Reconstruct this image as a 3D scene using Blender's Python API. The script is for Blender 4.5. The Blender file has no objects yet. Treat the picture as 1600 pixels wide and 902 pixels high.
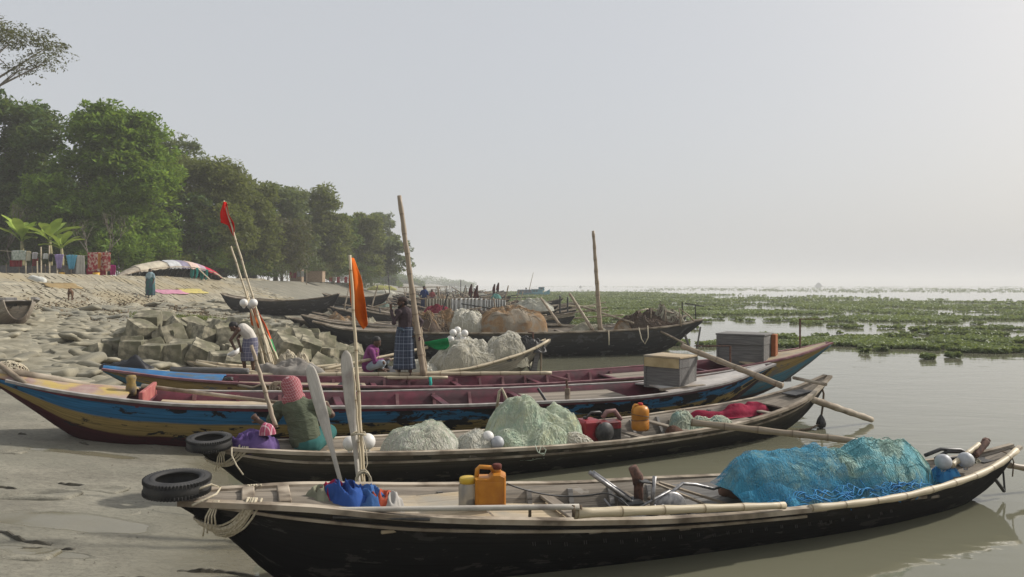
import bpy, math, random
import numpy as np
from mathutils import Vector, Matrix, noise, Quaternion
R = math.radians
random.seed(7); rng = np.random.default_rng(7)
scn = bpy.context.scene
# ------------------------------------------------------------------ camera
cam_d = bpy.data.cameras.new('camera'); cam = bpy.data.objects.new('camera', cam_d)
scn.collection.objects.link(cam); scn.camera = cam
cam.location = (0, 0, 2.5); cam.rotation_euler = (R(90), 0, 0)
cam_d.sensor_width = 36; cam_d.lens = 36 * 1150 / 1600; cam_d.shift_y = -6 / 1600
cam_d.clip_start = 0.1; cam_d.clip_end = 9000
# ------------------------------------------------------------------ world, sun, exposure
SUN_EL, SUN_AZ = R(35), R(66)           # azimuth from +Y (view direction) towards +X (right)
w = bpy.data.worlds.new('World'); scn.world = w; w.use_nodes = True
nt = w.node_tree; bg = nt.nodes['Background']
sky = nt.nodes.new('ShaderNodeTexSky'); sky.sky_type = 'NISHITA'; sky.sun_disc = False
sky.sun_elevation = SUN_EL; sky.sun_rotation = SUN_AZ
sky.altitude = 0; sky.air_density = 1.0; sky.dust_density = 6.0; sky.ozone_density = 1.0
mixn = nt.nodes.new('ShaderNodeMix'); mixn.data_type = 'RGBA'; mixn.inputs[0].default_value = 0.76
mixn.inputs[7].default_value = (6.0, 6.15, 6.35, 1)         # thick even overcast haze veil
nt.links.new(sky.outputs[0], mixn.inputs[6]); nt.links.new(mixn.outputs[2], bg.inputs[0])
bg.inputs[1].default_value = 0.105
sd = bpy.data.lights.new('sun', 'SUN'); sun = bpy.data.objects.new('sun', sd); scn.collection.objects.link(sun)
sd.energy = 3.9; sd.angle = R(2.5); sd.color = (1.0, 0.95, 0.88)
SD = Vector((math.sin(SUN_AZ) * math.cos(SUN_EL), math.cos(SUN_AZ) * math.cos(SUN_EL), math.sin(SUN_EL)))
sun.rotation_euler = SD.to_track_quat('Z', 'Y').to_euler(); sun.location = (30, 20, 40)
scn.view_settings.view_transform = 'Standard'; scn.view_settings.look = 'None'
scn.view_settings.exposure = 0.1; scn.view_settings.gamma = 1; scn.view_settings.use_curve_mapping = False
scn.cycles.use_denoising = True
scn.cycles.max_bounces = 6; scn.cycles.diffuse_bounces = 3; scn.cycles.glossy_bounces = 3
scn.cycles.transparent_max_bounces = 16; scn.cycles.volume_bounces = 1
scn.cycles.caustics_reflective = False; scn.cycles.caustics_refractive = False
HAZE = 0.0010
# ------------------------------------------------------------------ helpers
COL = scn.collection
def P(px, py, Y):                      # point of the place seen at photo pixel px,py at distance Y
    return Vector(((px - 800) / 1150 * Y, Y, 2.5 - (py - 445) / 1150 * Y))
def Pz(px, py, z):
    return P(px, py, (2.5 - z) * 1150 / (py - 445))
def fbm(x, y, z=0.0, o=4, h=0.5):
    v, a, f = 0.0, 1.0, 1.0
    for _ in range(o):
        v += a * noise.noise((x * f, y * f, z * f)); a *= h; f *= 2.03
    return v
def tag(o, label=None, cat=None, group=None, kind=None):
    if label: o['label'] = label
    if cat: o['category'] = cat
    if group: o['group'] = group
    if kind: o['kind'] = kind
    return o
def thing(name, label, cat, loc=(0, 0, 0), rz=0.0, group=None, rot=None):
    o = bpy.data.objects.new(name, None); COL.objects.link(o)
    o.empty_display_size = 0.2
    o.location = loc; o.rotation_euler = rot if rot else (0, 0, rz)
    return tag(o, label, cat, group)
def basis(o):
    return Matrix.LocRotScale(o.location, o.rotation_euler, o.scale)
class MB:
    def __init__(s): s.v = []; s.f = []; s.uv = []; s.mi = []
    def add(s, vs, fs, M=None, uv=None, mi=0):
        b = len(s.v)
        s.v += [tuple(M @ Vector(p)) for p in vs] if M is not None else [tuple(p) for p in vs]
        s.uv += uv if uv else [(p[0], p[1]) for p in vs]
        s.f += [tuple(i + b for i in f) for f in fs]; s.mi += [mi] * len(fs)
        return s
    def box(s, c, d, M=None, rot=None, bev=0.0, mi=0):
        x, y, z = d[0] / 2, d[1] / 2, d[2] / 2
        T = Matrix.Translation(c)
        if rot is not None:
            T = T @ (rot.to_4x4() if not isinstance(rot, tuple) else Matrix.LocRotScale(None, __import__('mathutils').Euler(rot), None))
        if M is not None: T = M @ T
        if bev <= 0:
            vs = [(a * x, b * y, e * z) for a in (-1, 1) for b in (-1, 1) for e in (-1, 1)]
            fs = [(0, 1, 3, 2), (4, 6, 7, 5), (0, 4, 5, 1), (2, 3, 7, 6), (0, 2, 6, 4), (1, 5, 7, 3)]
            return s.add(vs, fs, T, mi=mi)
        e = min(bev, x * .9, y * .9, z * .9); rings = []
        def ring(zz, ins): return [(-x + ins, -y + e, zz), (-x + e, -y + ins, zz), (x - e, -y + ins, zz), (x - ins, -y + e, zz), (x - ins, y - e, zz), (x - e, y - ins, zz), (-x + e, y - ins, zz), (-x + ins, y - e, zz)]
        def ring2(zz): return [(-x + e, -y + e * 1.01, zz), (-x + e * 1.01, -y + e, zz), (x - e * 1.01, -y + e, zz), (x - e, -y + e * 1.01, zz), (x - e, y - e * 1.01, zz), (x - e * 1.01, y - e, zz), (-x + e * 1.01, y - e, zz), (-x + e, y - e * 1.01, zz)]
        return s.loft([ring2(-z), ring(-z + e, 0), ring(z - e, 0), ring2(z)], caps=True, M=T, mi=mi)
    def loft(s, rings, caps=False, closed=True, M=None, uv=None, mi=0):
        n = len(rings[0]); vs = [p for r in rings for p in r]; fs = []
        for i in range(len(rings) - 1):
            for j in range(n if closed else n - 1):
                k = (j + 1) % n
                fs.append((i * n + j, i * n + k, (i + 1) * n + k, (i + 1) * n + j))
        if caps:
            fs.append(tuple(reversed(range(n)))); fs.append(tuple(range((len(rings) - 1) * n, len(rings) * n)))
        return s.add(vs, fs, M, uv, mi)
    def tube(s, path, r, seg=8, M=None, caps=True, mi=0, flat=1.0):
        path = [Vector(p) for p in path]; n = len(path)
        rs = r if isinstance(r, (list, tuple)) else [r] * n
        rings = []; up = None; L = 0; uvs = []
        for i, p in enumerate(path):
            t = (path[min(i + 1, n - 1)] - path[max(i - 1, 0)])
            t = t.normalized() if t.length > 1e-9 else Vector((0, 0, 1))
            if up is None:
                up = Vector((0, 0, 1)) if abs(t.z) < 0.9 else Vector((0, 1, 0))
            a = t.cross(up)
            if a.length < 1e-6: a = t.orthogonal()
            a.normalize(); b = a.cross(t).normalized(); up = b
            if i: L += (p - path[i - 1]).length
            rings.append([p + a * (math.cos(2 * math.pi * k / seg) * rs[i]) + b * (math.sin(2 * math.pi * k / seg) * rs[i] * flat) for k in range(seg)])
            uvs += [(L, k / seg) for k in range(seg)]
        return s.loft(rings, caps=caps, M=M, uv=uvs, mi=mi)
    def ball(s, c, r, M=None, u=14, v=9, mi=0):
        if not isinstance(r, (tuple, list)): r = (r, r, r)
        vs = [(c[0], c[1], c[2] - r[2])]; fs = []
        for i in range(1, v):
            a = -math.pi / 2 + math.pi * i / v
            for j in range(u):
                b = 2 * math.pi * j / u
                vs.append((c[0] + r[0] * math.cos(a) * math.cos(b), c[1] + r[1] * math.cos(a) * math.sin(b), c[2] + r[2] * math.sin(a)))
        vs.append((c[0], c[1], c[2] + r[2]))
        for j in range(u):
            fs.append((0, 1 + (j + 1) % u, 1 + j)); fs.append((len(vs) - 1, 1 + (v - 2) * u + j, 1 + (v - 2) * u + (j + 1) % u))
        for i in range(v - 2):
            for j in range(u):
                k = (j + 1) % u
                fs.append((1 + i * u + j, 1 + i * u + k, 1 + (i + 1) * u + k, 1 + (i + 1) * u + j))
        return s.add(vs, fs, M, mi=mi)
    def lathe(s, prof, M=None, seg=20, mi=0, caps=True):
        rings = [[(r * math.cos(2 * math.pi * k / seg), r * math.sin(2 * math.pi * k / seg), z) for k in range(seg)] for r, z in prof]
        return s.loft(rings, caps=caps, M=M, mi=mi)
    def build(s, name, mat, parent=None, smooth=False, world=False, disp=None):
        vs = s.v
        if world and parent is not None:
            I = basis(parent).inverted(); vs = [tuple(I @ Vector(p)) for p in vs]
        me = bpy.data.meshes.new(name); me.from_pydata(vs, [], s.f); me.update()
        uvl = me.uv_layers.new(name='UVMap')
        li = np.zeros(len(me.loops), dtype=np.int32); me.loops.foreach_get('vertex_index', li)
        uvl.data.foreach_set('uv', np.array(s.uv, dtype=np.float32)[li].ravel())
        ms = mat if isinstance(mat, (list, tuple)) else [mat]
        for m in ms: me.materials.append(m)
        if len(ms) > 1: me.polygons.foreach_set('material_index', s.mi)
        if smooth: me.polygons.foreach_set('use_smooth', [True] * len(me.polygons))
        o = bpy.data.objects.new(name, me); COL.objects.link(o)
        if parent is not None: o.parent = parent
        if smooth == 'auto': autosmooth(o)
        return o
def autosmooth(o, ang=40):
    me = o.data; me.polygons.foreach_set('use_smooth', [True] * len(me.polygons))
    import bmesh
    bm = bmesh.new(); bm.from_mesh(me)
    for e in bm.edges:
        if len(e.link_faces) == 2 and e.calc_face_angle(0) > R(ang): e.smooth = False
    bm.to_mesh(me); bm.free()
def npmesh(name, V, F, mat, uv=None, parent=None, smooth=False):
    """V (n,3), F (m,4) quads; uv (n,2) per vertex"""
    me = bpy.data.meshes.new(name); V = np.asarray(V, dtype=np.float32); F = np.asarray(F, dtype=np.int32)
    me.vertices.add(len(V)); me.vertices.foreach_set('co', V.ravel())
    k = F.shape[1]; me.loops.add(F.size); me.loops.foreach_set('vertex_index', F.ravel())
    me.polygons.add(len(F)); me.polygons.foreach_set('loop_start', np.arange(0, F.size, k, dtype=np.int32))
    if uv is not None:
        l = me.uv_layers.new(name='UVMap'); l.data.foreach_set('uv', np.asarray(uv, dtype=np.float32)[F.ravel()].ravel())
    me.update(calc_edges=True); me.validate()
    if smooth: me.polygons.foreach_set('use_smooth', [True] * len(me.polygons))
    me.materials.append(mat)
    o = bpy.data.objects.new(name, me); COL.objects.link(o)
    if parent is not None: o.parent = parent
    return o
def copy_tree(o, parent=None):
    c = o.copy(); COL.objects.link(c); c.parent = parent
    for ch in [x for x in o.children]: copy_tree(ch, c)
    return c
# ------------------------------------------------------------------ materials
def mk(name):
    m = bpy.data.materials.new(name); m.use_nodes = True
    n = m.node_tree; return m, n, n.nodes['Principled BSDF']
def N(n, t, **kw):
    x = n.nodes.new(t)
    for k, v in kw.items(): setattr(x, k, v)
    return x
def ramp(n, fac, stops, interp='LINEAR'):
    r = N(n, 'ShaderNodeValToRGB'); r.color_ramp.interpolation = interp
    e = r.color_ramp.elements
    while len(e) < len(stops): e.new(0.5)
    for i, (p, c) in enumerate(stops): e[i].position = p; e[i].color = (*c, 1) if len(c) == 3 else c
    n.links.new(fac, r.inputs[0]); return r.outputs[0]
def noise_tex(n, scale=5, stretch=(1, 1, 1), coord='Object', detail=5, rough=0.55, off=(0, 0, 0), dist=0.0):
    tc = N(n, 'ShaderNodeTexCoord'); mp = N(n, 'ShaderNodeMapping'); tx = N(n, 'ShaderNodeTexNoise')
    mp.inputs['Scale'].default_value = stretch; mp.inputs['Location'].default_value = off
    n.links.new(tc.outputs[coord], mp.inputs[0]); n.links.new(mp.outputs[0], tx.inputs['Vector'])
    tx.inputs['Scale'].default_value = scale; tx.inputs['Detail'].default_value = detail
    tx.inputs['Roughness'].default_value = rough; tx.inputs['Distortion'].default_value = dist
    return tx.outputs[0]
def mixc(n, fac, a, b, mode='MIX'):
    m = N(n, 'ShaderNodeMix', data_type='RGBA', blend_type=mode)
    for i, x in ((0, fac), (6, a), (7, b)):
        if hasattr(x, 'links'): n.links.new(x, m.inputs[i])
        elif i == 0: m.inputs[0].default_value = x
        else: m.inputs[i].default_value = (*x, 1) if len(x) == 3 else x
    return m.outputs[2]
def math_(n, op, a, b=0.0, c=None, clamp=False):
    m = N(n, 'ShaderNodeMath', operation=op, use_clamp=clamp)
    for i, x in enumerate((a, b) if c is None else (a, b, c)):
        if hasattr(x, 'links'): n.links.new(x, m.inputs[i])
        else: m.inputs[i].default_value = x
    return m.outputs[0]
def bump(n, b, h, dist=0.01, strength=0.6):
    x = N(n, 'ShaderNodeBump'); x.inputs['Strength'].default_value = strength; x.inputs['Distance'].default_value = dist
    n.links.new(h, x.inputs['Height']); n.links.new(x.outputs[0], b.inputs['Normal'])
def pm(name, c1, c2, scale=6, stretch=(1, 1, 1), rough=0.8, bmp=0.01, lo=0.35, hi=0.65, coord='Object', detail=6, spec=0.3, c3=None, s3=1.2, metal=0.0, coat=0.0):
    m, n, b = mk(name)
    f = noise_tex(n, scale, stretch, coord, detail)
    c = ramp(n, f, [(lo, c1), (hi, c2)])
    if c3:
        g = noise_tex(n, s3, (1, 1, 1), coord, 4, off=(7, 3, 1))
        c = mixc(n, ramp(n, g, [(0.45, (0, 0, 0)), (0.62, (1, 1, 1))]), c, c3)
    n.links.new(c, b.inputs['Base Color'])
    b.inputs['Roughness'].default_value = rough; b.inputs['Specular IOR Level'].default_value = spec
    b.inputs['Metallic'].default_value = metal
    if coat: b.inputs['Coat Weight'].default_value = coat
    if bmp: bump(n, b, f, bmp)
    return m
M = {}
M['rope'] = pm('rope_fibre', (.34, .29, .20), (.55, .49, .37), 60, bmp=.004)
M['rope_dark'] = pm('rope_brown', (.10, .07, .05), (.2, .15, .1), 60, bmp=.004)
M['black_rubber'] = pm('tyre_rubber', (.018, .018, .019), (.05, .048, .045), 5, rough=.75, bmp=.003, spec=.4)
M['steel'] = pm('worn_steel', (.16, .16, .17), (.36, .35, .34), 20, rough=.45, metal=.7, bmp=.002)
M['rust'] = pm('rusty_iron', (.06, .035, .028), (.17, .09, .065), 18, rough=.8, bmp=.003)
M['dark_iron'] = pm('oily_iron', (.015, .015, .016), (.05, .048, .045), 18, rough=.5, bmp=.003, spec=.5)
M['white_plastic'] = pm('white_float_plastic', (.60, .58, .53), (.74, .72, .68), 8, rough=.45, bmp=0, spec=.4)
M['grey_plastic'] = pm('grey_float_plastic', (.30, .31, .33), (.46, .47, .48), 8, rough=.5, bmp=0, spec=.4)
M['skin'] = pm('brown_skin', (.075, .038, .024), (.11, .058, .036), 12, rough=.55, bmp=0, spec=.4)
M['hair'] = pm('black_hair', (.010, .009, .009), (.03, .028, .027), 90, rough=.6, bmp=.003)
def bamboo(name, ca, cb, node=0.42):
    m, n, b = mk(name)
    tc = N(n, 'ShaderNodeTexCoord'); sx = N(n, 'ShaderNodeSeparateXYZ'); n.links.new(tc.outputs['UV'], sx.inputs[0])
    fr = math_(n, 'FRACT', math_(n, 'DIVIDE', sx.outputs[0], node))
    f = noise_tex(n, 5, (1, 8, 1), 'UV', 5)
    c = ramp(n, f, [(.35, ca), (.65, cb)])
    ln = ramp(n, fr, [(0.0, (1, 1, 1)), (0.03, (.45, .38, .3)), (0.06, (1.0, 1.0, 1.0)), (.94, (1, 1, 1)), (1.0, (.8, .75, .7))])
    n.links.new(mixc(n, 1.0, c, ln, 'MULTIPLY'), b.inputs['Base Color']); b.inputs['Roughness'].default_value = .55
    bump(n, b, ramp(n, fr, [(0, (1, 1, 1)), (.05, (0, 0, 0)), (1, (0, 0, 0))]), .006)
    return m
M['bamboo'] = bamboo('bamboo_pale', (.40, .33, .22), (.56, .48, .33))
M['bamboo_old'] = bamboo('bamboo_grey', (.20, .15, .10), (.36, .29, .20))
def wood(name, ca, cb, plank=0.16, axis='x', rough=.85, gap=.04, stain=None):
    """boards run along object X (axis x) with seams across Y"""
    m, n, b = mk(name)
    tc = N(n, 'ShaderNodeTexCoord'); sx = N(n, 'ShaderNodeSeparateXYZ'); n.links.new(tc.outputs['Object'], sx.inputs[0])
    k = 1 if axis == 'x' else 0
    d = math_(n, 'DIVIDE', sx.outputs[k], plank); fr = math_(n, 'FRACT', math_(n, 'ADD', d, 50.0)); fl = math_(n, 'FLOOR', d)
    st = (1, 14, 14) if axis == 'x' else (14, 1, 14)
    f = noise_tex(n, 3, st, 'Object', 6)
    wn = N(n, 'ShaderNodeTexWhiteNoise', noise_dimensions='1D'); n.links.new(fl, wn.inputs['W'])
    mx = math_(n, 'ADD', math_(n, 'MULTIPLY', f, .7), math_(n, 'MULTIPLY', wn.outputs[0], .3))
    c = ramp(n, mx, [(.3, ca), (.7, cb)])
    if stain:
        g = noise_tex(n, 1.6, (1, 1, 1), 'Object', 5, off=(3, 1, 9))
        c = mixc(n, ramp(n, g, [(.5, (0, 0, 0)), (.66, (1, 1, 1))]), c, stain)
    seam = ramp(n, fr, [(0, (.15, .13, .12)), (gap, (1, 1, 1)), (1, (1, 1, 1))])
    n.links.new(mixc(n, 1.0, c, seam, 'MULTIPLY'), b.inputs['Base Color']); b.inputs['Roughness'].default_value = rough
    b.inputs['Specular IOR Level'].default_value = .25
    bump(n, b, mixc(n, 1.0, f, seam, 'MULTIPLY'), .006)
    return m
M['deck'] = wood('grey_deck_boards', (.13, .11, .085), (.29, .25, .20), .17)
M['deck_tan'] = wood('tan_deck_boards', (.32, .25, .16), (.52, .43, .30), .2, stain=(.3, .27, .22))
M['deck_x'] = wood('cross_deck_boards', (.14, .115, .09), (.28, .24, .19), .2, axis='y')
M['plank_grey'] = wood('weathered_grey_planks', (.11, .105, .10), (.26, .25, .235), .25)
M['rail'] = pm('worn_gunwale_wood', (.11, .085, .06), (.30, .245, .18), 4, (1, 1, 1), bmp=.006, c3=(.42, .36, .28), s3=2.2)
def hullmat(name, bands, peel=None, peelamt=.55, rough=.75, grain=.35, seams=6, peelgrad=0.0):
    """UV: u = metres along, v = 0 keel .. 1 gunwale. bands = [(v, colour)...] constant steps from the keel up"""
    m, n, b = mk(name)
    tc = N(n, 'ShaderNodeTexCoord'); sx = N(n, 'ShaderNodeSeparateXYZ'); n.links.new(tc.outputs['UV'], sx.inputs[0])
    wob = noise_tex(n, 1.2, (1, 2, 1), 'UV', 4)
    v = math_(n, 'ADD', sx.outputs[1], math_(n, 'MULTIPLY', math_(n, 'SUBTRACT', wob, .5), .05))
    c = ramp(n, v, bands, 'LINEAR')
    g = noise_tex(n, 3, (.6, 16, 1), 'UV', 7, .6)
    c = mixc(n, grain, c, ramp(n, g, [(.3, (.25, .25, .25)), (.7, (1.6, 1.55, 1.5))]), 'MULTIPLY')
    if peel:
        p = noise_tex(n, 2.4, (.9, 3.2, 1), 'UV', 9, .68, off=(2, 5, 0), dist=.4)
        if peelgrad:                      # paint is worn further aft
            p = math_(n, 'ADD', p, math_(n, 'MULTIPLY', math_(n, 'MINIMUM', math_(n, 'DIVIDE', sx.outputs[0], 6.5), 1.0), peelgrad))
        c = mixc(n, ramp(n, p, [(peelamt, (0, 0, 0)), (peelamt + .025, (1, 1, 1))]), c, peel)
    fr = math_(n, 'FRACT', math_(n, 'MULTIPLY', sx.outputs[1], float(seams)))
    seam = ramp(n, fr, [(0, (.35, .33, .3)), (.05, (1, 1, 1)), (1, (1, 1, 1))])
    c = mixc(n, .8, c, seam, 'MULTIPLY')
    n.links.new(c, b.inputs['Base Color']); b.inputs['Roughness'].default_value = rough
    b.inputs['Specular IOR Level'].default_value = .12
    bump(n, b, mixc(n, 1.0, g, seam, 'MULTIPLY'), .012)
    return m
def cloth(name, ca, cb, scale=3, bmp=.02, rough=.9):
    m = pm(name, ca, cb, scale, rough=rough, bmp=bmp, spec=.1); return m
def solid(name, c, rough=.6, spec=.3):
    m, n, b = mk(name); b.inputs['Base Color'].default_value = (*c, 1); b.inputs['Roughness'].default_value = rough
    b.inputs['Specular IOR Level'].default_value = spec; return m
# ------------------------------------------------------------------ terrain profile
def xs(Y):                              # shoreline x at distance Y
    return float(np.interp(Y, [-40, 3, 6, 8, 10, 14, 17, 22, 45, 100, 300, 800, 1600], [2, 0.2, -2.05, -2.9, -3.9, -4.7, -4.9, -6.0, -7.5, -13, -30, -62, -130]))
TOE, CREST = -18.5, -24.0
def ground(X, Y, detail=True):
    s = xs(Y); toe = TOE if Y < 100 else s - 7; cr = CREST if Y < 100 else s - 12
    if Y >= 60: k = min(1, (Y - 60) / 40); toe = TOE * (1 - k) + (s - 7) * k; cr = CREST * (1 - k) + (s - 12) * k
    if X > s: z = max(-1.2, -0.16 * (X - s))
    elif X > toe: z = 1.2 * ((s - X) / (s - toe)) ** (1.0 if Y > 14 else 0.85)
    elif X > cr: z = 1.2 + 1.68 * (toe - X) / (toe - cr)
    else: z = 2.88 + min(1.2, 0.012 * (cr - X))
    if Y < 4.6 and X < 12: z = max(z, 0.95 * min(1, (4.6 - Y) / 1.6) - 0.1 * max(0, X - 6))
    if detail and z > -0.5 and X > toe:
        z += 0.030 * fbm(X * .8, Y * .9, 0, 3) + (0.010 * fbm(X * 3.5, Y * 3.5, 3, 4) if Y < 18 else 0)
        if Y < 14 and X > -12:
            p = noise.noise((X * 2.6, Y * 2.6, 9)); z -= .022 * max(0, p - .38) / .4      # footprints and drag marks
    return z
def build_terrain():
    Ys = np.concatenate([np.linspace(-40, 3, 16), np.arange(3.2, 16, .13), np.arange(16, 60, .6), np.geomspace(60, 3300, 44)])
    Xs = np.concatenate([-np.geomspace(3300, 26, 30), np.arange(-25.5, -12, .5), np.arange(-12, 3, .13), np.arange(3.2, 14, 1.2), [20, 40, 90]])
    V = []; n = len(Xs)
    for y in Ys:
        for x in Xs: V.append((x, y, ground(x, y)))
    V = np.array(V); F = []
    i = np.arange(len(Ys) - 1)[:, None] * n; j = np.arange(n - 1)[None, :]
    a = (i + j).ravel(); F = np.stack([a, a + 1, a + 1 + n, a + n], 1)
    m, nt_, b = mk('river_sand')
    g = N(nt_, 'ShaderNodeNewGeometry'); sp = N(nt_, 'ShaderNodeSeparateXYZ'); nt_.links.new(g.outputs['Position'], sp.inputs[0])
    f1 = noise_tex(nt_, .9, (1, 1.6, 1), 'Object', 8, .6); f2 = noise_tex(nt_, 9, (1, 2, 1), 'Object', 8, .7)
    c = ramp(nt_, f1, [(.35, (.165, .153, .118)), (.65, (.255, .238, .185))])
    c = mixc(nt_, .65, c, ramp(nt_, f2, [(.3, (.5, .5, .5)), (.6, (1.15, 1.15, 1.15))]), 'MULTIPLY')
    f3 = noise_tex(nt_, .5, (1, 1.8, 1), 'Object', 7, .62, off=(4, 2, 0), dist=.5); f4 = noise_tex(nt_, 28, (1, 1, 1), 'Object', 6, .7)
    c = mixc(nt_, math_(nt_, 'MULTIPLY', ramp(nt_, f3, [(.46, (0, 0, 0)), (.60, (1, 1, 1))]), .55), c, (.155, .15, .115))
    c = mixc(nt_, .5, c, ramp(nt_, f4, [(.36, (.55, .53, .5)), (.5, (1.05, 1.05, 1.05))]), 'MULTIPLY')
    # wetness: near the water line and in a few shallow hollows
    wet = math_(nt_, 'SUBTRACT', 1.0, ramp(nt_, math_(nt_, 'ADD', sp.outputs[2], math_(nt_, 'MULTIPLY', math_(nt_, 'SUBTRACT', f1, .5), .12)), [(0.03, (0, 0, 0)), (0.13, (1, 1, 1))]))
    pud = None
    for (px, py, rx, ry) in ((-4.25, 7.15, .75, .24), (-5.9, 10.0, .7, .10), (-3.55, 8.35, .5, .2), (-4.1, 6.35, .45, .07)):
        dx = math_(nt_, 'DIVIDE', math_(nt_, 'SUBTRACT', sp.outputs[0], px), rx); dy = math_(nt_, 'DIVIDE', math_(nt_, 'SUBTRACT', sp.outputs[1], py), ry)
        r2 = math_(nt_, 'ADD', math_(nt_, 'MULTIPLY', dx, dx), math_(nt_, 'MULTIPLY', dy, dy))
        q = math_(nt_, 'ADD', r2, math_(nt_, 'MULTIPLY', math_(nt_, 'SUBTRACT', f1, .5), 1.8))
        q = math_(nt_, 'SUBTRACT', 1.3, q, clamp=True)
        pud = q if pud is None else math_(nt_, 'MAXIMUM', pud, q)
    pud = math_(nt_, 'MULTIPLY', pud, 2.5, clamp=True)
    wet2 = math_(nt_, 'MAXIMUM', wet, pud)
    c = mixc(nt_, math_(nt_, 'MULTIPLY', wet2, .8), c, (.15, .135, .09))
    veg = ramp(nt_, sp.outputs[2], [(.0, (0, 0, 0)), (1, (1, 1, 1))])
    hi = math_(nt_, 'GREATER_THAN', sp.outputs[2], 2.93)
    c = mixc(nt_, hi, c, (.10, .095, .05))
    nt_.links.new(c, b.inputs['Base Color'])
    nt_.links.new(math_(nt_, 'SUBTRACT', .85, math_(nt_, 'MULTIPLY', wet2, .68)), b.inputs['Roughness'])
    h = math_(nt_, 'ADD', math_(nt_, 'MULTIPLY', f1, .5), math_(nt_, 'ADD', math_(nt_, 'MULTIPLY', f2, .34), math_(nt_, 'MULTIPLY', f4, .10)))
    h = math_(nt_, 'MULTIPLY', h, math_(nt_, 'SUBTRACT', 1.0, pud))
    bump(nt_, b, h, .05, .7)
    tag(npmesh('ground', V, F, m, smooth=True), kind='structure')
build_terrain()
# water
def build_water():
    m, n, b = mk('muddy_river_water')
    b.inputs['Base Color'].default_value = (.145, .142, .098, 1); b.inputs['Roughness'].default_value = .04
    b.inputs['IOR'].default_value = 1.33; b.inputs['Specular IOR Level'].default_value = .5
    g = N(n, 'ShaderNodeNewGeometry'); sp = N(n, 'ShaderNodeSeparateXYZ'); n.links.new(g.outputs['Position'], sp.inputs[0])
    a = noise_tex(n, .55, (1, 1.8, 1), 'Object', 3, .5, dist=.6); c2 = noise_tex(n, 3.5, (1, 1.8, 1), 'Object', 3, .5)
    amp = ramp(n, noise_tex(n, .05, (1, 1, 1), 'Object', 3), [(.35, (.25, .25, .25)), (.7, (1, 1, 1))])
    h = math_(n, 'ADD', a, math_(n, 'MULTIPLY', c2, .10)); h = math_(n, 'MULTIPLY', h, amp)
    far = math_(n, 'DIVIDE', 1.0, math_(n, 'ADD', 1.0, math_(n, 'MULTIPLY', math_(n, 'ABSOLUTE', sp.outputs[1]), .01)))
    bump(n, b, h, .032, 1.0)
    mb = MB(); mb.add([(-400, -40, 0), (3300, -40, 0), (3300, 3300, 0), (-400, 3300, 0)], [(0, 1, 2, 3)])
    tag(mb.build('water', m), kind='structure')
build_water()
# haze
def build_haze():
    m = bpy.data.materials.new('river_haze'); m.use_nodes = True; n = m.node_tree; n.nodes.clear()
    o = n.nodes.new('ShaderNodeOutputMaterial'); v = n.nodes.new('ShaderNodeVolumePrincipled')
    v.inputs['Color'].default_value = (1.0, 1.0, 1.0, 1); v.inputs['Density'].default_value = HAZE
    v.inputs['Anisotropy'].default_value = 0.0
    n.links.new(v.outputs[0], o.inputs['Volume'])
    mb = MB(); x0, x1, y0, y1, z0, z1 = -3400, 3400, -60, 3400, -2.4, 26
    mb.box(((x0 + x1) / 2, (y0 + y1) / 2, (z0 + z1) / 2), (x1 - x0, y1 - y0, z1 - z0))
    tag(mb.build('haze', m), kind='stuff')
if HAZE: build_haze()
# ------------------------------------------------------------------ paved slope
def build_revetment():
    m = pm('revetment_concrete', (.19, .17, .125), (.33, .30, .225), 1.6, bmp=.02, c3=(.27, .23, .15), s3=.3, rough=.9)
    mb = MB(); a = math.atan2(1.68, 5.5)
    ux = Vector((-math.cos(a), 0, math.sin(a))); uy = Vector((0, 1, 0)); un = ux.cross(uy) * -1
    if un.z < 0: un = -un
    sz = .52; nu = int(5.75 / sz) + 1; nv = int((46) / sz)
    for j in range(nv):
        for i in range(nu):
            Y = 27 + j * sz
            o = Vector((TOE, Y, 1.2)) + ux * (i * sz) 
            tilt = .035 + random.uniform(-.012, .02); tx = random.uniform(-.02, .02)
            s = sz * .47; up = un * .03 + un * random.uniform(-.012, .012)
            sag = un * (0.05 * fbm(Y * .3, i * .2, 4, 2))
            c = o + ux * sz * .5 + up + sag
            def q(a_, b_, h): return c + ux * (a_ * s) + uy * (b_ * s) + un * (h + tilt * a_ + tx * b_)
            vs = [q(-1, -1, 0), q(1, -1, 0), q(1, 1, 0), q(-1, 1, 0), q(-1.03, -1.03, -.1), q(1.03, -1.03, -.1), q(1.03, 1.03, -.1), q(-1.03, 1.03, -.1)]
            mb.add(vs, [(0, 1, 2, 3), (4, 5, 1, 0), (5, 6, 2, 1), (6, 7, 3, 2), (7, 4, 0, 3)])
    tag(mb.build('paved_embankment', m), kind='structure')
build_revetment()
# ------------------------------------------------------------------ foliage
def leafmat(name, ca, cb, trans=.35):
    m, n, b = mk(name)
    tc = N(n, 'ShaderNodeTexCoord'); sx = N(n, 'ShaderNodeSeparateXYZ'); n.links.new(tc.outputs['UV'], sx.inputs[0])
    f = math_(n, 'ADD', math_(n, 'MULTIPLY', sx.outputs[0], .45), math_(n, 'MULTIPLY', sx.outputs[1], .55))
    c = ramp(n, f, [(.1, ca), (.9, cb)])
    n.links.new(c, b.inputs['Base Color']); b.inputs['Roughness'].default_value = .6; b.inputs['Specular IOR Level'].default_value = .25
    t = N(n, 'ShaderNodeBsdfTranslucent'); n.links.new(mixc(n, .5, c, (.25, .3, .04), 'MIX'), t.inputs[0])
    mx = N(n, 'ShaderNodeMixShader'); mx.inputs[0].default_value = trans
    n.links.new(b.outputs[0], mx.inputs[1]); n.links.new(t.outputs[0], mx.inputs[2])
    n.links.new(mx.outputs[0], n.nodes['Material Output'].inputs[0]); return m
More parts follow.
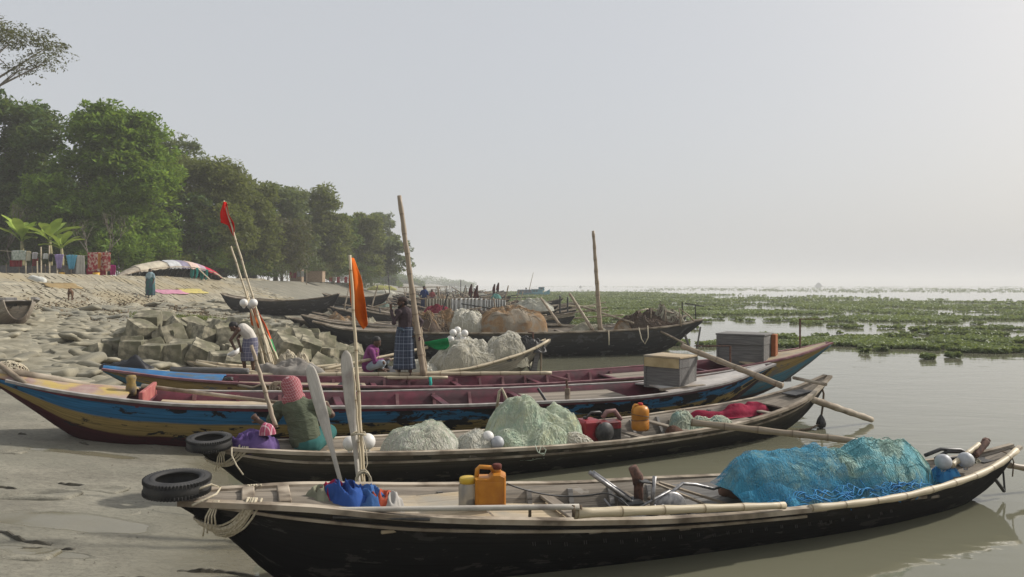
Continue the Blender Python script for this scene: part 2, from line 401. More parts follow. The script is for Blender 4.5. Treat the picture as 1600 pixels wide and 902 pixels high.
M['leaf_bright'] = leafmat('leaf_bright', (.06, .125, .012), (.23, .37, .045), .48)
M['leaf_dark'] = leafmat('leaf_dark', (.028, .062, .018), (.10, .17, .04), .36)
M['leaf_olive'] = leafmat('leaf_olive', (.07, .09, .022), (.20, .22, .07), .45)
M['leaf_brown'] = leafmat('leaf_brownish', (.05, .048, .025), (.11, .105, .05), .3)
M['leaf_grey'] = leafmat('leaf_grey_green', (.055, .08, .032), (.16, .20, .09), .42)
M['bark'] = pm('grey_bark', (.09, .075, .055), (.24, .21, .165), 5, (3, 3, .8), bmp=.03)
def leaves(centers, radii, per, size, seed=0, up=.5):
    """centers (k,3) clump centres, radii (k,), per leaves each -> V,F,uv"""
    r = np.random.default_rng(seed); k = len(centers); n = k * per
    c = np.repeat(centers, per, 0); rad = np.repeat(radii, per)
    d = r.normal(size=(n, 3)); d /= np.linalg.norm(d, axis=1)[:, None]
    p = c + d * (rad * r.uniform(.3, 1, n) ** .5)[:, None] * np.array([1, 1, .55])
    nr = r.normal(size=(n, 3)); nr[:, 2] = np.abs(nr[:, 2]) + up; nr /= np.linalg.norm(nr, axis=1)[:, None]
    t = np.cross(nr, r.normal(size=(n, 3))); t /= np.linalg.norm(t, axis=1)[:, None]; b = np.cross(nr, t)
    s = size * r.uniform(.6, 1.5, n); L = (s * r.uniform(.9, 1.5, n))[:, None]; W = (s * .42)[:, None]
    V = np.stack([p - t * L * .5, p + b * W * .5 , p + t * L * .5, p - b * W * .5], 1).reshape(-1, 3)
    F = np.arange(n * 4).reshape(n, 4)
    uv = np.stack([r.uniform(0, 1, n), np.repeat(r.uniform(0, 1, k), per)], 1); uv = np.repeat(uv, 4, 0)
    return V, F, uv
def blob_clumps(blobs, dens, r, flat=1.0):
    """blobs: (x,y,z,rx,ry,rz). Clump centres spread on the outer shell with noisy gaps"""
    out = []; rad = []
    for (x, y, z, rx, ry, rz) in blobs:
        area = (rx * ry + rx * rz + ry * rz); n = int(dens * area)
        for _ in range(n):
            d = Vector((r.normal(), r.normal(), r.normal())).normalized()
            if d.z < -.55: continue
            f = noise.noise(Vector((d.x * 2.2 + x, d.y * 2.2 + y, d.z * 2.2 + z)))
            rr = (1 + .28 * f) * r.uniform(.62, 1.04)
            if noise.noise(Vector((d.x * 4 + x, d.y * 4, d.z * 4 + z))) < -.32: continue
            out.append((x + d.x * rx * rr, y + d.y * ry * rr, z + d.z * rz * rr)); rad.append(r.uniform(.45, 1.15))
    return np.array(out), np.array(rad)
def tree(name, label, base, top, spread, blobs, mat, leaf=.2, dens=6, per=34, seed=1, trunk=.22, group=None, csz=1.0, limbs=9, lean=0, kind_=None, bark='bark', up=.5):
    r = np.random.default_rng(seed)
    t = thing(name, label, 'tree', base, group=group)
    cl, rd = blob_clumps(blobs, dens, r)
    V, F, uv = leaves(cl, rd * csz, per, leaf, seed, up)
    I = -np.array(base)
    npmesh('crown', V + 0, F, M[mat], uv, t)
    mb = MB(); hh = top
    zmin = min(b[2] - b[5] * .3 for b in blobs)
    fork = Vector((lean * .3, 0, max(.8, zmin * .75)))
    mb.tube([(0, 0, -.3), (lean * .1 + .05, 0, fork.z * .4), fork], [trunk * 1.25, trunk, trunk * .8], 9)
    idx = r.permutation(len(cl))[:limbs * 3] if len(cl) else []
    for b in blobs[:limbs]:
        e = Vector(b[:3]); mid = fork.lerp(e, .5) + Vector((r.uniform(-.4, .4), r.uniform(-.4, .4), r.uniform(-.1, .6)))
        mb.tube([fork - Vector((0, 0, .3)), mid, e], [trunk * .6, trunk * .34, trunk * .14], 6)
        for q in range(4):
            k = r.integers(0, len(cl)); c = Vector(cl[k])
            if (c - e).length < max(b[3:]) * 1.7:
                mb.tube([mid.lerp(e, r.uniform(0, .8)), mid.lerp(c, .6) + Vector((0, 0, .2)), c], [trunk * .2, trunk * .13, .02], 5)
    mb.build('trunk', M[bark], t, smooth=True)
    return t
def G(X, Y): return (X, Y, ground(X, Y, False))
def crown_from(px0, px1, py0, py1, Y, nx=3, nz=3, seed=1, basepx=None, depth=1.0, jit=.25, rs=1.0, mask=None):
    """blobs filling the box seen between those columns and rows at distance Y, local to the tree base"""
    r = np.random.default_rng(seed)
    bx = basepx if basepx is not None else (px0 + px1) / 2
    X = (bx - 800) / 1150 * Y; b = G(X, Y)
    W = (px1 - px0) / 1150 * Y; zt = 2.5 - (py0 - 445) / 1150 * Y; zb = 2.5 - (py1 - 445) / 1150 * Y; H = zt - zb
    cx = ((px0 + px1) / 2 - 800) / 1150 * Y - X
    bl = []
    for i in range(nx):
        for k in range(nz):
            u = (i + .5) / nx * 2 - 1; v = (k + .5) / nz
            wv = math.sqrt(max(.12, 1 - (max(0, v - .35) / .72) ** 2))
            if mask and not mask(u, v): continue
            rr = max(W / nx, .9) * .72 * rs; rz = H / nz * .72 * rs
            bl.append((cx + u * W / 2 * .82 * wv + r.uniform(-jit, jit) * W / nx, r.uniform(-1, 1) * W * .22 * depth,
                       zb - b[2] + v * H * .92 + r.uniform(-jit, jit) * H / nz, rr, rr, rz))
    return b, bl, zt - b[2]
TG = 'bank trees'
def mktree(label, px0, px1, py0, py1, Y, mat, name='broadleaf_tree', nx=3, nz=4, seed=1, basepx=None, leaf=.2, dens=5, per=34, trunk=.25, group=None, rs=1.0, mask=None, csz=1.0, lean=0, limbs=9, up=.5):
    dens *= 1.25; leaf *= 1.6; per = int(per * 1.7); b, bl, top = crown_from(px0, px1, py0, py1, Y, nx, nz, seed, basepx, rs=rs, mask=mask)
    return tree(name, label, b, top, 0, bl, mat, leaf, dens, per, seed, trunk, group, csz, limbs, lean, up=up)
mktree('tall dark tree at the left edge of the bank behind the banana plants', -90, 112, 140, 400, 60, 'leaf_dark', seed=3, nx=4, nz=5, basepx=14, leaf=.22, dens=5.0, per=34, rs=.85)
mktree('bright green dense rounded tree, greenest on the bank, behind the clothes line', 62, 272, 168, 420, 57, 'leaf_bright', seed=5, nx=4, nz=5, basepx=165, leaf=.2, dens=7, per=36, trunk=.3)
mktree('dark tree with a spreading flat top rising right behind the bright green tree', 200, 350, 205, 330, 74, 'leaf_grey', seed=8, nx=4, nz=2, basepx=240, leaf=.2, dens=3.5, per=24, rs=.7)
mktree('olive tree with thin feathery crown above the upturned boat', 222, 408, 242, 400, 66, 'leaf_olive', seed=11, nx=4, nz=4, basepx=300, leaf=.17, dens=5, per=34)
mktree('brownish open crowned tree behind the leaning red flag', 375, 490, 288, 415, 84, 'leaf_grey', seed=13, nx=3, nz=4, basepx=430, leaf=.2, dens=4.5, per=30, rs=.9)
mktree('wide grey green tree in the middle of the tree line with a forked trunk', 430, 552, 292, 420, 92, 'leaf_olive', seed=17, nx=4, nz=4, basepx=500, leaf=.22, dens=4.5, per=30)
mktree('tree leaning out over the beach at the right end of the near tree line', 520, 636, 350, 425, 112, 'leaf_grey', seed=19, nx=4, nz=3, basepx=560, leaf=.26, dens=5, per=30, lean=3, rs=1.0, mask=lambda u, v: v < .9 - .35 * max(0, u))
mktree('taller hazy tree poking up behind the right end of the near tree line', 552, 615, 335, 420, 140, 'leaf_grey', seed=23, nx=2, nz=4, basepx=580, leaf=.34, dens=4, per=24)
mktree('slender dark tree filling the gap behind the bright tree and the olive tree', 250, 330, 300, 425, 62, 'leaf_dark', seed=29, nx=2, nz=3, basepx=285, leaf=.2, dens=5, per=32)
mktree('tree with yellowing leaves standing low behind the long black boat', 405, 480, 340, 432, 76, 'leaf_brown', seed=31, nx=3, nz=3, basepx=440, leaf=.17, dens=5, per=32, trunk=.14)
mktree('full green tree filling the canopy between the olive tree and the brownish one', 335, 425, 270, 420, 72, 'leaf_olive', seed=53, nx=3, nz=4, basepx=385, leaf=.2, dens=5, per=32)
mktree('low spreading tree right of the forked grey green tree', 535, 600, 330, 428, 104, 'leaf_olive', seed=59, nx=3, nz=3, basepx=548, leaf=.22, dens=5, per=30)
mktree('dark tree behind the red cloth line at the far end of the near tree line', 470, 560, 330, 430, 98, 'leaf_dark', seed=37, nx=3, nz=3, basepx=520, leaf=.24, dens=5, per=28)
mktree('dark backing tree furthest left behind the banana plants', -60, 120, 250, 428, 68, 'leaf_dark', seed=41, nx=4, nz=4, basepx=60, leaf=.24, dens=5, per=30)
mktree('dark backing tree behind the foot of the bright green tree', 100, 250, 290, 432, 66, 'leaf_dark', seed=43, nx=3, nz=3, basepx=200, leaf=.24, dens=5, per=30)
mktree('shaded backing tree behind the right end of the upturned boat', 290, 420, 320, 436, 74, 'leaf_dark', seed=47, nx=3, nz=3, basepx=350, leaf=.22, dens=5, per=30)
# sparse tall tree whose crown enters at the top left corner
b = G(-34.5, 45)
bl = [(3.9, 0, 14.4, 1.4, 1.6, .8), (5.5, .5, 14.0, 1.5, 1.6, .95), (2.4, .6, 15.3, 1.4, 1.5, .8), (6.0, -.3, 12.9, 1.0, 1.0, .55), (1.0, 0, 15.9, 1.5, 1.6, .8), (4.4, 0, 12.6, .9, 1, .45), (-1.2, 0, 15.5, 1.6, 1.8, 1.0), (.5, 0, 13.8, 1.2, 1.2, .6)]
tree('sparse_tree', 'thin crowned tall tree leaning in at the top left corner', b, 17, 0, bl, 'leaf_brown', .16, 9, 34, 51, .2, limbs=8, csz=.75)
# undergrowth bushes at the foot of the trees
def bush(label, px, py, Y, w, h, mat, seed, leaf=.13, dens=9):
    X = (px - 800) / 1150 * Y; bs = G(X, Y); r = np.random.default_rng(seed)
    bl = [(r.uniform(-w, w) * .4, r.uniform(-.4, .4), h * r.uniform(.3, .7), w * .35, w * .3, h * .4) for _ in range(5)]
    t = thing('bush', label, 'bush', bs, group='bushes under the bank trees')
    cl, rd = blob_clumps(bl, dens, r); V, F, uv = leaves(cl, rd * .6, 26, leaf, seed)
    npmesh('foliage', V, F, M[mat], uv, t)
    mb = MB()
    for q in range(7):
        e = Vector(cl[r.integers(0, len(cl))]); mb.tube([(r.uniform(-.2, .2), 0, -.1), e * .5 + Vector((0, 0, .2)), e], [.03, .02, .008], 5)
    mb.build('stem', M['bark'], t)
for i, (px, Y, w, h, mt, lab) in enumerate([(188, 54, 3.0, 3.2, 'leaf_bright', 'bright leafy bush at the left end of the upturned boat'), (255, 58, 3.4, 2.4, 'leaf_olive', 'olive bush behind the middle of the upturned boat'),
        (325, 63, 3.2, 2.8, 'leaf_bright', 'green bush behind the right end of the upturned boat'), (372, 70, 3, 2.4, 'leaf_dark', 'dark bush right of the upturned boat below the red flag'), (415, 74, 3.5, 2.2, 'leaf_grey', 'grey green bush behind the bow of the long black boat'),
        (490, 88, 4, 2.6, 'leaf_brown', 'brownish bush beside the far stacked crates'), (40, 58, 5, 3.0, 'leaf_dark', 'dark bush behind the white cloth on the line'), (110, 57, 4, 2.6, 'leaf_dark', 'dark bush behind the blue cloth on the line'), (440, 82, 5, 3.2, 'leaf_dark', 'dark bush filling the gap below the yellowing tree'), (465, 86, 6, 3.0, 'leaf_grey', 'grey green bush behind the far red cloths'), (520, 100, 8, 3.4, 'leaf_dark', 'wide dark bush behind the far scarlet washing'), (545, 108, 8, 3.4, 'leaf_grey', 'wide grey bush right of the far scarlet washing'), (395, 78, 5, 3.0, 'leaf_dark', 'dark bush behind the tall grey crate'), (562, 105, 5, 3.0, 'leaf_dark', 'dark bush at the foot of the leaning far tree')]):
    bush(lab, px, 430, Y, w, h, mt, 60 + i)
# bare forked saplings
def sapling(label, px, Y, h, seed, lean=0):
    X = (px - 800) / 1150 * Y; b = G(X, Y); r = np.random.default_rng(seed)
    t = thing('bare_sapling', label, 'tree', b, group='bare saplings on the bank'); mb = MB()
    def br(p, d, l, rad, n):
        e = p + d * l; m = p.lerp(e, .5) + Vector((r.uniform(-.1, .1), 0, r.uniform(-.05, .1))) * l
        mb.tube([p, m, e], [rad, rad * .8, rad * .6], 5)
        if n: 
            for q in range(3 if n > 2 else 2): br(e, (d + Vector((r.uniform(-.8, .8), r.uniform(-.5, .5), r.uniform(-.2, .5)))).normalized(), l * .66, rad * .6, n - 1)
    br(Vector((0, 0, -.2)), Vector((lean, 0, 1)).normalized(), h * .4, .055, 4)
    mb.build('trunk', M['bark'], t, smooth=True)
sapling('bare pale sapling left of the red cloth', 139, 51, 4.4, 1); sapling('bare forked sapling behind the red cloth', 165, 50, 4.8, 2, .1)
sapling('long thin bare trunk at the far left behind the clothes line', 13, 52, 5.5, 4, -.05)
# banana plants
M['banana'] = leafmat('banana_leaf', (.20, .30, .04), (.38, .50, .09), .35)
M['banana_stem'] = pm('banana_stem', (.20, .19, .09), (.34, .30, .17), 6, bmp=.01)
def banana(label, px, Y, s, seed, nl=8):
    X = (px - 800) / 1150 * Y; b = G(X, Y); r = np.random.default_rng(seed)
    t = thing('banana_plant', label, 'banana plant', b, group='banana plants')
    mb = MB(); mb.tube([(0, 0, -.2), (.05, 0, 1.2 * s), (0, 0, 1.9 * s)], [.16, .12, .08], 8); mb.build('stem', M['banana_stem'], t, smooth=True)
    for i in range(nl):
        a = 2 * math.pi * i / nl + r.uniform(-.3, .3); el = r.uniform(.6, 1.5); L = r.uniform(1.2, 2.0) * s; W = .25 * s
        V = []; uv = []; c = r.uniform(0, 1)
        d = Vector((math.cos(a), math.sin(a) * .8, 0)); p = Vector((0, 0, 1.8 * s)); side = Vector((-math.sin(a), math.cos(a), 0))
        n = 14; F = []
        for k in range(n + 1):
            u = k / n; e = el - u * r.uniform(.8, 1.2); p = p + (d * math.cos(e) + Vector((0, 0, math.sin(e)))) * (L / n)
            wd = W * max(.02, math.sin(math.pi * min(1, max(0, (u - .15) / .85))) ** .55) if u > .15 else .02
            jag = 1 + .12 * math.sin(k * 7.1 + i)
            V += [p + side * wd * jag + Vector((0, 0, .07)), p, p - side * wd * jag + Vector((0, 0, .07))]; uv += [(c, r.uniform(0, 1))] * 3
            if k: F += [(3 * k - 3, 3 * k - 2, 3 * k + 1, 3 * k), (3 * k - 2, 3 * k - 1, 3 * k + 2, 3 * k + 1)]
        m = MB(); m.add(V, F, uv=uv); m.build('leaf', M['banana'], t, smooth=True)
banana('banana plant with a broad drooping leaf behind the white cloths', 34, 48.5, 1.25, 1); banana('tallest upright banana plant behind the lilac cloth', 78, 48.5, 1.3, 2, 9)
banana('small banana plant between the blue cloth and the red cloth', 96, 47.6, 1.0, 3, 7); banana('leafy banana plant in the undergrowth behind the upturned boat', 215, 60, 1.15, 4, 9); banana('banana plant right of the upturned boat under the olive tree', 322, 66, 1.4, 5, 9)
# far headland of hazy trees
def far_wood():
    r = np.random.default_rng(5); cs = []; rd = []
    for (x0, x1, Y, h) in ((575, 740, 620, 13), (560, 660, 330, 10), (590, 622, 210, 7)):
        for _ in range(520):
            px = r.uniform(x0, x1); u = (px - x0) / (x1 - x0); hh = h * (1 - .75 * u ** 2) * (.8 + .35 * fbm(px * .06, Y, 0, 3)); z = r.uniform(0, hh) + 1
            YY = Y + r.uniform(-12, 12); cs.append(((px - 800) / 1150 * YY, YY, z)); rd.append(Y / 330 * r.uniform(1.2, 2.2))
    V, F, uv = leaves(np.array(cs), np.array(rd), 16, 1.3, 9)
    o = npmesh('distant_wood', V, F, M['leaf_dark'], uv); tag(o, 'blue hazy line of far trees along the bank at the horizon', 'wood', kind='stuff')
far_wood()
# ------------------------------------------------------------------ water hyacinth
def hyacinth():
    r = np.random.default_rng(9); n0 = 520000
    # uniform in photo space ~ so that near plants are dense enough; real positions on the water
    py = r.uniform(457, 566, n0) ; Y = 2.5 * 1150 / (py - 445); px = r.uniform(700, 1760, n0)
    X = (px - 800) / 1150 * Y
    keep = np.zeros(n0, bool); cl = np.zeros(n0)
    for i in range(n0):
        x, y = X[i], Y[i]
        if y < 24.5: 
            continue
        f = .6 * fbm(x * .16, y * .10, 1.0, 4) + .75 * fbm(x * .035, y * .16, 4.0, 3)          # patches
        fine = noise.noise((x * .9, y * .9, 5.0))
        lim = float(np.interp(px[i], [700, 880, 960, 1100, 1300, 1450, 1600, 1760], [490, 500, 492, 515, 552, 560, 568, 572]))
        edge = (lim - py[i]) / 30                  # positive = inside the carpet
        top = (py[i] - float(np.interp(px[i], [700, 1000, 1300, 1760], [460, 461, 468, 477]))) / 4
        dens = float(np.interp(px[i], [700, 960, 1050, 1150, 1760], [1.0, .64, .08, -.13, -.18]))
        if x < xs(y) + 7: continue
        v = f * 1.15 + fine * .6 + min(.28, edge * .45) + min(0, top * .6) + dens - .38
        keep[i] = v > 0; cl[i] = f
    X, Y, cl = X[keep], Y[keep], cl[keep]; n = len(X)
    hgt = r.uniform(.02, .17, n); s = .085 * np.maximum(1, Y / 42) ** 1.0 * r.uniform(.7, 1.3, n)
    p = np.stack([X, Y, hgt], 1)
    nr = r.normal(size=(n, 3)); nr[:, 2] = np.abs(nr[:, 2]) + .5; nr /= np.linalg.norm(nr, axis=1)[:, None]
    t = np.cross(nr, r.normal(size=(n, 3))); t /= np.linalg.norm(t, axis=1)[:, None]; b = np.cross(nr, t)
    S = s[:, None]
    V = np.stack([p - t * S, p + b * S * .8, p + t * S, p - b * S * .8], 1).reshape(-1, 3); V[:, 2] = np.maximum(V[:, 2], .012)
    F = np.arange(n * 4).reshape(n, 4); uv = np.repeat(np.stack([r.uniform(0, 1, n), np.clip(.5 + cl + r.uniform(-.2, .2, n), 0, 1)], 1), 4, 0)
    M['hyacinth'] = leafmat('hyacinth_leaf', (.065, .09, .035), (.23, .28, .12), .3)
    tag(npmesh('water_hyacinth', V, F, M['hyacinth'], uv), 'carpet of green water hyacinth floating on the river', 'water plants', kind='stuff')
    # drifting specks further out
    m = 5200; Yf = 2.5 * 1150 / r.uniform(2.2, 24, m); Xf = (r.uniform(830, 1700, m) - 800) / 1150 * Yf
    k = np.array([fbm(a * .01, b_ * .004, 8, 3) > -.05 for a, b_ in zip(Xf, Yf)]); Xf, Yf = Xf[k], Yf[k]
    cs = np.stack([Xf, Yf, np.full(len(Xf), .1)], 1); V, F, uv = leaves(cs, np.maximum(.25, Yf * .0022), 6, 1.0, 4, .3)
    sc = np.repeat(np.repeat(np.maximum(.2, Yf / 500), 6), 4)[:, None]; ctr = np.repeat(V.reshape(-1, 4, 3).mean(1), 4, 0); V = ctr + (V - ctr) * sc; V[:, 2] = np.clip(V[:, 2], .012, .35)
    tag(npmesh('drifting_weed', V, F, M['hyacinth'], uv), 'small scattered clumps of weed drifting far out on the river', 'water plants', kind='stuff')
hyacinth()
# ------------------------------------------------------------------ boats
def cr(pts, s):
    """smooth interpolation through (s, value) control points"""
    xs_ = [p[0] for p in pts]; ys = [p[1] for p in pts]; n = len(xs_)
    m = []
    for i in range(n):
        a = max(0, i - 1); b = min(n - 1, i + 1); m.append((ys[b] - ys[a]) / (xs_[b] - xs_[a]))
    i = max(0, min(n - 2, int(np.searchsorted(xs_, s) - 1))); h = xs_[i + 1] - xs_[i]; t = (s - xs_[i]) / h
    return (2*t**3 - 3*t**2 + 1) * ys[i] + (t**3 - 2*t**2 + t) * h * m[i] + (-2*t**3 + 3*t**2) * ys[i+1] + (t**3 - t**2) * h * m[i+1]
AM = R(68)
class Boat:
    def __init__(s, label, bow, stern, w, zg, zk, outer, inner, name='fishing_boat', cat='boat', group=None, heel=0.0, n=40, th=.035):
        s.bow, s.stern = Vector((*bow, 0)), Vector((*stern, 0)); d = s.stern - s.bow; s.L = d.length
        s.w, s.zg, s.zk = w, zg, zk; s.n = n; s.th = th; s.inner = inner
        mid = (s.bow + s.stern) / 2; s.rz = math.atan2(d.y, d.x)
        s.root = thing(name, label, cat, mid, group=group, rot=(heel, 0, s.rz)); s.B = basis(s.root)
        mb = MB(); K = 9; rows = []
        for i in range(n + 1):
            q = i / n; u = q
            u = .5 - .5 * math.cos(math.pi * q) if True else q; u = .55 * u + .45 * q
            rows.append(u)
        V = []; uv = []; F = []; mi = []
        ring = []
        for u in rows:
            r = []
            for side in (-1, 1):
                ks = range(K + 1) if side == 1 else range(K, 0, -1)
                for k in ks: r.append((s.pt(u, side, k / K), (u * s.L + (0 if side < 0 else 50), k / K)))
            ring.append(r)
        m_ = len(ring[0])
        for r in ring: V += [p for p, _ in r]; uv += [q for _, q in r]
        for i in range(n):
            for j in range(m_ - 1): F.append((i*m_+j, (i+1)*m_+j, (i+1)*m_+j+1, i*m_+j+1)); mi.append(0)
        b = len(V)
        for u in rows:
            for side in (-1, 1):
                ks = range(K + 1) if side == 1 else range(K, 0, -1)
                for k in ks: V.append(s.pt(u, side, k / K, th)); uv.append((u * s.L, k / K))
        for i in range(n):
            for j in range(m_ - 1): F.append((b+i*m_+j, b+i*m_+j+1, b+(i+1)*m_+j+1, b+(i+1)*m_+j)); mi.append(1)
            F.append((i*m_, b+i*m_, b+(i+1)*m_, (i+1)*m_)); mi.append(1)
            F.append((i*m_+m_-1, (i+1)*m_+m_-1, b+(i+1)*m_+m_-1, b+i*m_+m_-1)); mi.append(1)
        for j in range(m_ - 1):
            F.append((j, j+1, b+j+1, b+j)); mi.append(0); e = n*m_; F.append((e+j, b+e+j, b+e+j+1, e+j+1)); mi.append(0)
        mb.v, mb.f, mb.uv, mb.mi = [tuple(p) for p in V], F, uv, mi
        mb.build('hull', [outer, inner], s.root, smooth=True)
    def pt(s, u, side, t, inset=0.0):
        w = max(.012, cr(s.w, u) - inset); zg = cr(s.zg, u); zk = min(cr(s.zk, u), zg - .03) + inset * 1.1
        zk = min(zk, zg - .01); a = t * AM
        return Vector(((u - .5) * s.L, side * w * math.sin(a) / math.sin(AM), zk + (zg - zk) * (1 - math.cos(a)) / (1 - math.cos(AM))))
    def G(s, u, side=0, dz=0.0, k=1.0):        # world point on/between the gunwales
        w = cr(s.w, u); return s.B @ Vector(((u - .5) * s.L, side * w * k, cr(s.zg, u) + dz))
    def loc(s, u, y, z): return s.B @ Vector(((u - .5) * s.L, y, z))
    def rail(s, mat, u0=0.0, u1=1.0, r=(.05, .02), out=.012, dz=.0, sides=(-1, 1), name='gunwale', seg=None, tube=False, n=40):
        for sd in sides:
            path = []
            for i in range(n + 1):
                u = u0 + (u1 - u0) * i / n; p = s.pt(u, sd, 1); path.append(p + Vector((0, sd * out, dz + (.008*fbm(u*9, sd, 2, 2)))))
            mb = MB()
            if tube: mb.tube(path, [r[0] * (1 + .12 * math.sin(i * 1.7)) for i in range(n + 1)], 8)
            else:
                rings = [[p + Vector((0, -r[0], -r[1])), p + Vector((0, r[0], -r[1])), p + Vector((0, r[0], r[1])), p + Vector((0, -r[0], r[1]))] for p in path]
                mb.loft(rings, caps=True, uv=[((u0 + (u1-u0) * i / n) * s.L, k * .25) for i in range(n+1) for k in range(4)])
            mb.build(name, mat, s.root, smooth=tube)
    def strake(s, mat, t, u0, u1, thick=.02, h=.03, side=-1, name='rub_strake', n=40):
        rings = []
        for i in range(n + 1):
            u = u0 + (u1 - u0) * i / n; p = s.pt(u, side, t); q = Vector((0, side * thick, 0))
            rings.append([p - Vector((0, side*.01, h)), p + q - Vector((0, 0, h)), p + q + Vector((0, 0, h)), p + Vector((0, -side*.01, h))])
        MB().loft(rings, caps=True).build(name, mat, s.root)
    def ribs(s, mat, us, side=(-1, 1), wd=.05, th=.035, t0=.15, t1=.97, name='rib'):
        for u in us:
            mb = MB()
            for sd in side:
                rings = []
                for k in range(9):
                    t = t0 + (t1 - t0) * k / 8; p = s.pt(u, sd, t, s.th - .004); q = s.pt(u, sd, t, s.th + th)
                    rings.append([p + Vector((-wd/2, 0, 0)), p + Vector((wd/2, 0, 0)), q + Vector((wd/2, 0, 0)), q + Vector((-wd/2, 0, 0))])
                mb.loft(rings, caps=True)
            mb.build(name, mat, s.root)
    def deck(s, mat, u0, u1, drop=.03, camber=.02, name='deck', n=10, th=.025, frac=1.0, y0=-1, y1=1):
        V = []; F = []; c = 7
        for i in range(n + 1):
            u = u0 + (u1 - u0) * i / n; zg = cr(s.zg, u)
            z = zg - drop; zk = cr(s.zk, u)
            # half width of the inside at that height
            zr = max(0, min(1, (z - zk) / max(.02, zg - zk))); a = math.acos(max(-1, 1 - zr * (1 - math.cos(AM))))
            w = max(.01, (cr(s.w, u) - s.th * .6) * math.sin(a) / math.sin(AM)) * frac
            for k in range(c):
                f = y0 + (y1 - y0) * k / (c - 1); V.append(((u - .5) * s.L, w * f, z + camber * (1 - f * f)))
        m = len(V); V += [(a, b, e - th) for a, b, e in V]
        for i in range(n):
            for k in range(c - 1):
                a = i * c + k; F += [(a, a + c, a + c + 1, a + 1), (m + a, m + a + 1, m + a + c + 1, m + a + c)]
            a = i * c; F += [(a, m + a, m + a + c, a + c), (a + c - 1, a + 2 * c - 1, m + a + 2 * c - 1, m + a + c - 1)]
        for k in range(c - 1):
            F += [(k, k + 1, m + k + 1, m + k), (n*c + k, m + n*c + k, m + n*c + k + 1, n*c + k + 1)]
        return MB().add(V, F).build(name, mat, s.root)
    def thwart(s, mat, u, wd=.14, drop=.06, th=.03, name='thwart'):
        z = cr(s.zg, u) - drop; w = cr(s.w, u) * .965
        return MB().box(((u - .5) * s.L, 0, z), (wd, 2 * w, th), bev=.006).build(name, mat, s.root)
    def floor(s, mat, u0, u1, h=.14, name='floorboard', frac=.75, n=12):
        V = []; F = []
        for i in range(n + 1):
            u = u0 + (u1 - u0) * i / n; z = cr(s.zk, u) + h; zg = cr(s.zg, u); zk = cr(s.zk, u)
            zr = max(0.02, min(1, h / max(.05, zg - zk))); a = math.acos(max(-1, 1 - zr * (1 - math.cos(AM))))
            w = (cr(s.w, u) - s.th) * math.sin(a) / math.sin(AM)
            V += [((u - .5) * s.L, -w, z), ((u - .5) * s.L, w, z)]
            if i: F.append((2*i-2, 2*i, 2*i+1, 2*i-1))
        return MB().add(V, F).build(name, mat, s.root)
    def crossbeam(s, mat, u, over=.0, r=.03, dz=0, name='crossbeam'):
        w = cr(s.w, u) + over; z = cr(s.zg, u) + dz
        return MB().tube([((u-.5)*s.L, -w, z), ((u-.5)*s.L, w, z)], r, 7).build(name, mat, s.root, smooth=True)
W = lambda m, a, b: [(0, a), (.5, m), (1, b)]
# --- materials
M['tar'] = hullmat('tarred_hull', [(0, (.004, .004, .005)), (.6, (.006, .006, .007)), (.82, (.010, .010, .010)), (.95, (.022, .020, .017)), (1, (.09, .078, .058))], peel=(.034, .032, .029), peelamt=.575, rough=.9)
M['tarB'] = hullmat('tarred_hull_worn', [(0, (.005, .005, .005)), (.5, (.008, .008, .008)), (.76, (.020, .018, .015)), (.92, (.085, .075, .055)), (1, (.20, .17, .12))], peel=(.06, .055, .04), peelamt=.58, rough=.9)
M['hull_blue'] = hullmat('striped_painted_hull', [(0, (.050, .010, .016)), (.585, (.055, .012, .018)), (.61, (.26, .19, .07)), (.78, (.26, .19, .07)), (.80, (.022, .12, .25)), (.955, (.025, .13, .265)), (.97, (.05, .035, .03)), (1, (.05, .04, .035))], peel=(.014, .015, .018), peelamt=.615, grain=.5, peelgrad=.13)
M['hull_blue2'] = hullmat('faded_painted_hull', [(0, (.05, .03, .03)), (.36, (.06, .04, .035)), (.44, (.05, .14, .20)), (.72, (.07, .17, .23)), (.76, (.24, .17, .06)), (.94, (.28, .20, .08)), (1, (.14, .08, .06))], peel=(.13, .125, .11), peelamt=.56)
M['maroon'] = pm('maroon_paint', (.075, .012, .022), (.125, .022, .038), 5, bmp=.004, c3=(.055, .02, .025), s3=2, rough=.6)
M['maroon_rim'] = pm('faded_pink_rim', (.14, .05, .06), (.26, .14, .14), 5, bmp=.004)
M['grey_rim'] = pm('pale_grey_rim', (.22, .20, .185), (.36, .335, .31), 6, bmp=.004)
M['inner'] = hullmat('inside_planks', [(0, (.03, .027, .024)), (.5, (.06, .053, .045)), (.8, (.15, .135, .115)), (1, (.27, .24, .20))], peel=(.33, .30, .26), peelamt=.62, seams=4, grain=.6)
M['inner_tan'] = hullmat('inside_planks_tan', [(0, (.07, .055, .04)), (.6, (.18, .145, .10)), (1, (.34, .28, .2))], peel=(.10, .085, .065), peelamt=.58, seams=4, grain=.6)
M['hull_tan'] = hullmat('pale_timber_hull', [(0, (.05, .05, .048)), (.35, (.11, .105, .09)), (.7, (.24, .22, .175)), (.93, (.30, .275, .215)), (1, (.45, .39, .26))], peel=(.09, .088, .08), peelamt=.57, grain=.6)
M['hull_black'] = hullmat('black_grey_hull', [(0, (.022, .022, .023)), (.3, (.022, .022, .024)), (.7, (.030, .031, .034)), (.95, (.06, .058, .055)), (1, (.2, .17, .13))], peel=(.085, .085, .085), peelamt=.57, grain=.5, seams=5)
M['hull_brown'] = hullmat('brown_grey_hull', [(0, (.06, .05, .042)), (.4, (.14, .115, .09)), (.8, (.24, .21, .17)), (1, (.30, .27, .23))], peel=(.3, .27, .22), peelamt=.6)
M['steel_dull'] = solid('dull_staple_iron', (.035, .033, .03), .7)
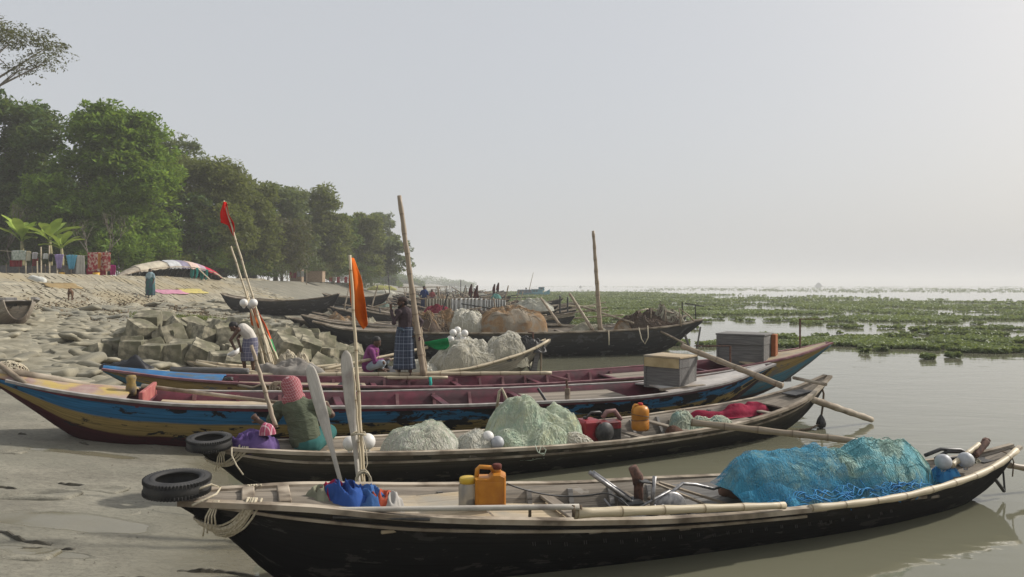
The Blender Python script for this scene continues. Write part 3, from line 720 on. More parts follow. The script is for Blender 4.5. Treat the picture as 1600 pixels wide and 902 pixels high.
# --- boat A: nearest
bA = Boat('long black tarred boat nearest the camera with a pale bamboo gunwale', (-2.6, 5.75), (6.06, 8.85),
    [(0, .13), (.05, .22), (.1, .33), (.2, .49), (.35, .61), (.5, .65), (.7, .60), (.85, .40), (.95, .16), (1, .04)],
    [(0, .84), (.1, .76), (.2, .63), (.36, .48), (.5, .40), (.7, .345), (.85, .37), (.94, .44), (1, .56)],
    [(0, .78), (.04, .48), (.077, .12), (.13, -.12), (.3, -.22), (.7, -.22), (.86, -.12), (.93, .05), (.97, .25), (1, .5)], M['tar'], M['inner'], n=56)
bA.rail(M['rail'], .0, .62, (.045, .022), n=40)
bA.rail(M['bamboo'], .60, .985, (.036,), .03, .012, (-1,), 'bamboo_rail', tube=True, n=26)
bA.rail(M['rail'], .62, 1, (.03, .018), sides=(-1, 1))
bA.strake(M['rail'], .93, .03, .6, .022, .012, -1, 'rub_strake')
bA.deck(M['deck'], .0, .155, .02, .015, 'foredeck'); bA.deck(M['deck_tan'], .155, .215, .075, .0, 'foredeck_step')
bA.deck(M['deck'], .86, .99, .035, .02, 'stern_deck')
bA.floor(M['plank_grey'], .16, .85, .13)
bA.ribs(M['plank_grey'], [.24, .29, .34, .39, .44, .49, .54, .59, .64, .69, .74, .79])
for u in (.27, .36, .455, .80): bA.thwart(M['deck_x'], u, .12, .10)
bA.deck(M['deck_tan'], .275, .375, .16, 0, 'floor_hatch'); bA.deck(M['deck_x'], .60, .68, .20, 0, 'engine_cover_board')
for u0, u1 in ((.30, .52), (.52, .78)):
    MB().box((((u0+u1)/2 - .5) * bA.L, -cr(bA.w, (u0+u1)/2) + .13, cr(bA.zg, (u0+u1)/2) - .045), ((u1-u0) * bA.L, .05, .03), rot=(0, math.atan2(cr(bA.zg,u0)-cr(bA.zg,u1), (u1-u0)*bA.L), 0)).build('inner_stringer', M['rail'], bA.root)
for k, u in enumerate((.33, .40, .47, .58, .66)):
    MB().box(((u-.5)*bA.L, -cr(bA.w, u) + .075, cr(bA.zg, u) - .02), (.07, .12, .02)).build('rail_block', M['rail'], bA.root)
for row, (t_, u0, u1, cnt) in enumerate([(.84, .30, .74, 26)]):
    mb = MB()
    for i in range(cnt):
        u = u0 + (u1 - u0) * i / cnt + .003 * math.sin(i * 5.3)
        for dd in (0, .0022): p = bA.pt(u + dd, -1, t_ + .01 * math.sin(i * 2.1)); mb.box(p + Vector((0, -.003, 0)), (.006, .004, .045), rot=(-.25, 0, 0))
    mb.build('staple_row', M['steel_dull'], bA.root)
# --- boat B
bB = Boat('black boat with worn timber topsides carrying the man in green and pale nets', (-3.6, 8.3), (5.6, 13.05),
    [(0, .11), (.06, .24), (.12, .38), (.25, .55), (.4, .66), (.55, .69), (.75, .62), (.88, .40), (.96, .16), (1, .04)],
    [(0, .70), (.12, .55), (.3, .42), (.5, .345), (.7, .37), (.86, .50), (.94, .66), (1, .88)],
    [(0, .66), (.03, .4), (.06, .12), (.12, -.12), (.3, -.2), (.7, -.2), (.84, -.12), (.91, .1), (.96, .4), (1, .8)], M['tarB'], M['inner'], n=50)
bB.rail(M['rail'], 0, 1, (.045, .02)); bB.strake(M['rail'], .90, .02, .97, .022, .014)
bB.deck(M['deck'], 0, .13, .02, .01, 'foredeck'); bB.deck(M['deck_tan'], .13, .30, .12, 0, 'seat_deck')
bB.deck(M['deck'], .86, .99, .03, .02, 'stern_deck'); bB.deck(M['deck_x'], .70, .80, .10, 0, 'midship_deck')
bB.floor(M['plank_grey'], .14, .86, .13)
bB.ribs(M['plank_grey'], [.33, .38, .43, .48, .53, .58, .63, .68, .73, .78, .83])
for u in (.14, .31, .44, .58, .66, .835): bB.thwart(M['deck_x'], u, .12, .07)
# --- boat C, painted
bC = Boat('boat painted blue, yellow and maroon, flaking, high bow on the sand', (-7.45, 10.5), (5.1, 14.4),
    [(0, .10), (.04, .26), (.08, .42), (.15, .62), (.25, .76), (.5, .86), (.75, .82), (.88, .55), (.96, .2), (1, .05)],
    [(0, 1.21), (.05, 1.06), (.1, .94), (.2, .77), (.4, .63), (.6, .575), (.78, .59), (.9, .71), (1, .95)],
    [(0, 1.13), (.04, .70), (.09, .2), (.15, -.02), (.3, -.12), (.8, -.12), (.9, .08), (.96, .5), (1, .88)], M['hull_blue'], M['maroon'], n=56, th=.05)
bC.rail(M['grey_rim'], .02, 1, (.05, .018), .015); bC.strake(M['maroon'], .965, .03, .98, .028, .02)
M['bow_paint'] = pm('flaking_pink_yellow_deck_paint', (.26, .15, .14), (.36, .28, .24), 3, bmp=.006, c3=(.42, .31, .10), s3=2.4)
bC.deck(M['bow_paint'], .0, .14, -.01, .07, 'foredeck'); bC.deck(M['deck_tan'], .165, .36, .14, 0, 'cargo_board')
bC.deck(M['deck'], .62, .755, .09, 0, 'slatted_deck'); bC.deck(pm('whitened_deck', (.34, .32, .30), (.50, .47, .44), 3, bmp=.004, c3=(.28, .22, .17)), .80, .985, .01, .05, 'aft_deck')
bC.floor(M['plank_grey'], .15, .8, .12); bC.ribs(M['maroon_rim'], [.2, .25, .3, .35, .4, .45, .5, .55, .6], wd=.055)
for u in (.155, .37, .50, .61): bC.thwart(M['maroon'], u, .12, .08)
# bow stem cap, bollard and bulkhead
MB().tube([(-6.55, 0, 1.27), (-6.2, 0, 1.20), (-5.8, 0, 1.12), (-5.3, 0, 1.02)], [.05, .075, .06, .03], 8).build('stem_cap', M['rail'], bC.root, smooth=True)
mb = MB(); mb.lathe([(.07, 0), (.075, .12), (.06, .20), (.075, .26), (.06, .30)], Matrix.Translation((-4.72, -.18, .86)), 10); mb.build('bollard', pm('yellow_bollard_paint', (.30, .21, .06), (.10, .09, .08), 9, bmp=.004), bC.root, smooth=True)
MB().box((-4.52, 0, .86), (.06, 1.2, .20), bev=.01).build('bulkhead', pm('faded_red_board', (.28, .07, .07), (.38, .14, .12), 6, bmp=.004), bC.root)
# --- boat D
bD = Boat('maroon boat with a bright blue prow and tan stern deck behind the flaking painted boat', (-7.1, 12.8), (7.35, 17.0),
    [(0, .10), (.05, .26), (.12, .48), (.25, .68), (.5, .80), (.75, .78), (.88, .52), (.96, .2), (1, .05)],
    [(0, 1.04), (.1, .84), (.25, .68), (.45, .585), (.7, .66), (.85, .82), (.94, .98), (1, 1.16)],
    [(0, .98), (.04, .6), (.09, .2), (.15, 0), (.3, -.12), (.8, -.12), (.88, .08), (.95, .6), (1, 1.08)], M['hull_blue2'], M['maroon'], n=56, th=.05)
bD.rail(M['maroon_rim'], .0, 1, (.045, .018), .012)
M['blue_paint'] = pm('bright_blue_paint', (.018, .10, .24), (.035, .15, .31), 5, bmp=.005, c3=(.08, .10, .12), s3=3)
bD.deck(M['blue_paint'], 0, .13, -.01, .05, 'foredeck'); bD.deck(M['deck_tan'], .145, .30, .10, 0, 'cargo_board')
bD.deck(M['deck'], .64, .76, .10, 0, 'midship_deck'); bD.deck(M['deck_tan'], .83, .99, .01, .05, 'stern_deck')
bD.floor(M['plank_grey'], .14, .84, .12); bD.ribs(M['maroon_rim'], [.26 + .033 * k for k in range(13)], wd=.05, th=.05)
for u in (.14, .31, .42, .53, .64, .78): bD.thwart(M['maroon'], u, .10, .10)
# --- boat E
bE = Boat('pale timber boat with a pointed upswept stern piled with cream nets behind the maroon boat', (-6.6, 14.95), (.92, 17.7),
    [(0, .09), (.08, .3), (.2, .55), (.45, .72), (.7, .68), (.85, .45), (.95, .17), (1, .04)],
    [(0, .95), (.12, .76), (.3, .62), (.5, .56), (.7, .62), (.85, .82), (.94, 1.0), (1, 1.20)],
    [(0, .9), (.06, .4), (.12, .05), (.2, -.1), (.7, -.1), (.84, .1), (.93, .6), (1, 1.12)], M['hull_tan'], M['inner_tan'], n=44)
bE.rail(M['bamboo'], .02, .99, (.035,), .02, .01, tube=True)
bE.deck(M['deck_tan'], .02, .16, .03, .01, 'foredeck'); bE.deck(M['deck_tan'], .86, .985, .04, .01, 'stern_deck'); bE.deck(M['deck'], .40, .70, .16, 0, 'cargo_board')
bE.floor(M['plank_grey'], .18, .85, .12); bE.ribs(M['rail'], [.22, .3, .38, .72, .78])
for u in (.2, .3, .39): bE.thwart(M['deck_x'], u, .12, .06)
# --- boat F
bF = Boat('large black high sided boat lying across the middle distance with a tall bamboo mast', (-6.75, 24.9), (7.0, 27.1),
    [(0, .10), (.06, .4), (.15, .75), (.35, 1.0), (.65, 1.0), (.85, .68), (.95, .25), (1, .06)],
    [(0, 1.26), (.08, 1.02), (.2, .92), (.5, .86), (.8, .93), (.93, 1.06), (1, 1.22)],
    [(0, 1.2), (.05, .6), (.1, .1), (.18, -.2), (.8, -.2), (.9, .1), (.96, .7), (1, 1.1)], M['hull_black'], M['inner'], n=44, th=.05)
bF.rail(M['rail'], 0, 1, (.05, .025)); bF.deck(M['deck'], 0, .14, .04, .01, 'foredeck'); bF.deck(M['deck'], .85, .985, .04, .02, 'stern_deck')
bF.floor(M['plank_grey'], .12, .86, .3); bF.ribs(M['plank_grey'], [.2 + .06 * k for k in range(11)])
for u in (.2, .32, .62, .72, .8): bF.thwart(M['deck_x'], u, .14, .05)
MB().tube([(6.15, -.1, .95), (6.45, -.1, .15)], .05, 6).build('rudder_post', M['plank_grey'], bF.root)
MB().tube([(6.9, 0, .95), (6.75, 0, .1)], .035, 6).build('rudder_post', M['plank_grey'], bF.root)
# second boat close behind F at its stern
def simple_boat(label, bow, stern, outer, inner, rail='rail', wmax=.75, zmid=.6, rise=.45, zb=0.0, group=None, n=26, decks=True, name='fishing_boat', seed=0, heel=0.0, ribn=5, draft=-.15):
    b = Boat(label, bow, stern, [(0, .08), (.08, .42 * wmax), (.25, .85 * wmax), (.5, wmax), (.75, .88 * wmax), (.92, .4 * wmax), (1, .05)],
        [(0, zb + zmid + rise), (.12, zb + zmid + rise * .5), (.3, zb + zmid + .08), (.5, zb + zmid), (.7, zb + zmid + .06), (.88, zb + zmid + rise * .45), (1, zb + zmid + rise)],
        [(0, zb + zmid + rise - .08), (.06, zb + zmid * .5 + .1), (.14, zb + .05), (.25, zb + draft), (.75, zb + draft), (.88, zb + .1), (.95, zb + zmid * .6), (1, zb + zmid + rise - .08)],
        outer, inner, n=n, group=group, name=name, heel=heel)
    b.rail(M[rail], 0, 1, (.05, .022), n=24)
    if decks: b.deck(M['deck'], .0, .16, .03, .01, 'foredeck'); b.deck(M['deck'], .84, .99, .03, .01, 'stern_deck'); b.floor(M['plank_grey'], .14, .85, .12)
    if ribn: b.ribs(M['plank_grey'], [.2 + .6 * (k + .5) / ribn for k in range(ribn)])
    for u in (.22, .4, .6, .78): b.thwart(M['deck_x'], u, .14, .05)
    return b
bF2 = simple_boat('dark boat half hidden behind the stern of the large black boat with brown nets', (-.5, 28.2), (7.1, 30.0), M['hull_black'], M['inner'], zmid=.85, rise=.4)
bF3 = simple_boat('dark open boat behind the large black boat with bow against the rocks', (-8.0, 29.8), (.5, 29.0), M['hull_black'], M['inner'], zmid=.8, rise=.35)
# --- long black boat resting on the bags
bH = simple_boat('long black boat drawn up high on the stony bank below the red cloth line', (-16.2, 41.0), (-9.3, 39.6), M['hull_black'], M['inner_tan'], zmid=.75, rise=.4, zb=.88, wmax=.85, draft=-.05)
bH2 = simple_boat('small dark boat tilted on the bank just above the long black boat', (-12.6, 49), (-8.0, 48), M['hull_black'], M['inner_tan'], zmid=.5, rise=.3, zb=1.15, wmax=.6, ribn=0)
# --- boat at the left edge
bG = Boat('grey brown open boat seen end on at the left edge on the stony bank', (-21.6, 27.6), (-16.1, 24.0),
    [(0, .3), (.2, .85), (.5, 1.05), (.8, .95), (.95, .7), (1, .45)], [(0, 2.2), (.3, 1.9), (.7, 1.82), (1, 2.05)],
    [(0, 1.6), (.15, .95), (.8, .9), (.94, 1.05), (1, 1.35)], M['hull_brown'], M['inner_tan'])
bG.rail(M['plank_grey'], 0, 1, (.09, .04)); bG.floor(M['deck'], .1, .9, .4); bG.deck(M['grey_rim'], .78, .985, .06, .02, 'foredeck'); bG.thwart(M['deck_x'], .55, .25, .1)
MB().box((2.2, 0, 1.92), (.4, .7, .3), bev=.02).build('hatch_box', M['plank_grey'], bG.root)
# ------------------------------------------------------------------ geo-bags on the bank
M['bag'] = pm('sand_filled_bag', (.17, .155, .11), (.34, .31, .23), 2.2, bmp=.02, c3=(.21, .20, .16), s3=.5, rough=.95)
M['cube'] = pm('mossy_concrete', (.13, .12, .085), (.36, .325, .235), 4.5, bmp=.02, c3=(.13, .125, .08), s3=1.6, rough=.95, lo=.38, hi=.6)
def bag_mesh(seed, a=.68, b=.44, c=.12):
    r = np.random.default_rng(seed); V = []; F = []; nu, nv = 26, 11
    for i in range(nv):
        ph = -math.pi / 2 + math.pi * (i + .02) / (nv - 1 + .04)
        for j in range(nu):
            th = 2 * math.pi * j / nu; e = .34
            f = lambda t, k: math.copysign(abs(t) ** k, t)
            x = a * f(math.cos(ph), .2) * f(math.cos(th), e); y = b * f(math.cos(ph), .2) * f(math.sin(th), e); z = c * f(math.sin(ph), .9)
            s = 1 + .16 * fbm(x * 1.5 + seed, y * 1.5, z, 2)
            z += .06 * fbm(x * 2.2 + seed * 3, y * 2.8, 1, 3) + (.035 * math.sin(y * 14 + seed + 3 * x) * max(0, fbm(x * 2, seed, 0, 2)))
            V.append((x * s, y * s, z))
        if i:
            for j in range(nu):
                k = (j + 1) % nu; F.append(((i-1)*nu+j, (i-1)*nu+k, i*nu+k, i*nu+j))
    V.append((0, 0, -c)); V.append((0, 0, c * .8 + .06 * fbm(seed * 3, 0, 1, 3)))
    for j in range(nu):
        k = (j + 1) % nu; F.append((len(V)-2, k, j, j)[:3]); F.append((len(V)-1, (nv-1)*nu+j, (nv-1)*nu+k))
    return V, F
bagv = [bag_mesh(s, *d) for s, d in enumerate([(.56, .32, .065), (.48, .34, .075), (.68, .30, .06), (.44, .28, .08), (.6, .36, .055), (.52, .27, .075)])]
def in_cubes(X, Y): return (X > -10.9 and 18.6 < Y < 24) or (X > -9.6 and 24 <= Y < 38)
spots = []
Y = 14.4
while Y < 52:
    s = xs(Y); X = TOE - .3
    while X < s - .4:
        x = X + random.uniform(-.3, .3); y = Y + random.uniform(-.25, .25)
        if x / y * 1150 + 800 > -70 and not in_cubes(x, y): spots.append((x, y))
        X += random.uniform(.62, .86)
    Y += random.uniform(.40, .50) if Y < 32 else random.uniform(.6, .8)
spots.sort(key=lambda p: p[1])
GB = 'sand filled bags paving the foreshore'
protos = []
rest = MB()
for i, (x, y) in enumerate(spots):
    v = i % 6; rz = random.gauss(0, .3) + (math.pi / 2 if random.random() < .12 else 0)
    z = ground(x, y, False) + random.uniform(-.05, .07); rot = (random.gauss(.05, .13), random.gauss(.02, .13), rz); s = random.uniform(.8, 1.25)
    if i < 295:
        if i < 6:
            o = MB().add(*bagv[v]).build('sandbag', M['bag']); autosmooth(o, 38); protos.append(o)
            tag(o, 'tan slumped sand filled bag lying among many on the foreshore', 'sandbag', GB)
        else: o = protos[v].copy(); COL.objects.link(o)
        o.location = (x, y, z + .09); o.rotation_euler = rot; o.scale = (s, s * random.uniform(.85, 1.15), s * random.uniform(.8, 1.4))
    else:
        from mathutils import Euler
        rest.add(*bagv[v], Matrix.LocRotScale((x, y, z + .04), Euler(rot), (s, s, s * 1.2)))
tag(rest.build('sandbags_further_off', M['bag'], smooth=True), 'further spread of slumped sand bags up the foreshore', 'sandbags', kind='stuff')
# bags half buried in the near sand
for lab, px, py, sx, sy, sz_, rz in [('long curved sand bag half buried in the wet sand at the left edge', 38, 776, 1.0, .75, .75, .12), ('small half buried bag with torn dark folds on the sand', 150, 757, .62, .6, .5, -.1),
        ('bag end poking out of the sand beside the shadow edge', 14, 716, .35, .5, .7, .2), ('buried bag hump near the puddle in front of the nearest bow', 180, 792, .45, .55, .5, .5),
        ('flat torn bag lying at the bottom left corner', 25, 862, .6, .6, .5, .1), ('wrinkled wet bag at the bottom of the sand under the nearest hull', 250, 893, .55, .5, .6, -.3), ('buried bag beside the bow of the painted boat', 255, 640, .7, .8, .6, .1)]:
    q = Pz(px, py, .22); z = ground(q.x, q.y, False)
    o = protos[2].copy(); o.data = o.data.copy(); o.data.materials[0] = bpy.data.materials['river_sand']; COL.objects.link(o); o.name = 'sandbag'; o.location = (q.x, q.y, z - .025); o.scale = (sx * .8, sy * .8, sz_ * 1.0); o.rotation_euler = (.03, .02, rz)
    tag(o, lab, 'sandbag', 'half buried bags on the sand')
# torn dark fabric edges and cracks on the sand
M['torn'] = pm('torn_dark_fabric', (.03, .028, .022), (.10, .09, .065), 9, bmp=.01)
def torn(px, py, L, seed, lab):
    q = Pz(px, py, .2); r = np.random.default_rng(seed); V = []; F = []; n = 22
    for i in range(n + 1):
        x = (i / n - .5) * L; y = .14 * fbm(x * 1.8 + seed, 1, 0, 2); z = ground(q.x + x, q.y + y, True); h = .022 * max(0, math.sin(math.pi * i / n)) ** .6 * (1 + 1.4 * fbm(x * 9, seed, 0, 3))
        V += [(x, y - .03, z - .01), (x, y - .012, z + h), (x, y + .012, z + h * .9), (x, y + .05, z - .01)]
        if i: F += [(4*i-4+k, 4*i+k, 4*i+k+1, 4*i-3+k) for k in range(3)]
    o = MB().add(V, F, Matrix.Translation((q.x, q.y, 0))).build('torn_fabric', M['torn']); tag(o, lab, 'fabric', 'torn bag edges showing in the sand')
torn(22, 846, .75, 1, 'ragged dark fabric edge at the far left of the sand'); torn(75, 856, .4, 2, 'thin curled fabric strip right of the ragged edge'); torn(118, 757, .45, 3, 'dark fabric fold on the small half buried bag')
torn(178, 755, .35, 4, 'wrinkled dark flap at the right end of the small bag'); torn(255, 884, .9, 5, 'long cracked dark fabric edge in the wet sand below the bow'); torn(340, 866, .7, 6, 'dark fabric crease beside the puddle under the bow')
torn(10, 770, .4, 7, 'short fold at the left end of the long curved bag'); torn(35, 693, .12, 8, 'small dark scrap standing on the sand'); torn(132, 697, .18, 9, 'dark stick like scrap in the shade of the painted bow'); torn(270, 737, .5, 10, 'low dark crease in the shaded wet sand')
def mud_bits():
    r = np.random.default_rng(14); n = 2600; X = r.uniform(-9.5, -1.6, n); Y = r.uniform(5, 14, n); k = X < np.array([xs(b) for b in Y]) - .05; X, Y = X[k], Y[k]
    k = np.array([fbm(a * 1.3, b * 1.3, 2, 3) > -.02 for a, b in zip(X, Y)]); X, Y = X[k], Y[k]; Z = np.array([ground(a, b) for a, b in zip(X, Y)]) + .004
    V, F, uv = leaves(np.stack([X, Y, Z], 1), np.full(len(X), .008), 1, .022, 3, 2.5); m_ = leafmat('mud_bits', (.05, .042, .03), (.17, .15, .10), 0)
    tag(npmesh('mud_scraps', V, F, m_, uv), 'small dark crumbs and leaf scraps scattered over the near mud', 'litter', kind='stuff')
mud_bits()
# ------------------------------------------------------------------ concrete cubes
def cube_mesh(seed, s=.29):
    V = []; F = []; n = 6; idx = {}
    for ax in range(3):
        for sg in (-1, 1):
            for i in range(n + 1):
                for j in range(n + 1):
                    a, b = i / n * 2 - 1, j / n * 2 - 1; p = [0, 0, 0]; p[ax] = sg; p[(ax+1) % 3] = a; p[(ax+2) % 3] = b
                    key = tuple(round(c, 3) for c in p)
                    if key not in idx:
                        idx[key] = len(V); v = Vector(p); L = (abs(v.x)**16 + abs(v.y)**16 + abs(v.z)**16) ** (1/16); v = v / L * s
                        d = fbm(v.x * 5 + seed * 5, v.y * 5, v.z * 5, 3) * .022; cr_ = max(0, noise.noise((v.x*3+seed*9, v.y*3, v.z*3)) - .25) * .25 * (sum(abs(c) > .8 for c in p) > 1)
                        V.append(tuple(v * (1 + d / s - cr_)))
            for i in range(n):
                for j in range(n):
                    def k(a, b):
                        p = [0, 0, 0]; p[ax] = sg; p[(ax+1) % 3] = a / n * 2 - 1; p[(ax+2) % 3] = b / n * 2 - 1; return idx[tuple(round(c, 3) for c in p)]
                    f = (k(i, j), k(i+1, j), k(i+1, j+1), k(i, j+1)); F.append(f if sg > 0 else f[::-1])
    return V, F
cubev = [cube_mesh(k) for k in range(6)]; cp = []
GC = 'concrete cubes heaped at the water edge'
def put_cube(x, y, z, rot, s=1.0, label=None):
    i = len(cp)
    if i < 6: o = MB().add(*cubev[i]).build('concrete_cube', M['cube']); autosmooth(o, 35); tag(o, 'mossy weathered concrete cube in the heap at the water edge', 'concrete block', GC)
    else: o = cp[i % 6].copy(); COL.objects.link(o)
    if label: o['label'] = label
    elif i >= 6: o['label'] = cp[5]['label']
    cp.append(o); o.location = (x, y, z); o.rotation_euler = rot; o.scale = (s, s * random.uniform(.9, 1.1), s * random.uniform(.85, 1.05))
def heap_top(x, y):
    front = min(1, max(0, (y - 18.9) / 1.3)); g = max(ground(x, y, False), -.1)
    side = min(1, max(0, (x + 11.2) / .8)); rs_ = min(1, max(0, (-4.6 - x) / 1.2))
    h = (.62 + .58 * front) * side * (.45 + .55 * rs_)
    if y > 21.5: h *= max(.5, 1 - (y - 21.5) * .16)
    return g + h
first = [('square upright cube at the left front of the heap beside the blue prow', 209, 548, 19.0), ('front cube standing square between two others', 241, 554, 18.7), ('front cube tilted right of the square one', 277, 556, 18.8),
         ('front cube resting on a corner behind the crouching gap', 312, 553, 18.9), ('wet dark cube at the foot of the heap left of the bending man', 345, 570, 18.2), ('small dark cube behind the bending man', 372, 568, 18.0), ('dark cube right of the pole bundle', 447, 545, 18.6), ('cube leaning behind the square front cubes', 260, 530, 20.0)]
rots = [(0, .03, .1), (.02, 0, .02), (0, -.08, -.12), (.3, .5, .4), (.2, .1, .6), (.5, .2, .3), (.35, .3, .7), (.1, -.1, .2)]
for (lab, px, py, yy), r_ in zip(first, rots):
    q = P(px, py, yy); put_cube(q.x, q.y, q.z, r_, 1.0, None)
labs = {i: l[0] for i, l in enumerate(first)}
for i, l in labs.items(): cp[i]['label'] = l
cp[5]['label'] = 'mossy weathered concrete cube in the heap at the water edge'
y = 19.3
while y < 24.4:
    x = -10.9 + random.uniform(0, .3)
    while x < -4.6:
        zt = heap_top(x, y)
        for lay in range(2 if y < 20.6 else 1):
            z = zt - .28 - lay * .5
            if z > ground(x, y, False) - .3: put_cube(x + random.uniform(-.07, .07), y + random.uniform(-.08, .08) - lay * .15, z + random.uniform(-.08, .10), (random.gauss(0, .34), random.gauss(0, .34), random.uniform(0, 1.5)), random.uniform(.86, 1.12))
        x += random.uniform(.62, .82)
    y += .62
y = 24.9
while y < 38:
    x = -9.6 + random.uniform(0, .5)
    while x < -6.0:
        if random.random() < .75: put_cube(x, y + random.uniform(-.2, .2), ground(x, y, False) + random.uniform(.05, .28), (random.gauss(0, .45), random.gauss(0, .45), random.uniform(0, 1.5)), random.uniform(.8, 1.15))
        x += random.uniform(.7, 1.0)
    y += .95
# ------------------------------------------------------------------ litter line and small plants at the foot of the paving
def litter():
    r = np.random.default_rng(3); n = 9000; X = r.normal(-16.2, 1.9, n); Y = r.uniform(28, 41, n); Z = np.array([ground(a, b, False) for a, b in zip(X, Y)]) + .10 + r.uniform(0, .05, n)
    k = (X > -22) & (X < -11.5); X, Y, Z = X[k], Y[k], Z[k]; n = len(X)
    cs = np.stack([X, Y, Z], 1); V, F, uv = leaves(cs, np.full(n, .06), 1, .13, 6, .8)
    M['litter'] = leafmat('dry_litter', (.06, .04, .022), (.24, .18, .10), 0)
    tag(npmesh('dry_litter', V, F, M['litter'], uv), 'brown line of dry weed and litter along the foot of the paving', 'litter', kind='stuff')
    cs = np.stack([r.normal(-14.2, .9, 300), r.normal(32.5, .9, 300), np.zeros(300)], 1); cs[:, 2] = [ground(a, b, False) + .25 for a, b in cs[:, :2]]
    V, F, uv = leaves(cs, np.full(300, .18), 6, .10, 8); tag(npmesh('low_weeds', V, F, M['leaf_olive'], uv), 'thin yellow green weeds sprouting through the bags', 'weeds', kind='stuff')
litter()
# ------------------------------------------------------------------ upturned boat drying on the bank
def upturned():
    a, b = Vector((-25.6, 47.6, 2.9)), Vector((-23.7, 60.0, 2.9)); d = b - a; L = d.length; mid = (a + b) / 2
    t = thing('upturned_boat', 'upturned boat propped open on poles on the bank, its back spread with cloths', 'boat', mid, math.atan2(d.y, d.x))
    n = 36; out = []; inn = []
    def sec(u, k, off=0.0):
        s = max(0.02, math.sin(math.pi * min(1, max(0, u)))) ** .62; H = 1.35 * s; Wd = 1.5 * s
        pts = [(-Wd * .52, H * .66), (-Wd * .40, H * .88), (-Wd * .1, H * 1.0), (Wd * .35, H * .92), (Wd * .8, H * .55), (Wd, .05)]
        y, z = pts[k]; return Vector(((u - .5) * L, y + off * (0 if k else .0) + (off if k > 3 else 0) * -1, z - off))
    for i in range(n + 1): out.append([sec(i / n, k) for k in range(6)]); inn.append([sec(i / n, k, .06) for k in range(6)])
    mb = MB(); mb.loft(out, closed=False, uv=[(i / n * L, k / 5) for i in range(n + 1) for k in range(6)])
    mb.loft([r[::-1] for r in inn], closed=False, mi=1); 
    for i in range(n):
        mb.add([out[i][0], out[i+1][0], inn[i+1][0], inn[i][0]], [(0, 1, 2, 3)])
    mb.build('hull', [pm('sun_bleached_hull', (.22, .19, .15), (.36, .32, .25), 4, bmp=.01), M['tar']], t, smooth=True)
    for i in range(16):
        u = .08 + .84 * i / 15
        rings = [[sec(u - .004, k, .1), sec(u + .004, k, .1), sec(u + .004, k, .18), sec(u - .004, k, .18)] for k in range(6)]
        MB().loft(rings, caps=True).build('rib', M['plank_grey'], t)
    MB().tube([sec(i / n, 0) + Vector((0, -.03, 0)) for i in range(n + 1)], .05, 6).build('gunwale', M['rail'], t)
    for j, (u0, u1, c, lab) in enumerate([(.14, .34, (.42, .38, .30), 'pale beige cloth spread on the left of the upturned boat'), (.36, .47, (.40, .41, .42), 'grey cloth spread on the upturned boat left of the middle'), (.47, .55, (.22, .20, .27), 'dark grey patterned cloth at the crown of the upturned boat'), (.56, .66, (.55, .42, .36), 'white and orange cloth on the crown of the upturned boat'), (.66, .74, (.36, .27, .33), 'dull lilac cloth right of the crown of the upturned boat'), (.74, .97, (.42, .02, .06), 'crimson cloth spread over the right end of the upturned boat')]):
        rows = []; m = 10
        for i in range(m + 1):
            u = u0 + (u1 - u0) * i / m
            rows.append([sec(u, 0) + Vector((0, -.06, -.10 + .03 * math.sin(i * 2))), sec(u, 0) + Vector((0, -.05, .05)), sec(u, 1) + Vector((0, 0, .04)), sec(u, 2) + Vector((0, 0, .05)), sec(u, 3) + Vector((0, 0, .05))])
        Bm = basis(t); mb = MB(); mb.loft([[Bm @ p for p in r] for r in rows], closed=False)
        o = mb.build('spread_cloth', cloth('spread_cloth', tuple(x * .8 for x in c), tuple(min(1, x * 1.15) for x in c)), smooth=True); tag(o, lab, 'cloth', 'cloths drying on the upturned boat')
    for u in (.63, .84):
        p = sec(u, 0); mb = MB(); mb.tube([p + Vector((0, -.05, 0)), (p.x + .55, p.y - .7, -.0)], .05, 6); mb.build('prop', M['bamboo'], t)
    for j, u in enumerate((.605, .72)):
        p = basis(t) @ sec(u, 0); V = []; F = []
        for i in range(7):
            for k in range(5): V.append((p.x + i * .10 - .3 + .02 * math.sin(k), p.y - .1 + .03 * math.sin(i * 2.2), p.z - k * .2 * (1 if i % 3 else .7)))
        for i in range(6):
            if i == 3: continue
            for k in range(4): F.append((i*5+k, (i+1)*5+k, (i+1)*5+k+1, i*5+k+1))
        o = MB().add(V, F).build('hanging_cloth', cloth('teal_cloth', (.01, .20, .17), (.03, .32, .27))); tag(o, ['teal cloth hanging from the rim, the left of the two', 'teal cloth hanging from the rim, the right of the two'][j], 'cloth', 'teal cloths on the upturned boat')
upturned()
# ------------------------------------------------------------------ clothes line, fence, odds and ends on the bank
def hang(name, label, px0, px1, py0, py1, Y, ca, cb, waves=3, group='washing on the clothes line', taper=0.0, pat=None):
    a, b = P(px0, py0, Y), P(px1, py0, Y); H = (py1 - py0) / 1150 * Y; V = []; F = []; n, m = (16, 8) if waves < 8 else (90, 8)
    for i in range(n + 1):
        u = i / n
        for k in range(m + 1):
            v = k / m; tw = 1 - taper * v
            V.append((a.x + (b.x - a.x) * (.5 + (u - .5) * tw), Y + (.05 if waves < 8 else .14) * math.sin(u * waves * 6.28 + math.sin(u * 11)) * (.4 + v), a.z - H * v + .03 * math.sin(u * 3.1) * (1-v)))
            if i and k: q = (i) * (m + 1) + k; F.append((q - m - 2, q - 1, q, q - m - 1))
    mat = pat or cloth(name, ca, cb); o = MB().add(V, F).build(name, mat, smooth=True); sm = o.modifiers.new('thickness', 'SOLIDIFY'); sm.thickness = .012
    tag(o, label, 'washing', group)
LY = 46
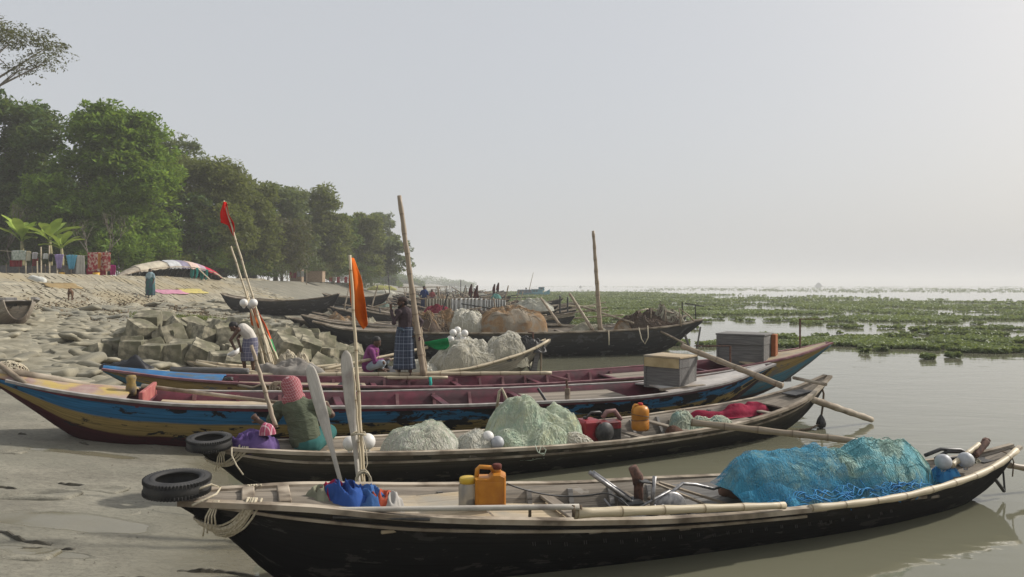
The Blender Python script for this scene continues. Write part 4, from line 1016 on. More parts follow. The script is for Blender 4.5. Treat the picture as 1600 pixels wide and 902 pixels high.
pat = pm('red_printed_cloth', (.33, .012, .02), (.36, .015, .025), 9, bmp=0, c3=(.60, .45, .35), s3=7); pat2 = pm('white_printed_cloth', (.52, .55, .48), (.60, .62, .55), 9, bmp=0, c3=(.30, .36, .28), s3=6)
hang('towel', 'white printed cloth at the left of the clothes line', 18, 41, 392, 407, LY, 0, 0, pat=pat2); hang('towel', 'cream cloth with orange flowers beside the white printed cloth', 41, 48.5, 393, 408, LY, (.5, .42, .25), (.62, .6, .5))
hang('cloth', 'dark red cloth hanging lower than the rest at the left end', 15, 35, 407, 417, LY + .3, (.20, .01, .02), (.26, .02, .03)); hang('cloth', 'small off white cloth left of the bamboo post', 50, 59, 395, 405, LY, (.45, .42, .42), (.55, .52, .52))
hang('cloth', 'brick red cloth hanging low beside the bamboo post', 50, 60, 404, 416, LY + .3, (.18, .03, .03), (.24, .04, .04)); hang('cloth', 'small white cloth right of the bamboo post', 67, 76, 397, 405, LY, (.5, .5, .46), (.6, .6, .55))
hang('cloth', 'black cloth between the small white cloth and the lilac one', 76, 83, 397, 409, LY, (.02, .02, .02), (.04, .04, .04)); hang('cloth', 'lilac cloth bunched to a point', 85, 100, 398, 420, LY, (.30, .22, .42), (.40, .32, .52), taper=.5)
hang('cloth', 'sky blue cloth bunched to a point', 103, 121, 399, 421, LY, (.08, .32, .45), (.14, .42, .55), taper=.5); hang('cloth', 'long cream white cloth widening at its hem', 120, 132, 400, 430, LY, (.45, .42, .36), (.56, .53, .46), taper=-.35)
hang('sari', 'long scarlet printed sari on the right of the line', 137, 173, 395, 424, LY, 0, 0, 2, pat=pat); hang('sari', 'plain crimson cloth hanging below the printed sari to the ground', 135, 166, 420, 437, LY + .35, (.24, .01, .04), (.32, .015, .05), 2)
hang('cloth', 'orange striped cloth folded over the printed sari', 153, 158, 396, 420, LY - .15, (.45, .16, .03), (.55, .25, .05)); hang('cloth', 'bright magenta cloth right of the red saris', 172, 181, 415, 430, LY + 1, (.35, .01, .16), (.5, .03, .25))
t = thing('clothes_line', 'rope clothes line on bamboo posts with washing along the bank top', 'clothes line', (-29, LY, 2.9)); 
pts = [P(x, y, LY) for x, y in ((-20, 390), (63, 397), (78, 398), (135, 400), (173, 392))]
for x, y0, y1 in ((64, 386, 434), (40, 400, 434), (77, 384, 428), (89, 408, 436), (166, 392, 437), (58, 408, 430)):
    q, q2 = P(x, y0, LY), P(x + .5, y1 + 2, LY); MB().tube([q2, q], .045, 6).build('post', M['bamboo'], t, world=True)
MB().tube(pts, .012, 4).build('rope', M['rope'], t, world=True)
def fence(label, px0, px1, py0, py1, Y):
    a, b = P(px0, py1, Y), P(px1, py1, Y); H = (py1 - py0) / 1150 * Y; t = thing('netting_fence', label, 'fence', a)
    V = []; F = []; n = 24
    for i in range(n + 1):
        x = a.x + (b.x - a.x) * i / n; y = Y + .05 * math.sin(i * 1.9); V += [(x, y, a.z - .1), (x, y, a.z + H * (1 + .08 * fbm(x * 1.5, 0, 0, 2)))]
        if i: F.append((2*i-2, 2*i, 2*i+1, 2*i-1))
    o = MB().add(V, F).build('netting', pm('grey_netting', (.08, .08, .085), (.16, .155, .145), 5, bmp=.01), t, world=True); o.modifiers.new('thickness', 'SOLIDIFY').thickness = .02
    for i in range(0, n + 1, 3): x = a.x + (b.x - a.x) * i / n; MB().tube([(x, Y - .04, a.z - .1), (x, Y - .04, a.z + H * 1.1)], .035, 5).build('post', M['bamboo_old'], t, world=True)
fence('low grey netting fence behind the clothes line', -30, 132, 415, 436, LY + 1)
def bucket(px, py, Y, s, lab, c=(.6, .33, .02)):
    t = thing('plastic_bucket', lab, 'bucket', P(px, py, Y)); MB().lathe([(.02, 0), (.13 * s, 0), (.17 * s, .36 * s), (.155 * s, .36 * s), (.12 * s, .03)], seg=14).build('body', pm('yellow_plastic', tuple(x*.8 for x in c), c, 5, bmp=0, rough=.4), t, smooth=True)
    MB().tube([(-.16 * s, 0, .36 * s), (-.12*s, 0, .5 * s), (.12*s, 0, .5 * s), (.16 * s, 0, .36 * s)], .01, 5).build('handle', M['steel'], t)
bucket(150.5, 437, LY - .6, 1.2, 'yellow plastic bucket in front of the crimson cloth'); bucket(97, 435, LY - .4, 1.0, 'yellow plastic pot under the lilac cloth')
def sack(px, py, Y, rx, h, lab, c, seed=1):
    q = P(px, py, Y); V, F = bag_mesh(seed, rx, rx * .6, h); mt = cloth('sack_weave', tuple(x*.8 for x in c), c)
    o = MB().add(V, F, Matrix.Translation((0, 0, h * .8))).build('sack', mt, smooth=True); o.location = q; o.rotation_euler = (0, .25, .2); tag(o, lab, 'sack'); return o
sack(57, 447, 36, .40, .26, 'big white woven sack lying on the paved slope', (.55, .56, .52))
def mat_patch(name, label, px0, px1, py0, py1, c, cat='cloth'):
    V = []; F = []; n, m = 12, 6
    def onslope(px, py):
        for i in range(200):
            Y = 30 + i * .15; q = P(px, py, Y)
            if q.z < ground(q.x, q.y, False) + .07: return Vector((q.x, q.y, ground(q.x, q.y, False) + .10))
        return P(px, py, 45)
    for i in range(n + 1):
        for k in range(m + 1):
            u, v = i / n, k / m; sh = (v - .5) * 26
            q = onslope(px0 + (px1 - px0) * u + sh * .6 + 2 * math.sin(v * 9), py0 + (py1 - py0) * v); V.append((q.x, q.y, q.z + .02 * fbm(q.x * 2, q.y * 2, 0, 2)))
            if i and k: q_ = i * (m + 1) + k; F.append((q_ - m - 2, q_ - m - 1, q_, q_ - 1))
    o = MB().add(V, F).build(name, cloth(name, tuple(x * .75 for x in c), c), smooth=True); o.modifiers.new('thickness', 'SOLIDIFY').thickness = .02; tag(o, label, cat)
mat_patch('drying_cloth', 'pink cloth spread to dry on the paved slope by the woman', 243, 287, 453.5, 460, (.50, .24, .32)); mat_patch('drying_cloth', 'yellow cloth spread to dry on the paved slope', 282, 318, 452, 459, (.50, .42, .15))
mat_patch('drying_grain', 'brown strip of grain spread to dry on the paved slope', 72, 122, 443.5, 452, (.30, .22, .11), 'grain')
# far washing, huts and crates along the bank
def crate(label, px, py, Y, w_, h_, c, group='crates and baskets on the far bank'):
    q = P(px, py, Y); t = thing('crate', label, 'crate', q, group=group); mt = pm('crate_wood', tuple(x * .7 for x in c), c, 6, bmp=.01)
    MB().box((0, 0, h_/2), (w_, w_ * .7, h_), bev=.02).build('body', mt, t); MB().box((0, 0, h_ + .025), (w_ * 1.06, w_ * .76, .05), bev=.01).build('lid', mt, t)
crate('tan crate stack at the left of the far red cloths', 464, 441, 82, 1.3, 1.4, (.30, .22, .15)); crate('brown crate right of the tan stack on the far bank', 493, 441, 84, 1.9, 1.2, (.33, .24, .16)); crate('tall grey crate behind the bow of the long black boat', 390, 441, 74, 1.2, 1.9, (.16, .17, .18)); crate('small dark crate on the far bank beside the leaning stick', 478, 440, 86, 1.6, .9, (.12, .11, .11))
def far_line(x0, x1, y0, y1, Y, n, seed, cols, post=True):
    r = np.random.default_rng(seed)
    for i in range(n):
        a = x0 + (x1 - x0) * i / n; b = a + (x1 - x0) / n * .85; c = cols[i % len(cols)]
        hang('cloth', c[0], a, b, y0 + r.uniform(-.4, .4), y1 + r.uniform(-3, 1), Y, c[1], c[1], 2, group='washing on the far line')
    t = thing('clothes_line', f'clothes line with {"red and white" if n > 4 else "dark red"} washing further along the bank', 'clothes line', P(x0, y1, Y)); MB().tube([P(x0 - 3, y0, Y), P(x1 + 3, y0, Y)], .02, 4).build('rope', M['rope'], t, world=True)
    for x in (x0 - 3, x1 + 3): MB().tube([P(x, 446, Y), P(x, y0 - 3, Y)], .05, 5).build('post', M['bamboo_old'], t, world=True)
cr_ = (.30, .02, .05); far_line(452, 476, 424, 434, 80, 4, 1, [('dark red cloth at the left on the far short line', cr_), ('deep crimson cloth second on the far short line', (.22, .01, .04)), ('grey cloth third on the far short line', (.3, .3, .33)), ('white cloth last on the far short line', (.5, .5, .48))])
far_line(514, 562, 433, 442, 92, 8, 2, [('scarlet cloth on the furthest line under the leaning tree', (.36, .03, .04)), ('white cloth on the furthest line under the leaning tree', (.5, .46, .45))])
# ------------------------------------------------------------------ people and the dog
def figure(name, segs, balls, mat, parent, voxel=.012, smooth=4):
    mb = MB()
    for s in segs:
        pts, rs = s[0], s[1]; mb.tube(pts, rs, 12, flat=s[2] if len(s) > 2 else 1.0)
        for p, r in ((pts[0], rs[0]), (pts[-1], rs[-1])): mb.ball(p, r * .98, u=10, v=7)
        for p, r in zip(pts[1:-1], rs[1:-1]): mb.ball(p, r * 1.0, u=10, v=7)
    for c, r in balls: mb.ball(c, r, u=16, v=11)
    o = mb.build(name, mat, parent, smooth=True)
    m = o.modifiers.new('remesh', 'REMESH'); m.mode = 'VOXEL'; m.voxel_size = voxel; m.use_smooth_shade = True
    k = o.modifiers.new('smooth', 'SMOOTH'); k.iterations = smooth; k.factor = .5
    return o
def hand(segs, wrist, d, up, s=1.0, curl=.6):
    """palm and five curled fingers; d = pointing direction, up = back of the hand"""
    d = Vector(d).normalized(); up = Vector(up).normalized(); sd = d.cross(up).normalized(); w_ = Vector(wrist)
    segs.append(([w_, w_ + d * .045 * s, w_ + d * .08 * s], [.024 * s, .034 * s, .030 * s], .55))
    for i, (o, L) in enumerate(((-.030, .066), (-.010, .076), (.011, .071), (.029, .056))):
        p = w_ + d * .078 * s + sd * o * s; a = p; pts = [a]; ang = 0
        for k in range(3): ang += curl * .8; a = a + (d * math.cos(ang) - up * math.sin(ang)) * L * s / 2.4; pts.append(a)
        segs.append((pts, [.0095 * s, .009 * s, .0082 * s, .007 * s]))
    p = w_ + d * .02 * s - sd * .028 * s; q = p + (d * .6 - sd * .8).normalized() * .035 * s; e = q + (d * .9 - up * .5).normalized() * .032 * s
    segs.append(([p, q, e], [.012 * s, .0105 * s, .008 * s]))
def foot(segs, ankle, d, s=1.0):
    a = Vector(ankle); d = Vector((*d, 0)).normalized(); sd = Vector((-d.y, d.x, 0))
    segs.append(([a, a + Vector((0, 0, -.05)) - d * .03], [.036 * s, .034 * s])); segs.append(([a + Vector((0, 0, -.05)) - d * .03, a + d * .07 + Vector((0, 0, -.055)), a + d * .145 + Vector((0, 0, -.068))], [.034 * s, .036 * s, .030 * s], .8))
    for k in range(5): p = a + d * .15 + sd * (k - 2) * .016 + Vector((0, 0, -.073)); segs.append(([p, p + d * (.045 - .006 * abs(k - 1))], [.0125, .010]))
def head(segs, balls, neck, c, f, s=1.0):
    """c centre of the skull, f facing direction"""
    c = Vector(c); f = Vector(f).normalized(); up = (c - Vector(neck)).normalized(); up = (up - f * up.dot(f)).normalized(); sd = f.cross(up)
    segs.append(([Vector(neck), c - up * .06], [.055 * s, .052 * s]))
    balls += [(c + up * .025 * s, .092 * s), (c + f * .025 * s - up * .025 * s, .078 * s), (c + f * .045 * s - up * .075 * s, .048 * s)]
    segs.append(([c + f * .085 * s + up * .015 * s, c + f * .112 * s - up * .022 * s], [.010 * s, .016 * s]))
    segs.append(([c + f * .085 * s - up * .055 * s - sd * .02, c + f * .088 * s - up * .055 * s + sd * .02], [.009 * s, .009 * s]))
    for q in (-1, 1): balls.append((c + sd * q * .088 * s - up * .01, .020 * s))
    return c, f, up, sd
def face(parent, h, s=1.0, hair=True, beard=False, mat='hair'):
    c, f, up, sd = h; parent = next((x for x in parent.children if x.name.startswith('body')), parent)
    for q in (-1, 1): MB().ball(c + f * .088 * s + up * .008 * s + sd * q * .03 * s, .0115 * s, u=8, v=6).build('eye', M['eye'], parent)
    if hair:
        figure('hair', [], [(c + up * .04 * s - f * .012 * s, .094 * s), (c + up * .01 * s - f * .04 * s, .084 * s)], M[mat], parent, .012, 2)
    if beard: figure('beard', [([c + sd * .07 * s - up * .045 * s + f * .03, c + f * .075 * s - up * .10 * s, c - sd * .07 * s - up * .045 * s + f * .03], [.022 * s, .034 * s, .022 * s])], [], M['hair'], parent, .01, 2)
M['eye'] = solid('eye_dark', (.02, .015, .012), .3)
def plaid(name, base, line, sc=9):
    m, n, b = mk(name); tc = N(n, 'ShaderNodeTexCoord'); sx = N(n, 'ShaderNodeSeparateXYZ'); n.links.new(tc.outputs['UV'], sx.inputs[0]); tot = None
    for k, s in ((0, sc), (1, sc)):
        fr = math_(n, 'FRACT', math_(n, 'MULTIPLY', sx.outputs[k], s)); q = ramp(n, fr, [(0, (1, 1, 1)), (.12, (1, 1, 1)), (.13, (0, 0, 0)), (.5, (0, 0, 0)), (.52, (.3, .3, .3)), (.58, (.3, .3, .3)), (.6, (0, 0, 0))], 'CONSTANT'); tot = q if tot is None else mixc(n, 1.0, tot, q, 'ADD')
    n.links.new(mixc(n, math_(n, 'MULTIPLY', tot, .62, clamp=True), base, line), b.inputs['Base Color']); b.inputs['Roughness'].default_value = .9; return m
def skirt(name, mat, parent, rings, folds=9, depth=.05, sub=36):
    """rings: (cx, cy, z, rx, ry)"""
    R_ = []; uv = []
    n = 18
    for i in range(n + 1):
        u = i / n; k = u * (len(rings) - 1); a = int(min(len(rings) - 2, k)); f = k - a; q = [rings[a][j] * (1 - f) + rings[a+1][j] * f for j in range(5)]
        r = []
        for j in range(sub):
            th = 2 * math.pi * j / sub; w_ = 1 + depth * u * math.sin(folds * th + 1.5 * math.sin(3 * u + th)) + .06 * u * fbm(math.cos(th) * 2, math.sin(th) * 2, q[2] * 3, 2)
            r.append((q[0] + q[3] * w_ * math.cos(th), q[1] + q[4] * w_ * math.sin(th), q[2])); uv.append((j / sub * 1.9 * 1.0, q[2] * 1.0))
        R_.append(r)
    o = MB().loft(R_, uv=uv).build(name, mat, parent, smooth=True); o.modifiers.new('thickness', 'SOLIDIFY').thickness = .012; return o
# ---- standing man in the plaid lungi
def standing_man():
    q = P(633, 591, 15.25); t = thing('person', 'standing man in brown cap and navy plaid lungi, hands raised to his face', 'person', q)
    S = []; Bl = []
    for x, y in ((-.13, .02), (.11, -.04)):
        S.append(([(x * .7, y, .92), (x, y, .50), (x, y + .01, .075)], [.085, .055, .036])); foot(S, (x, y, .085), (-1, -.25))
    S.append(([(0, 0, .92), (-.01, 0, 1.12), (.0, 0, 1.34)], [.13, .125, .14])); S.append(([(-.14, -.08, 1.37), (.13, .06, 1.37)], [.06, .06]))
    # raised arm (near) and bent arm (far)
    e1 = Vector((-.20, -.20, 1.16)); w1 = Vector((-.27, -.14, 1.44)); S.append(([(-.10, -.12, 1.36), e1, w1], [.052, .040, .028])); hand(S, w1, (-.1, .0, 1), (-.9, -.4, .1), .95, .5)
    e2 = Vector((.33, .08, 1.16)); w2 = Vector((.25, .0, .96)); S.append(([(.13, .08, 1.36), e2, w2], [.052, .040, .028])); hand(S, w2, (-.3, -.4, -.8), (1, 0, 0), .9, .5)
    h = head(S, Bl, (-.01, 0, 1.42), (-.05, -.01, 1.57), (-1, -.25, -.05), 1.0)
    figure('body', S, Bl, M['skin'], t, .011, 3)
    sh = [([(0, 0, .98), (0, 0, 1.12), (.0, 0, 1.34)], [.150, .142, .152]), ([(-.14, -.08, 1.37), (.13, .06, 1.37)], [.075, .075]), ([(-.10, -.12, 1.36), e1, w1 * .85 + e1 * .15], [.066, .054, .040]), ([(.13, .08, 1.36), e2, w2 * .85 + e2 * .15], [.066, .054, .040]), ([(0, 0, 1.38), (-.01, 0, 1.44)], [.08, .065])]
    figure('shirt', sh, [], pm('dark_brown_shirt', (.035, .022, .026), (.06, .042, .048), 9, bmp=.01), t, .013, 3)
    skirt('lungi', plaid('navy_plaid', (.022, .035, .065), (.20, .24, .30), 7), t, [(0, 0, 1.06, .155, .13), (-.01, 0, .9, .175, .15), (-.02, -.01, .5, .20, .16), (-.02, -.01, .19, .215, .16)], 8, .06)
    figure('knot', [([(-.12, -.11, 1.04), (-.03, -.15, 1.0), (.02, -.13, .96)], [.03, .04, .02])], [], pm('navy_cloth', (.03, .05, .08), (.06, .09, .12), 9), t, .012)
    c, f, up, sd = h
    face(t, h, 1.0, True, True)
    mb = MB(); mb.ball(c + up * .055 - f * .005, (.108, .105, .072), u=16, v=9); o = mb.build('cap', pm('brown_cap', (.045, .03, .025), (.08, .055, .045), 8), t, smooth=True)
    V = [c + up * .05 + f * .085 + sd * a * .07 for a in (-1, -.5, .5, 1)] + [c + up * .035 + f * (.155 + .015 * (abs(a) < .8)) + sd * a * .06 for a in (-1, -.5, .5, 1)]
    o = MB().add(V, [(0, 1, 5, 4), (1, 2, 6, 5), (2, 3, 7, 6)]).build('cap_peak', pm('brown_cap_peak', (.045, .03, .025), (.08, .055, .045), 8), t); o.modifiers.new('thickness', 'SOLIDIFY').thickness = .012
standing_man()
# ---- seated man in purple, facing right
def purple_man():
    q = P(583, 580, 16.0); t = thing('person', 'man in a purple shirt sitting low beside the standing man', 'person', q)
    S = []; Bl = []
    hp = Vector((-.10, 0, .10))
    S.append(([hp, (-.07, 0, .28), (-.01, 0, .44)], [.14, .125, .135])); S.append(([(-.04, -.15, .46), (.02, .14, .46)], [.06, .06]))
    for sg in (-1, 1):
        k = Vector((.26, .26 * sg, .20)); S.append(([(-.06, .08 * sg, .11), k, (.16, -.06 * sg, .07)], [.085, .06, .042])); foot(S, (.16, -.06 * sg, .08), (.8, -.5 * sg))
        e = Vector((.08, .21 * sg, .22)); w_ = Vector((.27, .08 * sg, .26)); S.append(([(0, .16 * sg, .44), e, w_], [.05, .04, .028])); hand(S, w_, (.9, -.3 * sg, .1), (0, 0, 1), .95, .5)
    h = head(S, Bl, (.01, 0, .50), (.07, -.01, .63), (.86, -.15, -.45), 1.0)
    figure('body', S, Bl, M['skin'], t, .011, 3); face(t, h)
    pu = pm('purple_shirt', (.13, .022, .10), (.20, .04, .16), 8, bmp=.012)
    sh = [([hp, (-.07, 0, .28), (-.01, 0, .44)], [.155, .148, .150]), ([(-.04, -.15, .46), (.02, .14, .46)], [.075, .075])]
    for sg in (-1, 1): sh.append(([(0, .16 * sg, .44), (.08, .21 * sg, .22), (.22, .11 * sg, .25)], [.068, .058, .044]))
    figure('shirt', sh, [], pu, t, .013, 3)
    figure('scarf', [([(.0, -.10, .50), (.08, -.07, .44), (.11, 0, .36)], [.035, .035, .02]), ([(.0, .10, .50), (.08, .07, .44), (.11, 0, .40)], [.035, .035, .02])], [], pm('tan_scarf', (.20, .11, .06), (.30, .18, .10), 9), t, .012)
    figure('lungi', [([(-.08, .05 * s, .11), (.24, .24 * s, .19), (.17, 0, .09)], [.11, .085, .07]) for s in (-1, 1)], [], cloth('pale_blue_lungi', (.22, .27, .32), (.34, .38, .42)), t, .014)
purple_man()
# ---- bending man in the white vest
def bending_man():
    q = P(389, 583, 14.95); t = thing('person', 'man in a white vest bending over a white bowl beside the pole bundle', 'person', q)
    S = []; Bl = []
    for x in (-.10, .10):
        S.append(([(x * .8 + .04, 0, .78), (x * 1.1 - .03, -.03, .42), (x, .02, .075)], [.085, .058, .038])); foot(S, (x, .02, .085), (-.5, -1))
    S.append(([(.04, .0, .80), (.0, -.08, .98), (-.10, -.12, 1.08)], [.135, .12, .13])); S.append(([(-.16, -.26, 1.06), (-.10, .06, 1.12)], [.055, .055]))
    arms = [([(-.17, -.26, 1.05), (-.33, -.30, .82), (-.24, -.26, .60)], [.052, .042, .030]), ([(-.13, .06, 1.10), (-.28, .02, .84), (-.16, -.14, .62)], [.050, .040, .028])]
    S += arms; hand(S, arms[0][0][2], (.4, .1, -.8), (-1, 0, 0), .95); hand(S, arms[1][0][2], (.2, -.2, -.9), (-1, 0, 0), .95)
    h = head(S, Bl, (-.18, -.16, 1.10), (-.29, -.20, 1.13), (-.6, -.2, -.75), 1.0)
    figure('body', S, Bl, M['skin'], t, .011, 3); face(t, h)
    figure('vest', [([(.04, .0, .82), (.0, -.08, .98), (-.10, -.12, 1.07)], [.150, .140, .146]), ([(-.12, -.16, 1.10), (-.09, -.02, 1.13)], [.06, .06])], [], cloth('white_vest', (.48, .45, .40), (.62, .58, .52)), t, .013)
    skirt('lungi', plaid('grey_check', (.10, .10, .16), (.36, .34, .36), 8), t, [(.035, -.01, .86, .15, .14), (.03, 0, .7, .175, .16), (.0, 0, .45, .19, .16), (-.0, 0, .30, .17, .15)], 7, .05)
    b = basis(t) @ Vector((-.24, -.30, .50)); t.scale = (.84, .84, .84); b = basis(t) @ Vector((-.24, -.30, .50)); bw = thing('bowl', 'white bowl in the hands of the bending man', 'bowl', b, rot=(.2, -.5, 0))
    MB().lathe([(.01, -.05), (.09, -.03), (.14, .05), (.13, .055), (.08, -.015), (.01, -.035)], seg=18).build('basin', M['white_plastic'], bw, smooth=True)
bending_man()
# ---- seated man in green seen from behind
def green_man():
    q = bB.loc(.110, .03, 0); q.z = cr(bB.zg, .110) - .03; t = thing('person', 'man in an olive shirt and red checked head scarf sitting with his back turned', 'person', q); t.scale = (1.12, 1.0, 1.03)
    S = []; Bl = []
    S.append(([(.10, .0, .11), (.06, .03, .30), (.0, .06, .47)], [.150, .135, .145])); S.append(([(-.20, .10, .46), (.20, .06, .49)], [.065, .065]))
    for sg in (-1, 1):
        k = Vector((.06 + .20 * sg, .40, .16)); S.append(([(.10 + .08 * sg, .04, .10), k, (.04 - .04 * sg, .42, .06)], [.09, .062, .045])); foot(S, (.04 - .04 * sg, .42, .07), (-.8 * sg, .5))
    # left arm forward to the stick, right arm bent
    el = Vector((-.31, .10, .24)); wl = Vector((-.42, .10, .30)); S.append(([(-.22, .10, .45), el, wl], [.055, .043, .030])); hand(S, wl, (-.6, .1, .5), (0, -1, .2), 1.0, .8)
    er = Vector((.34, .20, .36)); wr = Vector((.24, .38, .46)); S.append(([(.22, .08, .47), er, wr], [.055, .043, .030])); hand(S, wr, (-.7, .4, .2), (0, 0, 1), 1.0, .6)
    h = head(S, Bl, (-.02, .07, .54), (-.07, .10, .70), (-.35, .85, -.25), 1.05)
    figure('body', S, Bl, M['skin'], t, .010, 3); face(t, h, 1.05, hair=False)
    sh = [([(.11, -.01, .10), (.07, .02, .30), (.0, .05, .46)], [.172, .165, .165]), ([(-.19, .09, .46), (.19, .05, .49)], [.085, .085]), ([(-.20, .10, .46), (-.28, .10, .31)], [.085, .072]), ([(.20, .06, .48), (.29, .15, .40)], [.082, .070]), ([(-.01, .06, .5), (-.02, .06, .56)], [.09, .07])]
    m, n, b = mk('olive_shirt'); f = noise_tex(n, 4.5, (1, 1, 2.2), 'Object', 5, .6, dist=1.2); n.links.new(ramp(n, f, [(.3, (.060, .072, .042)), (.7, (.105, .122, .075))]), b.inputs['Base Color']); b.inputs['Roughness'].default_value = .9; bump(n, b, f, .06, .9)
    figure('shirt', sh, [], m, t, .013, 4)
    figure('lungi', [([(.13, -.02, .07), (.10 + .17 * s, .36, .12), (.04, .42, .06)], [.165, .10, .07]) for s in (-1, 1)], [], cloth('teal_lungi', (.022, .085, .085), (.045, .14, .13)), t, .015)
    c, f_, up, sd = h
    mt = plaid('red_checked_scarf', (.27, .05, .06), (.55, .42, .42), 16); m2 = mt.node_tree
    for nd in m2.nodes:
        if nd.type == 'TEX_COORD':
            sx = [x for x in m2.nodes if x.type == 'SEPXYZ'][0]; mp = N(m2, 'ShaderNodeMapping'); mp.inputs['Rotation'].default_value = (1.2, .5, .3); mp.inputs['Scale'].default_value = (2.6, 2.6, 2.6); m2.links.new(nd.outputs['Object'], mp.inputs[0]); m2.links.new(mp.outputs[0], sx.inputs[0])
    figure('head_scarf', [([c - up * .06 - f_ * .05, c - up * .15 - f_ * .06 - sd * .02], [.10, .095]), ([c - up * .13 + sd * .06, c - up * .14 - sd * .08 - f_ * .04], [.06, .07])], [(c + up * .03 - f_ * .012, .110), (c - f_ * .025 - up * .02, .110)], mt, t, .012, 3)
green_man()
# ---- woman in a teal sari on the paved slope
def sari_woman():
    q = P(235, 460, 41.0); q.z = ground(q.x, q.y, False) + .12; t = thing('person', 'woman in a teal sari with a pale shawl standing on the paved slope', 'person', q); S = []; Bl = []
    for x in (-.08, .08): S.append(([(x, 0, .8), (x, 0, .45), (x, 0, .08)], [.08, .055, .04])); foot(S, (x, 0, .085), (.4, -1))
    S.append(([(0, 0, .85), (0, 0, 1.05), (0, 0, 1.25)], [.13, .11, .12])); S.append(([(-.13, 0, 1.27), (.13, 0, 1.27)], [.05, .05]))
    for s in (-1, 1): S.append(([(.14 * s, 0, 1.26), (.22 * s, -.02, 1.02), (.20 * s, -.10, .80)], [.045, .036, .026])); hand(S, (.20 * s, -.10, .80), (0, -.1, -1), (s, 0, 0), .9)
    h = head(S, Bl, (0, 0, 1.32), (0, -.01, 1.45), (.9, -.4, -.1), .95); figure('body', S, Bl, M['skin'], t, .014, 3); face(t, h, .95)
    skirt('sari', pm('teal_sari', (.012, .075, .07), (.03, .13, .12), 9, bmp=.01, c3=(.05, .06, .10), s3=5), t, [(0, 0, 1.1, .16, .14), (0, 0, .85, .20, .17), (0, 0, .5, .25, .2), (0, 0, .08, .22, .18)], 9, .08)
    figure('shawl', [([(0, 0, 1.0), (0, 0, 1.27)], [.17, .155]), ([(-.15, 0, 1.26), (-.22, -.02, 1.05)], [.07, .06]), ([(.15, 0, 1.26), (.22, -.02, 1.05)], [.07, .06]), ([(.16, .05, 1.2), (.22, .04, .7)], [.06, .03])], [], cloth('pale_blue_shawl', (.16, .24, .27), (.28, .36, .38)), t, .015)
sari_woman()
def far_person(px, py, Y, label, c1, c2, hgt=1.6):
    q = P(px, py, Y); t = thing('person', label, 'person', q); S = []; Bl = []; k = hgt / 1.62
    for x in (-.08, .08): S.append(([(x, 0, .8), (x, 0, .45), (x, 0, .08)], [.08, .055, .04])); foot(S, (x, 0, .085), (.3, -1))
    S.append(([(0, 0, .85), (0, 0, 1.05), (0, 0, 1.28)], [.13, .12, .13])); S.append(([(-.14, 0, 1.3), (.14, 0, 1.3)], [.05, .05]))
    for s in (-1, 1): S.append(([(.15 * s, 0, 1.29), (.24 * s, -.02, 1.04), (.2 * s, -.16, .86)], [.045, .036, .026])); hand(S, (.2 * s, -.16, .86), (0, -.6, -.6), (s, 0, 0), .9)
    h = head(S, Bl, (0, 0, 1.36), (0, -.01, 1.49), (.5, -.9, -.1)); o = figure('body', S, Bl, M['skin'], t, .016, 3); face(t, h)
    figure('shirt', [([(0, 0, .9), (0, 0, 1.28)], [.15, .15]), ([(-.14, 0, 1.3), (.14, 0, 1.3)], [.065, .065])] + [([(.15 * s, 0, 1.29), (.23 * s, -.02, 1.08)], [.06, .055]) for s in (-1, 1)], [], cloth('shirt', c1, c1), t, .016)
    skirt('lungi', cloth('lungi', c2, c2), t, [(0, 0, .98, .16, .14), (0, 0, .6, .2, .17), (0, 0, .25, .2, .17)], 7, .05)
far_person(663, 489, 44, 'distant person in a navy shirt standing among the moored boats behind the pole', (.02, .04, .12), (.03, .04, .08))
far_person(675, 484, 58, 'distant person in a reddish shirt standing among the moored boats', (.22, .06, .06), (.10, .08, .09))
# ---- dog
def dog():
    X, Yd = -.600 * 33.5, 33.5; t = thing('dog', 'small brown dog walking down at the foot of the paved slope', 'dog', (X, Yd, ground(X, Yd, False) + .10), R(-62)); S = []; Bl = []
    S.append(([(-.26, 0, .40), (-.05, 0, .385), (.20, 0, .40)], [.085, .085, .105])); S.append(([(.22, 0, .42), (.36, 0, .46)], [.07, .055]))
    Bl.append(((.42, 0, .47), .068)); S.append(([(.44, 0, .455), (.55, 0, .43)], [.045, .028])); 
    for s in (-1, 1):
        S.append(([(.43, .045 * s, .52), (.40, .075 * s, .56)], [.022, .012]))
        S.append(([(.20, .065 * s, .36), (.19 + .04 * s, .07 * s, .20), (.20 + .05 * s, .07 * s, .02)], [.05, .028, .022])); S.append(([(.20 + .05 * s, .07 * s, .02), (.25 + .05 * s, .07 * s, .018)], [.024, .02]))
        S.append(([(-.24, .06 * s, .36), (-.20 - .04 * s, .075 * s, .24), (-.31 - .03 * s, .075 * s, .14), (-.29 - .03 * s, .075 * s, .02)], [.065, .042, .024, .02])); S.append(([(-.29 - .03 * s, .075 * s, .02), (-.24 - .03 * s, .075 * s, .018)], [.024, .02]))
    S.append(([(-.33, 0, .43), (-.44, 0, .50), (-.48, 0, .58)], [.028, .02, .012]))
    figure('body', S, Bl, pm('brown_fur', (.07, .035, .02), (.16, .09, .05), 14, bmp=.01), t, .012, 2)
dog()
